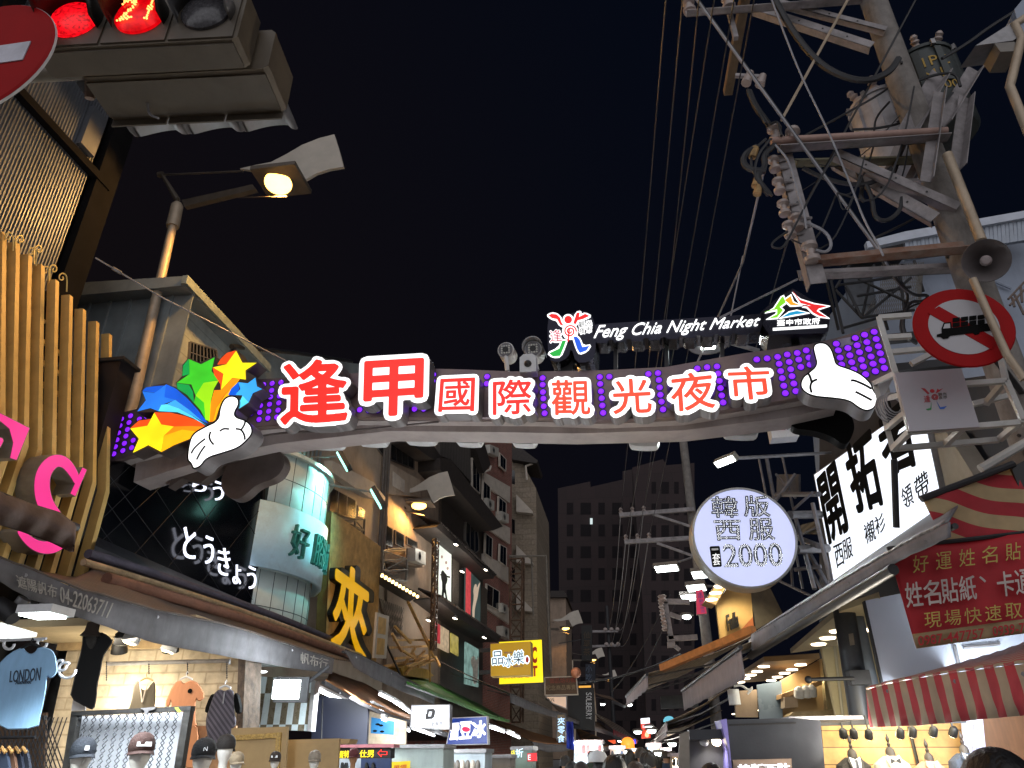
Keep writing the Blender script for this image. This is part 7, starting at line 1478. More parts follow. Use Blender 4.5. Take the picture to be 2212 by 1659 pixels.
def canopy4(nf, ff, nb, fb, zf, label, m_r, m_v, vh=.35, name='awning', pb=None):
    N, Fp = onZ(*nf, zf), onZ(*ff, zf); B0 = (pb or RP).at(*nb); B1 = (pb or RP).at(*fb)
    t = thing(name, label, 'awning', N.lerp(Fp, .5), 'awnings on the right pavement'); n_ = (B0 - N); n_.z = 0; n_.normalize()
    MB().sheet(lambda a, b: N.lerp(Fp, a).lerp(B0.lerp(B1, a), b) + Vector((0, 0, -.10 * math.sin(math.pi * b) + .02 * math.sin(a * 30))), 22, 8, (0, 0, .02)).build('canopy', m_r, t, smooth=2)
    MB().sheet(lambda a, b: N.lerp(Fp, a) - Vector((0, 0, vh * b)) - n_ * (.03 * math.sin(a * 37) * b), 44, 3, n_ * .012).build('valance', m_v, t, smooth=2)
    MB().tube([N, Fp], .035, 8).build('front_bar', m_dark, t)
    for s in (.05, .5, .95): p, q = N.lerp(Fp, s), B0.lerp(B1, s); MB().tube([p - Vector((0, 0, .05)), p.lerp(q, .5) - Vector((0, 0, .3)), q - Vector((0, 0, .3))], .025, 6).build('folding_arm', m_steel, t)
    return t
canopy4((1600, 1398), (1473, 1492), (1760, 1300), (1690, 1330), 3.0, 'taupe awning with a deep valance under the round sign', m_tawn, m_val2, .42)
canopy4((1398, 1456), (1352, 1504), (1640, 1368), (1560, 1412), 3.3, 'striped brown awning reaching far out over the street, right side', m_tawn, m_val2, .3)
canopy4((1440, 1560), (1416, 1590), (1600, 1470), (1540, 1510), 2.7, 'low taupe awning above the dark grey booth', m_tawn, m_val2, .3)
canopy4((1440, 1578), (1392, 1612), (1560, 1535), (1500, 1560), 2.5, 'thin far awning at the lower right of the street', m_tawn, m_val2, .2)
ob_ = MB().beam(onY(1430, 1443, 17), onY(1628, 1360, 15), .14).build('orange_beam', mat('orange_trim', 'b07038', .5), None, label='orange trim beam running along the top of the striped brown awning', cat='beam')
# lit beige shop box
bs = thing('beige_shopfront', 'warm lit beige shop front with black raised letters behind the round sign', 'shop front', onY(1590, 1400, 17.5)); PBx = Pl((onY(1590, 1330, 17.5).x, 17.5), 6)
m_bpan = mat('beige_panel', 'b8975c', .5, 0, .08, 2); slab(PBx, k8((215, 592), (300, 480), (440, 495), (462, 745), (245, 832)), 'panel', m_bpan, bs, 0, .1); slab(PBx, k8((440, 495), (560, 478), (650, 660), (475, 765)), 'side_panel', mat('olive_panel', '4a4438', .7), bs, .02, .1)
slab(PBx, k8((148, 580), (235, 440), (300, 450), (215, 600)), 'soffit', mat('soffit_beige', '8a7048', .6), bs, .5, .5); slab(PBx, k8((350, 790), (455, 680), (462, 748), (250, 832)), 'orange_trim', mat('orange_trim_b', 'a05a30', .6), bs, .03, .05)
text(PBx, 'Fulla', k8((280, 670), (358, 640), (362, 745), (292, 775)), 'raised_letters', m_black, bs, .14, .1, bold=.02)
for i, (u, v) in enumerate(((240, 480), (213, 523), (186, 565))): c = PBx.at(*k8((u, v))[0], .62); MB().lathe([(.13, 0), (.12, -.02)], c, (0, 0, 1), 14).build('downlight', glow('down_warm', 'ffeccc', 7, sample=False) if not i else bpy.data.materials['down_warm'], bs)
lamp('shop_light', 'SPOT', PBx.at(*k8((290, 470))[0], .7), 110, (1, .85, .58), bs, size=.15, aim=(.15, .25, -1), spot=120)
# lit shop interiors under the big awning
si = thing('lit_shop', 'bright cream shop interior with downlights under the dark awning', 'shop', onY(1800, 1560, 15)); m_cream = mat('cream_wall', 'c0b088', .7, 0, .06, 2); m_creamc = mat('cream_ceiling_b', 'b0a68c', .7, 0, .06, 2)
PI_ = Pl((onY(1800, 1450, 15).x, 15), 6)
slab(PI_, k8((900, 880), (1060, 850), (1260, 600), (1310, 1100), (1300, 1340), (1000, 1340)), 'cream_wall', m_cream, si, -1.2, .1)
zc = PI_.at(*k8((940, 880))[0], 0).z; MB().prism([onZ(*p, zc) for p in k8((700, 915), (1030, 640), (1280, 560), (1300, 760), (1060, 850), (905, 885))], (0, 0, .08)).build('ceiling', m_creamc, si)
for i, (u, v) in enumerate(((1005, 770), (940, 815), (880, 855), (1193, 762))): MB().lathe([(.13, 0), (.12, -.02)], onZ(*k8((u, v))[0], zc - .004), (0, 0, 1), 16).build('downlight', bpy.data.materials['down_warm'], si)
lamp('shop_light', 'AREA', onZ(*k8((960, 840))[0], zc - .1), 75, (1, .92, .72), si, size=1.2, aim=(0, .1, -1))
m = MB()
for u in (985, 1030): m.tube([PI_.at(*p, -1.1) for p in k8((u, 870), (u + 55, 1330))], .03, 6)
m.build('wall_joint', m_creamc, si)
s2 = thing('second_lit_shop', 'warm shop with a bronze soffit full of downlights and a scalloped lit wall', 'shop', onY(1740, 1540, 18)); PJ = Pl((onY(1740, 1500, 18).x, 18), 6)
zc2 = PJ.at(*k8((760, 1000))[0]).z; MB().prism([onZ(*p, zc2) for p in k8((300, 1112), (530, 970), (890, 948), (640, 1088))], (0, 0, .1)).build('soffit', mat('bronze_soffit', '8a6c48', .5, 0, .1, 2), s2)
for (u, v) in ((763, 988), (708, 1020), (660, 1043), (614, 1068), (573, 1090), (525, 1000), (482, 1032), (442, 1055), (404, 1078), (371, 1101)): MB().lathe([(.13, .0), (.12, -.02)], onZ(*k8((u, v))[0], zc2 - .004), (0, 0, 1), 14).build('downlight', bpy.data.materials['down_warm'], s2)
slab(PJ, k8((636, 1092), (892, 955), (945, 1270), (930, 1340), (650, 1340)), 'warm_wall', mat('warm_wall', 'a88a60', .7, 0, .06, 2), s2, -.3, .1); slab(PJ, k8((900, 950), (1000, 930), (1010, 1340), (945, 1340)), 'cream_pillar', m_cream, s2, -.1, .3)
slab(PJ, k8((640, 1180), (900, 1090), (905, 1120), (640, 1210)), 'shelf_soffit', mat('shelf_soffit', '8f704c', .6), s2, .2, .5); slab(PJ, k8((690, 1320), (720, 1295), (1030, 1280), (1065, 1320)), 'counter', mat('counter_cream', '9a8560', .5), s2, .6, .4)
for u, v in ((660, 1118), (717, 1086), (790, 1050), (862, 1018)): lamp('scallop_light', 'SPOT', PJ.at(*k8((u, v))[0], -.12), 14, (1, .88, .6), s2, size=.03, aim=(0, .18, -1), spot=75)
for u, v in ((755, 1175), (800, 1170), (835, 1165)): MB().lathe([(.04, .14), (.10, .08), (.11, -.08)], PJ.at(*k8((u, v))[0], .3), (.1, -.5, 1), 12).build('track_spot', m_white, s2, smooth=True)
slab(PJ, k8((660, 1200), (745, 1195), (748, 1265), (662, 1270)), 'box', m_beige, s2, .3, .3); slab(PJ, k8((480, 1120), (640, 1095), (650, 1340), (500, 1340)), 'grey_glass', mat('grey_pane', '6a7888', .25, 0, .15, 1), s2, -.2, .05)
slab(PJ, k8((340, 1160), (480, 1150), (490, 1330), (345, 1330)), 'dark_recess', m_brown, s2, -.5, .1)
for u, v in ((340, 1307), (378, 1288), (418, 1275), (415, 1307), (447, 1294), (476, 1283)): MB().lathe([(.09, .0), (.08, -.02)], onY(*k8((u, v))[0], 22), (0, 0, 1), 12).build('downlight', bpy.data.materials['down_warm'], s2)
lamp('shop_light', 'AREA', onZ(*k8((560, 1040))[0], zc2 - .1), 40, (1, .88, .62), s2, size=1.0, aim=(0, .1, -1))
vb_ = thing('visor_camera', 'white security camera under the taupe awning', 'camera', onY(*k8((335, 1220))[0], 14)); MB().tube([onY(*p, 14) for p in k8((325, 1150), (340, 1250))], .1, 10).build('body', m_white, vb_, smooth=True); MB().tube(smooth_line([onY(*p, 14.1) for p in k8((330, 1130), (380, 1120), (430, 1160), (460, 1130), (420, 1180))]), .02, 5).build('wiring', m_white, vb_)
# posts under the big awning
ps1 = thing('awning_post', 'dark grey post with stickers under the dark awning', 'post', onY(1850, 1500, 11.3)); a, b = onY(*k8((1045, 640))[0], 11.3), onY(*k8((1168, 1400))[0], 11.3); MB().tube([Vector((b.x, 11.3, 0)), Vector((b.x, 11.3, 2.0)), a], .15, 16).build('shaft', mat('dark_post', '33363c', .4, .2, .3, 3, dirt=.4), ps1, smooth=True)
slab(YP(11.12), k8((1075, 790), (1105, 785), (1115, 860), (1085, 865)), 'sticker', m_wframe, ps1, .0, .004)
MB().tube([onY(*p, 11.0) for p in k8((815, 1086), (1110, 1078))], .025, 8).build('side_rod', m_dark, ps1); MB().ball(onY(*k8((815, 1086))[0], 11.0), .05, 10, 8).build('knob', m_dark, ps1, smooth=True); MB().box(onY(*k8((1140, 1075))[0], 11.1), (.26, .2, .18)).build('clamp', m_dark, ps1)
ps2 = thing('light_post', 'paler grey post beside the dark grey post', 'post', onY(1870, 1490, 10.9)); a, b = onY(*k8((1105, 600))[0], 11.6), onY(*k8((1215, 1150))[0], 11.6); MB().tube([Vector((b.x + .02, 11.6, 0)), a], .11, 14).build('shaft', mat('pale_post', '5e6670', .45, .1, .15, 3, dirt=.25), ps2, smooth=True)
# white hoarding
PW = Pl((onY(1950, 1420, 10.2).x, 10.2), -1.5); wh = thing('white_hoarding', 'large smooth pale white board behind the red banner', 'hoarding', PW.at(1980, 1500)); slab(PW, k8((1178, 575), (1400, 530), (2400, 400), (2400, 1100), (1300, 1120)), 'board', mat('hoarding_white', 'aab2c0', .5, 0, .05, 1), wh, 0, .06); slab(PW, k8((1172, 578), (1184, 572), (1304, 1120), (1292, 1124)), 'edge', m_dark, wh, .02, .08)
MB().tube([PW.at(*p, .05) for p in k8((1820, 880), (2050, 855), (2050, 845))], .02, 6).build('bracket', m_steel, wh); MB().tube([PW.at(*p, .04) for p in k8((1760, 860), (1790, 990))], .02, 6).build('joint', m_steel, wh)
lamp('hoarding_fill', 'AREA', PW.at(*k8((1900, 905))[0], 1.0) - Vector((0, 0, .5)), 60, (.86, .93, 1), wh, size=.9, aim=(-.05, 1, .5))  # lamp without a fixture, added to brighten the board
# red banner
PN = Pl((onY(2060, 1270, 7.0).x, 7.0), -5); bn = thing('red_banner', 'red cloth banner with white and yellow characters and phone numbers, right edge', 'banner', PN.at(2060, 1390))
bq = k8((1330, 240), (2300, 128), (2330, 770), (1515, 885)); m_ban = mat('banner_red', 'a21420', .7, 0, .1, 3, dirt=.2)
bsh = lambda q, o: (lambda a, b: PN.at(*bil(q, a, 1 - b), o + .02 * math.sin(a * 9 + b * 3)))
MB().sheet(bsh(bq, 0), 30, 12, (0, .008, 0)).build('cloth', m_ban, bn, smooth=2)
st_ = [bil(bq, 0, .145), bil(bq, 1, .145), bq[2], bq[3]]; MB().sheet(bsh(st_, .045), 30, 3, (0, .004, 0)).build('cream_strip', mat('banner_cream', '8f7a58', .7, 0, .1, 3), bn, smooth=2)
def btext(tx, q, nm, mt, bold=0.0, sh_=0.0):
    V, Fs, _ = glyphs(tx, bold, .5, 3, sh_); return MB().add([PN.at(*bil(q, x, y), .085 + z * .006) for x, y, z in V], Fs).build(nm, mt, bn, recalc=False)
m_by = mat('banner_yellow', 'b09a48', .6); m_bw = mat('banner_white', 'b4a8a2', .6)
for i, ch in enumerate('好運姓名貼'): u, v = 1480 + i * 150, 285 - i * 20; btext(ch, k8((u, v), (u + 108, v - 12), (u + 122, v + 100), (u + 14, v + 112)), 'characters', m_by, 0, .12)
for i, ch in enumerate('姓名貼紙、卡通'):
    u, v = 1436 + i * 116 + (14 if i > 4 else 0), 462 - i * 14
    if ch == '、': btext(ch, k8((u + 20, v + 10), (u + 62, v + 5), (u + 68, v + 50), (u + 25, v + 55)), 'characters', m_bw); continue
    V, Fs = fat(ch, .012); q = k8((u, v), (u + 108, v - 12), (u + 125, v + 145), (u + 18, v + 158)); MB().add([PN.at(*bil(q, x, y), .085 + z * .006) for x, y, z in V], Fs).build('characters', m_bw, bn, recalc=False)
for i, ch in enumerate('現場快速取'): u, v = 1556 + i * 131, 655 - i * 15; btext(ch, k8((u, v), (u + 110, v - 12), (u + 125, v + 88), (u + 16, v + 100)), 'characters', m_by, 0, .08)
btext('0987-447757', k8((1522, 805), (1952, 752), (1956, 815), (1530, 868)), 'phone_number', m_ban, .01); btext('0939-7', k8((2005, 742), (2212, 716), (2218, 780), (2012, 806)), 'phone_number', m_ban, .01)
MB().tube([PN.at(*p, 0) for p in k8((1325, 238), (2300, 125))], .02, 6).build('rope', m_dark, bn)
# striped awnings, right foreground
sp0 = CAM + ray(1872, 1500) * 6.9; PSx = Pl((sp0.x, sp0.y), 97.0)
m_redw = stripes('red_white_stripes', 'b83a48', 'b0a08c', (-.122, .9925, 0), .24, .8, .5)
sa = awning(PSx, k8((1186, 1152), (1300, 1118), (1450, 1090), (1600, 1064), (1900, 1022), (2212, 984), (2330, 970)), k8((1212, 1396), (1320, 1392), (1500, 1386), (1650, 1372), (1900, 1346), (2212, 1318), (2330, 1308)), Pl((sp0.x + 1.9, sp0.y), 97.0), k8((1480, 1086), (1560, 1060), (1680, 1020), (1860, 968), (2050, 915), (2212, 858), (2330, 820)), 'striped_awning', 'red and cream striped awning with a deep straight valance, right foreground', m_redw, stripes('red_white_roof', 'a83442', 'a89884', (-.122, .9925, 0), .24, .5, .5), None, sag=.0)
PU = YP(7.6); us = thing('striped_awning', 'small red and cream striped awning high above the red banner', 'awning', PU.at(2100, 1160))
m_redu = stripes('red_cream_slant', 'a82a34', 'b09a74', (.30, 0, .95), .30, .8, .5)
MB().sheet(lambda a, b: PU.at(*bil(k5((1562, 1572), (2140, 1362), (2330, 1659), (2330, 1720)), a, 1 - b), .05 * math.sin(a * 5 + b * 3)) if False else PU.at(*bil([(1994, 1076), (2188, 1006), (2260, 1150), (2040, 1170)], a, 1 - b), .06 * math.sin(a * 6 + b * 3)), 24, 10, (0, .02, 0)).build('canopy', m_redu, us, smooth=2)
MB().tube([PU.at(*p, .05) for p in ((1990, 1078), (2190, 1002))], .035, 8).build('bar', m_dark, us); MB().tube([PU.at(*p, .05) for p in k5((1930, 1380), (2212, 1215), (2280, 1180))], .045, 8).build('pipe', m_wp, us); MB().prism([PU.at(*p, -.1) for p in k5((1960, 1400), (2230, 1240), (2280, 1320), (2010, 1390))], (0, .6, 0)).build('board', m_brown, us); MB().prism([PU.at(*p, .02) for p in ((2185, 1010), (2230, 985), (2240, 1120), (2215, 1090))], (0, .4, 0)).build('side', m_black, us)
# kiosk, suit shop
KP = Pl((onY(1640, 1600, 8.6).x, 8.6), 3); ks = thing('slate_kiosk', 'dark slate panelled kiosk with a lit name board, right of the street', 'kiosk', KP.at(1660, 1690)); m_slate = mat('slate', '2a2d33', .35, 0, .3, 1.5, dirt=.0, bump=.05)
slab(KP, k8((285, 1346), (728, 1334), (745, 1800), (330, 1800)), 'panel', m_slate, ks, 0, .1); slab(KP, k8((728, 1336), (892, 1350), (935, 1800), (742, 1800)), 'panel', m_slate, ks, -.05, .1); slab(KP, k8((243, 1348), (285, 1340), (335, 1800), (300, 1800), (300, 1545)), 'side', mat('lilac_side', '7a74b8', .4), ks, .02, .4); slab(KP, k8((300, 1375), (735, 1362), (735, 1372), (300, 1386)), 'shadow_gap', m_black, ks, .005, .01); slab(KP, k8((690, 1325), (1165, 1320), (1175, 1342), (690, 1345)), 'top', m_white, ks, -.2, .8)
nb = slab(KP, k8((326, 1606), (705, 1598), (712, 1800), (335, 1800)), 'name_board', m_brown, ks, .03, .04); ftext(KP, '韓版西裝', k8((358, 1636), (690, 1628), (700, 1720), (365, 1730)), 'name', glow('name_white', 'f0f4ff', 1.3), nb, .05, .02, r=.012)
gb_ = thing('grey_booth', 'grey booth with two round downlights left of the slate kiosk', 'booth', KP.at(1535, 1690)); slab(KP, k8((42, 1412), (250, 1410), (330, 1800), (42, 1800)), 'back', mat('booth_grey', '3d3d40', .5, 0, .2, 2), gb_, -.35, .1); slab(KP, k8((42, 1410), (252, 1408), (270, 1472), (45, 1476)), 'header', m_slate, gb_, -.1, .2)
for u, v in ((138, 1500), (218, 1500)): MB().lathe([(.045, 0), (.05, .03), (.02, .05)], KP.at(*k8((u, v))[0], -.2), (.1, -.6, .8), 14).build('downlight', m_white if u == 138 else bpy.data.materials['down_warm'], gb_, smooth=True)
lamp('booth_light', 'SPOT', KP.at(*k8((200, 1490))[0], -.1), 9, (1, .95, .88), gb_, size=.05, aim=(0, .5, -1), spot=110)
sl = slab(KP, k8((-20, 1440), (42, 1418), (48, 1800), (-30, 1800)), 'side_screen', m_wframe, gb_, -.05, .05)
SPl = Pl((onY(1930, 1600, 10.6).x, 10.6), 1); ss = thing('suit_shop', 'suit shop window with a bright pale plank wall', 'shop', SPl.at(1930, 1690))
m_wood = bricks('pale_planks', 'b08c54', 'a07c44', '5a4020', 2.2, .19, 'xz', .55, .2, .006); slab(SPl, k8((898, 1378), (1812, 1352), (1845, 1800), (935, 1800)), 'plank_wall', m_wood, ss, 0, .06); MB().tube([SPl.at(*p, .02) for p in k8((1465, 1390), (1540, 1700))], .02, 6).build('wall_cable', m_black, ss)
slab(SPl, k8((885, 1345), (1250, 1340), (1840, 1335), (1840, 1366), (890, 1385)), 'track', m_dark, ss, .5, .1)
for i, (u, v) in enumerate(((1040, 1432), (1108, 1434), (1206, 1438), (1410, 1432), (1490, 1424), (1625, 1420), (1755, 1422))):
    c = SPl.at(*k8((u, v))[0], .55); t = MB().lathe([(.025, .06), (.045, .03), (.05, -.05)], c, (.05 * (i - 3), -.7, .75), 14).build('track_spot', m_black, ss, smooth=True); MB().lathe([(.044, -.052), (.04, -.06)], c, (.05 * (i - 3), -.7, .75), 12).build('bulb', bpy.data.materials['down_warm'], t); MB().tube([c + Vector((0, 0, .03)), c + Vector((0, 0, .2))], .012, 5).build('stem', m_black, t)
lamp('window_light', 'AREA', SPl.at(*k8((1350, 1400))[0], .9), 52, (1, .87, .6), ss, size=1.6, aim=(0, .55, -.8)); lamp('added_front_fill', 'AREA', SPl.at(*k8((1350, 1400))[0], 2.0), 18, (1, .93, .8), ss, size=1.2, aim=(0, .8, -.6)); lamp('added_spill', 'AREA', SPl.at(*k8((1350, 1400))[0], 2.2), 170, (1, .92, .78), ss, size=1.0, aim=(-.5, -.5, .6)); lamp('window_spot', 'POINT', SPl.at(*k8((1310, 1420))[0], .3), 14, (1, .85, .5), ss, size=.1)  # front and spill lamps have no fixture, added to brighten dummies and arch
def bust(u, v, w, jacket, shirt, tie, label, Y, bow=False):
    c = onY(u, v, Y); sc = (w / F) * (c - CAM).dot(FW) / .46; t = thing('suit_bust', label, 'tailor dummy', c - Vector((0, 0, .7 * sc)), 'tailor dummies in suits'); z = Vector((0, 0, 1))
    MB().lathe([(.015, 0), (.022, .03), (.01, .05), (.02, .07), (.022, .09), (.007, .13), (.001, .15)], c + z * .02, z, 12).build('finial', mat('finial_wood', '1e1510', .5), t, smooth=True)
    MB().lathe([(.075 * sc, -.26 * sc), (.062 * sc, -.2 * sc), (.062 * sc, -.05 * sc), (.055 * sc, -.01 * sc), (.02, .02)], c, z, 18).build('neck', mat('dummy_neck', '2a2520', .6), t, smooth=True)
    S = lambda x, y, h: c + Vector((x * sc, y * sc, (h + .085) * sc))
    P = [S(-.075, 0, -.17), S(-.13, 0, -.205), S(-.215, 0, -.27), S(-.235, 0, -.42), S(-.22, 0, -.75), S(.22, 0, -.75), S(.235, 0, -.42), S(.215, 0, -.27), S(.13, 0, -.205), S(.075, 0, -.17)]
    Fp = [p + Vector((0, -.13 * sc if 2 < i < 7 else -.08 * sc, 0)) + (Vector((c.x, c.y, p.z)) - p) * .18 for i, p in enumerate(P)]; Bp = [p + Vector((0, .10 * sc, 0)) for p in P]; n = len(P)
    MB().add(P + Fp + Bp, [tuple(range(n, 2 * n)), tuple(range(3 * n - 1, 2 * n - 1, -1))] + [(i, (i + 1) % n, n + (i + 1) % n, n + i) for i in range(n)] + [((i + 1) % n, i, 2 * n + i, 2 * n + (i + 1) % n) for i in range(n)]).build('jacket', mat('suit_cloth', jacket, .85, 0, .15, 14, bump=.3, bs=40), t)
    MB().prism([S(-.07, -.10, -.165), S(0, -.135, -.20), S(.07, -.10, -.165), S(.06, -.15, -.30), S(0, -.165, -.56), S(-.06, -.15, -.30)], (0, .05 * sc, 0)).build('shirt', mat('shirt_cloth', shirt, .7), t)
    for s in (-1, 1): MB().prism([S(s * .075, -.09, -.15), S(s * .10, -.13, -.22), S(s * .075, -.17, -.36), S(s * .012, -.185, -.58), S(s * .05, -.175, -.34)], (0, .02 * sc, 0)).build('lapel', mat('suit_lapel', jacket, .7, 0, .1), t)
    if bow:
        for s in (-1, 1): MB().prism([S(0, -.165, -.225), S(s * .06, -.165, -.195), S(s * .06, -.165, -.26)], (0, .02 * sc, 0)).build('bow_tie', mat('tie_cloth', tie, .6), t)
    else: MB().prism([S(-.018, -.16, -.20), S(.018, -.16, -.20), S(.014, -.175, -.25), S(.03, -.185, -.5), S(0, -.185, -.55), S(-.03, -.185, -.5), S(-.014, -.175, -.25)], (0, .012 * sc, 0)).build('tie', mat('tie_cloth', tie, .6), t)
    return t
bust(*k8((1093, 1545))[0], 72, '2b2a2a', 'c8ccd4', '2b3140', 'dummy in a charcoal suit with a dark tie, leftmost on the plank wall', 10.0)
bust(*k8((1340, 1535))[0], 74, 'a8a498', 'd4d6d8', '1c2028', 'dummy in a pale grey suit with a black bow tie', 9.9, True)
bust(*k8((1590, 1572))[0], 68, 'b07868', 'd0c8c8', '9a6a60', 'dummy in a salmon pink suit', 10.0)
bust(*k8((1818, 1520))[0], 70, '2a3444', 'c8ccd4', '222a38', 'dummy in a navy check suit with a bow tie, rightmost', 9.9, True)
bust(*k8((850, 1628))[0], 60, '242424', '8a8a8a', '1a1a1a', 'dummy in a black suit before the slate kiosk', 9.0)
wpn = thing('notice_panel', 'white notice panel with faint lilac print right of the plank wall', 'panel', SPl.at(2110, 1690, .3)); slab(SPl, k8((1808, 1352), (1945, 1342), (1990, 1800), (1850, 1800)), 'panel', mat('lilac_white', 'a8a8c0', .5, 0, .1, 2), wpn, .3, .03); text(SPl, '下', k8((1850, 1380), (1920, 1376), (1926, 1440), (1858, 1444)), 'print', mat('lilac_print', '7a78a0', .6), wpn, .31, .004); text(SPl, '仔', k8((1866, 1500), (1922, 1496), (1926, 1560), (1872, 1564)), 'print', bpy.data.materials['lilac_print'], wpn, .31, .004)
bwl = thing('brown_wall', 'brown wooden wall under the striped awning at the right edge', 'wall', SPl.at(2200, 1690, .2)); slab(SPl, k8((1945, 1330), (2400, 1300), (2400, 1800), (1988, 1800)), 'panel', mat('brown_wood', '5e4028', .6, 0, .25, 3, stretch=(4, 4, .5)), bwl, .25, .1)

# ================================================================== hanging signs in the middle
m_lw = glow('box_white', 'f2f6ff', 1.15, .05, 1)
dsg = lightbox(YP(17.2), l3((42, 1090), (394, 1084), (392, 1312), (30, 1300)), 'white_letter_box', 'white lit box sign with a grey letter D', 'box sign', m_lw, m_steel, .25)
P17 = YP(17.2); mdk = mat('grey_vinyl', '3d3d40', .5)
slab(P17, l3((188, 1128), (245, 1124), (262, 1145), (250, 1200), (230, 1216), (172, 1220), (178, 1196), (222, 1192), (232, 1150), (205, 1150), (200, 1170), (182, 1172)), 'letter', mdk, dsg, .02, .006); slab(P17, l3((175, 1170), (200, 1168), (196, 1206), (172, 1208)), 'letter', mdk, dsg, .021, .006); text(P17, '好康專賣', l3((180, 1245), (330, 1238), (328, 1278), (178, 1286)), 'small_print', mdk, dsg, .016, .004)
ib = lightbox(YP(18.6), l3((412, 1205), (730, 1190), (737, 1448), (355, 1455)), 'blue_ice_sign', 'blue ribbed sign with thick white characters and a red bean', 'box sign', stripes('blue_ribs', '1c3f9a', '2a58c0', (1, 0, 0), .085, .4), m_white, .25); P18 = YP(18.6)
ib.children[1].data.materials[0] = glow('blue_ribs_lit', '1d3f9c', .55, .25, 9)
for ch, q in (('雪', l3((408, 1262), (476, 1256), (472, 1400), (385, 1408))), ('豆', l3((486, 1248), (588, 1242), (582, 1388), (478, 1396))), ('冰', l3((598, 1240), (716, 1232), (712, 1375), (592, 1386)))): ftext(P18, ch, q, 'white_character', m_lw, ib, .03, .03, r=.05)
slab(P18, smooth_loop(l3((500, 1296), (530, 1284), (575, 1298), (570, 1330), (530, 1335), (505, 1322)), 2), 'red_bean', glow('bean_red', 'f01850', 1.0), ib, .06, .02)
yb = lightbox(YP(26), l3((832, 518), (1226, 496), (1240, 890), (834, 908)), 'yellow_sign', 'bright yellow box sign with red letters, behind the ochre one', 'box sign', glow('yellow_lit', 'f0d810', .95, .08, .5), m_dark, .3, rim=1.2); P26 = YP(26); m_rl = mat('red_letters', 'c02818', .5)
text(P26, 'C', l3((1130, 565), (1178, 562), (1180, 712), (1130, 716)), 'letter', m_rl, yb, .02, .006, bold=.05); text(P26, 'T', l3((1130, 738), (1182, 735), (1184, 830), (1132, 834)), 'letter', m_rl, yb, .02, .006, bold=.05); text(P26, '美食廣場', l3((880, 822), (1110, 815), (1110, 846), (880, 852)), 'letter', m_rl, yb, .02, .006)
oc = lightbox(YP(24.6), l3((757, 538), (1122, 517), (1126, 822), (762, 833)), 'ochre_sign', 'ochre box sign with white outlined brush characters', 'box sign', glow('ochre_lit', 'a8800c', .72, .12, .5), m_gold, .55, rim=.8); P24 = YP(24.6)
for ch, q in (('品', l3((770, 610), (870, 600), (872, 722), (776, 730))), ('冰', l3((868, 650), (960, 628), (962, 742), (872, 752))), ('樂', l3((962, 610), (1058, 592), (1062, 718), (966, 722)))):
    m = MB()
    for lp in outline(ch, .10, 70): m.prism([P24.at(*bil(q, x, y), .03) for x, y in lp], -P24.n * .02)
    b_ = m.build('white_border', glow('border_white', 'dff4ff', 1.2, sample=False), oc); text(P24, ch, q, 'character', mat('navy_ink', '14243c', .5), b_, .04, .008)
slab(P24, l3(*circ(1088, 682, 25, 20, 40)), 'oval', bpy.data.materials['border_white'], oc, .03, .02); slab(P24, l3(*circ(1090, 682, 14, 16, 28)), 'oval_mark', m_rl, oc, .04, .008); text(P24, 'SINCE 1968', l3((882, 612), (955, 608), (955, 622), (882, 626)), 'small_print', mat('violet_print', '4030a0', .5), oc, .02, .004); text(P24, '綿綿冰沙', l3((966, 735), (1052, 730), (1052, 748), (966, 752)), 'small_print', bpy.data.materials['violet_print'], oc, .02, .004)
for v in (592, 790): MB().beam(onY(*l3((660, v + 8))[0], 24.9), onY(*l3((790, v))[0], 24.9), .12).build('arm', m_dark, oc)
wsn = lightbox(YP(33), l3((1245, 838), (1535, 830), (1550, 998), (1248, 1004)), 'wooden_sign', 'unlit wooden sign with carved characters on a pale frame, right of the yellow sign', 'box sign', mat('sign_wood', '4a3828', .7, 0, .3, 2), m_trim, .3, rim=1.8); P33 = YP(33)
text(P33, '御品坊の都', l3((1290, 850), (1525, 843), (1528, 888), (1292, 896)), 'characters', mat('dull_red', '7a2e20', .6), wsn, .02, .01); text(P33, '紀念商品專賣', l3((1258, 915), (1528, 905), (1530, 952), (1262, 960)), 'characters', mat('dull_cream', '7d6f56', .6), wsn, .02, .01)
MB().ball(P33.at(*l3((1530, 800))[0], .1), .22, 10, 8).build('lamp_knob', mat('peach_knob', 'c08060', .5), wsn, smooth=True)
rw = lightbox(YP(34), l3((1250, 1012), (1448, 1008), (1450, 1130), (1320, 1080)), 'pale_sign', 'pale peach sign cut by an awning, below the wooden sign', 'box sign', glow('peach_lit', 'e0bca0', .6, .1), m_steel, .2); text(YP(34), 'RAW', l3((1255, 1028), (1330, 1025), (1345, 1068), (1258, 1050)), 'letters', m_ink, rw, .014, .006)
vs1 = lightbox(YP(27), l3((1355, 1172), (1438, 1168), (1436, 1412), (1352, 1412)), 'vertical_sign', 'narrow upright brown sign with pale blue lit characters', 'box sign', mat('brown_sign', '5a482c', .6), m_dark, .25)
for i, ch in enumerate('夾零食'): text(YP(27), ch, l3((1366, 1205 + i * 78), (1430, 1202 + i * 78), (1428, 1270 + i * 78), (1364, 1273 + i * 78)), 'lit_character', glow('pale_blue_lit', 'b8dcff', 1.3), vs1, .03, .03)
bb_ = thing('blue_banner', 'plain blue cloth banner behind the narrow brown sign', 'banner', YP(28).at(1230, 1620)); MB().sheet(lambda a, b: YP(28).at(*bil(l3((1440, 1240), (1505, 1240), (1515, 1500), (1445, 1480)), a, 1 - b), .08 * math.sin(a * 9)), 12, 4, (0, .02, 0)).build('cloth', mat('blue_cloth', '1c34a0', .7), bb_, smooth=2)
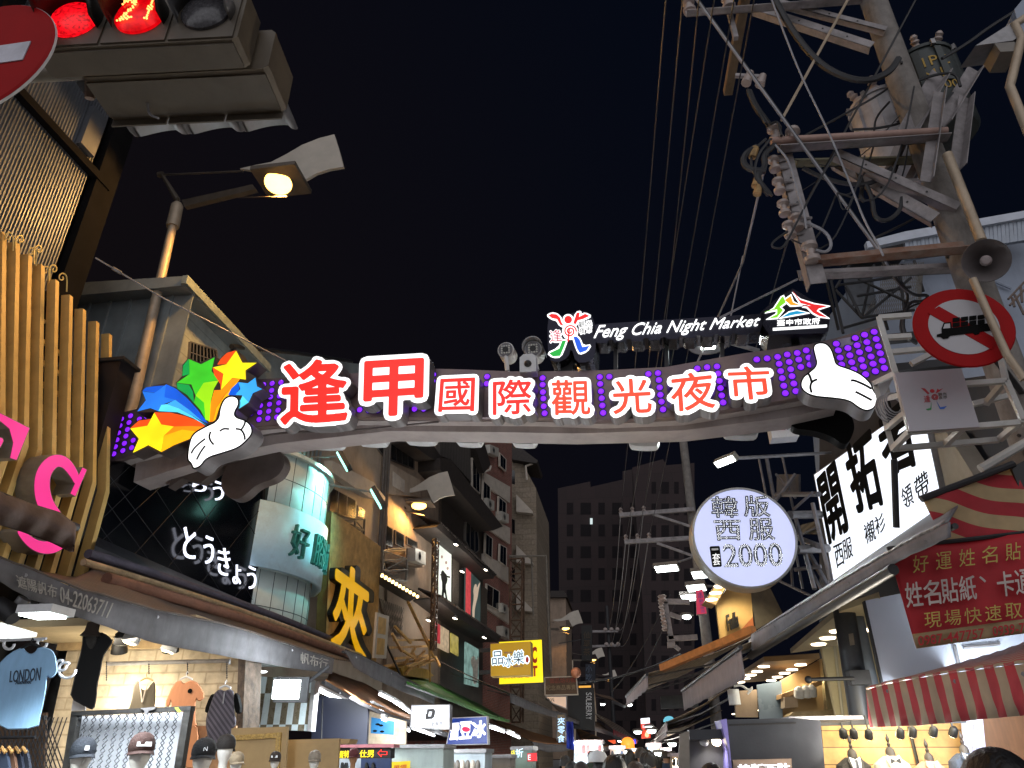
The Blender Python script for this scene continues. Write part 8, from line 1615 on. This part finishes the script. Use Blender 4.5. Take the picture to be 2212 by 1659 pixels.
sb_ = thing('upright_sign', 'tall black sign with white letters SOLBERRY running down it', 'box sign', YP(40).at(1260, 1570)); P40 = YP(40); slab(P40, l4((80, 940), (318, 936), (325, 1320), (85, 1300)), 'board', m_black, sb_, 0, .4)
for i, ch in enumerate('SOLBERRY'): q = l4((246, 978 + i * 31), (296, 978 + i * 31), (296, 1004 + i * 31), (246, 1004 + i * 31)); text(P40, ch, [q[1], q[2], q[3], q[0]], 'letter', m_white, sb_, .03, .02)
slab(P40, l4((180, 918), (290, 914), (290, 932), (180, 936)), 'lit_edge', glow('amber_edge', 'e0a040', .9), sb_, .05, .05)
dk2 = thing('upright_sign', 'tall unlit dark sign with faint brown characters, before the left tower', 'box sign', YP(52).at(1268, 1440)); slab(YP(52), l4((205, 372), (300, 370), (300, 690), (205, 690)), 'board', m_black, dk2, 0, .4); slab(YP(52), l4((240, 722), (330, 720), (330, 890), (240, 890)), 'board', mat('dark_blue_board', '10182a', .5), dk2, 0, .4)
for i, ch in enumerate('仙草茶'): text(YP(52), ch, l4((222, 430 + i * 75), (285, 428 + i * 75), (285, 490 + i * 75), (222, 492 + i * 75)), 'character', mat('faint_brown', '4a3a28', .6), dk2, .03, .02)
for i, ch in enumerate('小吃'): text(YP(52), ch, l4((245, 735 + i * 75), (300, 733 + i * 75), (300, 795 + i * 75), (245, 797 + i * 75)), 'character', mat('faint_blue', '5a6a80', .6), dk2, .03, .02)
rl_ = lightbox(YP(45), l4((735, 1215), (822, 1205), (832, 1390), (745, 1398)), 'red_food_sign', 'upright lit red and white food sign above the crowd, right of the street end', 'box sign', glow('food_red', 'd83a20', 1.0, .25, 1.2), m_dark, .3, rim=.6); slab(YP(45), l4((738, 1213), (820, 1205), (822, 1255), (742, 1262)), 'white_top', m_lw, rl_, .04, .02); slab(YP(45), smooth_loop(l4((770, 1370), (795, 1310), (820, 1365), (800, 1388)), 1), 'picture', glow('food_cream', 'f0d0a0', .9), rl_, .04, .02); text(YP(45), '燒烤', l4((755, 1270), (815, 1266), (816, 1296), (756, 1300)), 'characters', m_lw, rl_, .04, .02)
vb2 = lightbox(YP(21), l5((330, 1245), (398, 1230), (436, 1460), (338, 1470)), 'pink_banner_sign', 'upright pink sign with blue characters under the pendant lamps', 'box sign', glow('pink_lit', 'c83a58', .65, .1), m_steel, .12, rim=.6)
for i, ch in enumerate('逢甲觀光夜市'): x, y = 346 + i * 6, 1262 + i * 33; text(YP(21), ch, l5((x, y), (x + 42, y - 4), (x + 46, y + 26), (x + 4, y + 30)), 'character', mat('violet_ink', '5a58b0', .5) if i == 0 else bpy.data.materials['violet_ink'], vb2, .014, .006)
mr_ = thing('red_market_sign', 'small red and white sign half hidden behind the right end of the arch', 'box sign', YP(13.5).at(1690, 935)); slab(YP(13.5), k5((565, 1100), (750, 1090), (755, 1165), (580, 1180)), 'case', m_white, mr_, 0, .3); slab(YP(13.5), k5((600, 1098), (660, 1092), (665, 1125), (605, 1128)), 'red_part', glow('red_mark', 'c02838', .7), mr_, .01, .01); text(YP(13.5), 'm', k5((655, 1098), (700, 1094), (702, 1122), (658, 1126)), 'letter', m_ink, mr_, .02, .01)
gsg = thing('grey_panel_sign', 'blank grey panel sign over the far right stalls', 'box sign', YP(24).at(1460, 1540)); slab(YP(24), l4((918, 1010), (1250, 995), (1262, 1110), (925, 1125)), 'panel', mat('blank_grey', '33363b', .5), gsg, 0, .2)
cps = thing('umbrella_sign', 'half round pale cyan lit canopy sign over the far right stalls', 'box sign', YP(30).at(1445, 1565)); slab(YP(30), smooth_loop(l4((945, 1250), (950, 1205), (985, 1188), (1025, 1195), (1040, 1220)), 1), 'canopy', glow('cyan_lit', '6ac0d8', .7), cps, 0, .4)
lnt = thing('lantern_string', 'string of orange lanterns hanging over the crowd', 'lanterns', onY(1356, 1630, 46)); 
for v in (1440, 1475, 1505): MB().ball(onY(*l4((623, v))[0], 46), .38, 12, 8, (1, 1, .9)).build('lantern', glow('lantern_orange', 'ff8a30', 1.6) if v == 1440 else bpy.data.materials['lantern_orange'], lnt, smooth=True)
MB().tube([onY(*p, 46) for p in l4((623, 1400), (623, 1520))], .03, 5).build('cord', m_dark, lnt)
og = thing('orange_flag_sign', 'small orange sign left of the lanterns', 'box sign', YP(44).at(1325, 1605)); slab(YP(44), l4((440, 1410), (510, 1405), (515, 1435), (495, 1442)), 'face', glow('orange_sign', 'e05020', .9), og, 0, .1)
bsn = thing('blue_glow_sign', 'small blue lit sign right of the lanterns', 'box sign', YP(48).at(1372, 1602)); slab(YP(48), l4((645, 1405), (695, 1400), (698, 1440), (650, 1445)), 'face', glow('blue_sign', '4a50e0', 1.2), bsn, 0, .2)
es = lightbox(YP(16), l3((1090, 1525), (1178, 1520), (1182, 1598), (1092, 1602)), 'red_letter_sign', 'small red sign with a white letter E above the stalls', 'box sign', glow('e_red', 'd02028', .9), m_dark, .1, rim=.4); text(YP(16), 'E', l3((1098, 1540), (1122, 1539), (1122, 1585), (1098, 1587)), 'letter', m_lw, es, .014, .006)
# far stalls with their lights
FS = [(1240, 1300, 1606, 30, 'b8c8d8', 'far pale stall with silver goods, left of the clothes stall'), (1318, 1348, 1618, 36, 'c8a898', 'far stall with bright clothes hanging under tubes'), (1352, 1378, 1624, 46, 'e0a040', 'far orange lit food stall below the lanterns'), (1398, 1426, 1612, 44, 'a8c8e8', 'far blue white lit stall below the food sign'), (1428, 1448, 1622, 40, 'c8b8d8', 'far lilac lit stall next to the blue white one'), (1380, 1396, 1628, 60, 'd8d0b8', 'tiny far stall at the end of the street'), (1452, 1478, 1634, 16, '6a5a48', 'dark brown stall with three round lamps, right of the crowd')]
for u0, u1, v0, Y, c, lb in FS:
    t = thing('far_stall', lb, 'stall', YP(Y).at((u0 + u1) / 2, 1650), 'far stalls'); pl = YP(Y)
    slab(pl, [(u0, v0), (u1, v0), (u1, 1690), (u0, 1690)], 'back', glow('stall_glow', c, .55, .5, 2.5, sample=False) if Y > 20 else m_brown, t, 0, 1.0); slab(pl, [(u0 - 3, v0 - 7), (u1 + 3, v0 - 8), (u1 + 3, v0), (u0 - 3, v0)], 'roof', m_val2, t, .8, 1.5)
    n = max(3, int((u1 - u0) / 8))
    for i in range(n): u = u0 + (u1 - u0) * (i + .5) / n; slab(pl, smooth_loop([(u - 3, v0 + 4), (u + 3, v0 + 4), (u + 3.2, v0 + 22), (u - 3.2, v0 + 22)], 1), 'goods', mat('goods', random.choice(('c0b0a0', '20242c', 'b09888', 'd0d0d0', 'a03838', '4a5a78')), .7) if Y < 42 else glow('goods_lit', random.choice(('fff0d0', 'f0f8ff', 'ffd890')), 1.6, sample=False), t, .3, .1)
    if Y > 20: lamp('stall_light', 'POINT', pl.at((u0 + u1) / 2, v0 + 6, 1.2), 90, (1, .95, .85), t, size=.2)
    if Y == 16:
        for u, v in ((1459, 1645), (1471, 1645), (1460, 1655)): MB().ball(pl.at(u, v, .2), .06, 10, 6).build('round_lamp', bpy.data.materials['down_warm'], t, smooth=True)

# ================================================================== people
def body_mesh():
    V = [(0, 0, .92), (0, .01, 1.12), (0, .0, 1.36), (0, .0, 1.46), (0, -.01, 1.54), (0, -.015, 1.63), (0, -.01, 1.70)]
    E = [(0, 1), (1, 2), (2, 3), (3, 4), (4, 5), (5, 6)]; Rr = [.15, .14, .15, .065, .07, .095, .075]
    for s in (-1, 1):
        b = len(V); V += [(s * .09, 0, .86), (s * .10, -.02, .48), (s * .10, .02, .08), (s * .11, -.13, .03)]; E += [(0, b), (b, b + 1), (b + 1, b + 2), (b + 2, b + 3)]; Rr += [.09, .062, .045, .04]
        b = len(V); V += [(s * .17, 0, 1.40), (s * .22, .03, 1.12), (s * .20, -.10, .92), (s * .19, -.15, .84)]; E += [(2, b), (b, b + 1), (b + 1, b + 2), (b + 2, b + 3)]; Rr += [.06, .045, .035, .04]
    me = bpy.data.meshes.new('person_body'); me.from_pydata(V, E, []); o = bpy.data.objects.new('person_body', me); COL.objects.link(o)
    sk = o.modifiers.new('skin', 'SKIN'); o.modifiers.new('sub', 'SUBSURF').levels = 1
    for i, r in enumerate(Rr): me.skin_vertices[0].data[i].radius = (r * (1.25 if i in (0, 1, 2) else 1), r * (.85 if i in (1, 2) else 1))
    me.skin_vertices[0].data[0].use_root = True
    m2 = bpy.data.meshes.new_from_object(o.evaluated_get(bpy.context.evaluated_depsgraph_get())); bpy.data.objects.remove(o); m2.shade_smooth(); return m2
BM = body_mesh(); BM.materials.append(mat('skin_tone', 'a07860', .6, 0, .08, 9))
m_hair = [mat('hair', c, .55, 0, .3, 30, bump=.5, bs=60, stretch=(1, 1, .2)) for c in ('08070a', '14100e', '241a16', '0c0a0c')]
m_cl = [mat('clothes', c, .85, 0, .15, 6) for c in ('16181c', '8a8a8c', '3a2a2c', '20304a', '6a5a50', 'a8a49c', '2c3a30', '5a2430')]
def hair_mesh(long):
    def f(a, b):
        th = 2 * math.pi * a; ph = math.pi * b * .62; back = max(0, math.sin(th)); ph += (.55 + (.7 if long else 0)) * back * b; r = .116 + .006 * math.sin(9 * th)
        z = math.cos(ph) * .125; 
        if long and back > .2 and b > .7: z -= (b - .7) * .5
        return Vector((math.cos(th) * math.sin(min(ph, 1.75)) * r * .92, math.sin(th) * math.sin(min(ph, 1.75)) * r * 1.08 + .012, 1.635 + z))
    m = MB().grid(f, 22, 9); me = bpy.data.meshes.new('person_hair'); me.from_pydata(m.v, [], m.f); me.shade_smooth(); return me
HM = [hair_mesh(False), hair_mesh(True)]
def coat_mesh():
    prof = [(.19, .80, .72), (.185, .95, .7), (.18, 1.15, .68), (.205, 1.33, .62), (.17, 1.42, .62), (.10, 1.475, .8), (.072, 1.49, 1)]
    m = MB(); n = 20; vs = []; fs = []
    for r, z, k in prof: vs += [(math.cos(2 * math.pi * i / n) * r * 1.18, math.sin(2 * math.pi * i / n) * r * k, z) for i in range(n)]
    for j in range(len(prof) - 1): fs += [(j * n + i, j * n + (i + 1) % n, (j + 1) * n + (i + 1) % n, (j + 1) * n + i) for i in range(n)]
    me = bpy.data.meshes.new('person_top'); me.from_pydata(vs, [], fs); me.shade_smooth(); return me
TM = coat_mesh()
def person(x, y, h, rot, label, hair, cloth, long, group='people walking down the street'):
    t = thing('person', label, 'person', (x, y, 0), group); t.rotation_euler = (0, 0, rot); t.scale = (h / 1.755,) * 3
    for nm, me, mt in (('body', BM, None), ('hair', HM[1 if long else 0], m_hair[hair]), ('top', TM, m_cl[cloth])):
        o = bpy.data.objects.new(nm, me); COL.objects.link(o); o.parent = t
        if mt:
            if not me.materials: me.materials.append(mt)
            o.material_slots[0].link = 'OBJECT'; o.material_slots[0].material = mt
    return t
def head_at(u, v, Y, label, rot=math.pi, hair=0, cloth=0, long=False, group='people near the viewer'):
    p = onY(u, v, Y); return person(p.x, Y, p.z, rot, label, hair, cloth, long, group)
head_at(2136, 1616, 2.55, 'person with short black hair cut by the lower right corner, seen from behind', hair=0)
head_at(1326, 1630, 6.6, 'person with dark hair seen from behind, largest head in the middle of the street', hair=1)
head_at(1255, 1645, 9.5, 'person with brownish hair left of the largest head', hair=2)
head_at(1235, 1645, 10.5, 'person with black hair at the left of the near heads', hair=0, long=True)
head_at(1295, 1643, 10, 'person with long black hair just left of the largest head', hair=3, long=True)
head_at(1372, 1644, 8.5, 'person with brown hair right of the largest head', hair=2)
head_at(1535, 1648, 6.2, 'person with black hair in front of the grey booth', hair=0)
head_at(1392, 1650, 9.5, 'person with short black hair second right of the largest head', hair=3)
wc = thing('sun_hat', 'white cap worn by someone left of the largest head', 'cap', onY(1291, 1635, 10)); cc = onY(1291, 1642, 10); MB().lathe([(.12, -.02), (.125, .03), (.09, .09), (.001, .115)], cc, (0, 0, 1), 16).build('crown', m_white, wc, smooth=True)
rng = random.Random(3)
CL = ('black top', 'grey top', 'dark red top', 'navy top', 'brown top', 'pale top', 'green top', 'maroon top')
for i in range(70):
    Y = 12 + 55 * (i / 70) ** 1.3; s = rng.random(); xl, xr = -2.6 + .03 * Y, 2.0 - .035 * Y + .0
    u = 1385 + (s - .5) * (300 if Y < 20 else 210 - Y); x = (u - 1371) / 1504 * Y
    k = rng.randrange(8); person(x, Y, rng.uniform(1.52, 1.78), rng.choice((math.pi, 0)) + rng.uniform(-.4, .4), 'person in a %s in the crowd far down the street' % CL[k], rng.randrange(4), k, rng.random() < .4, 'people in the crowd, ' + CL[k])
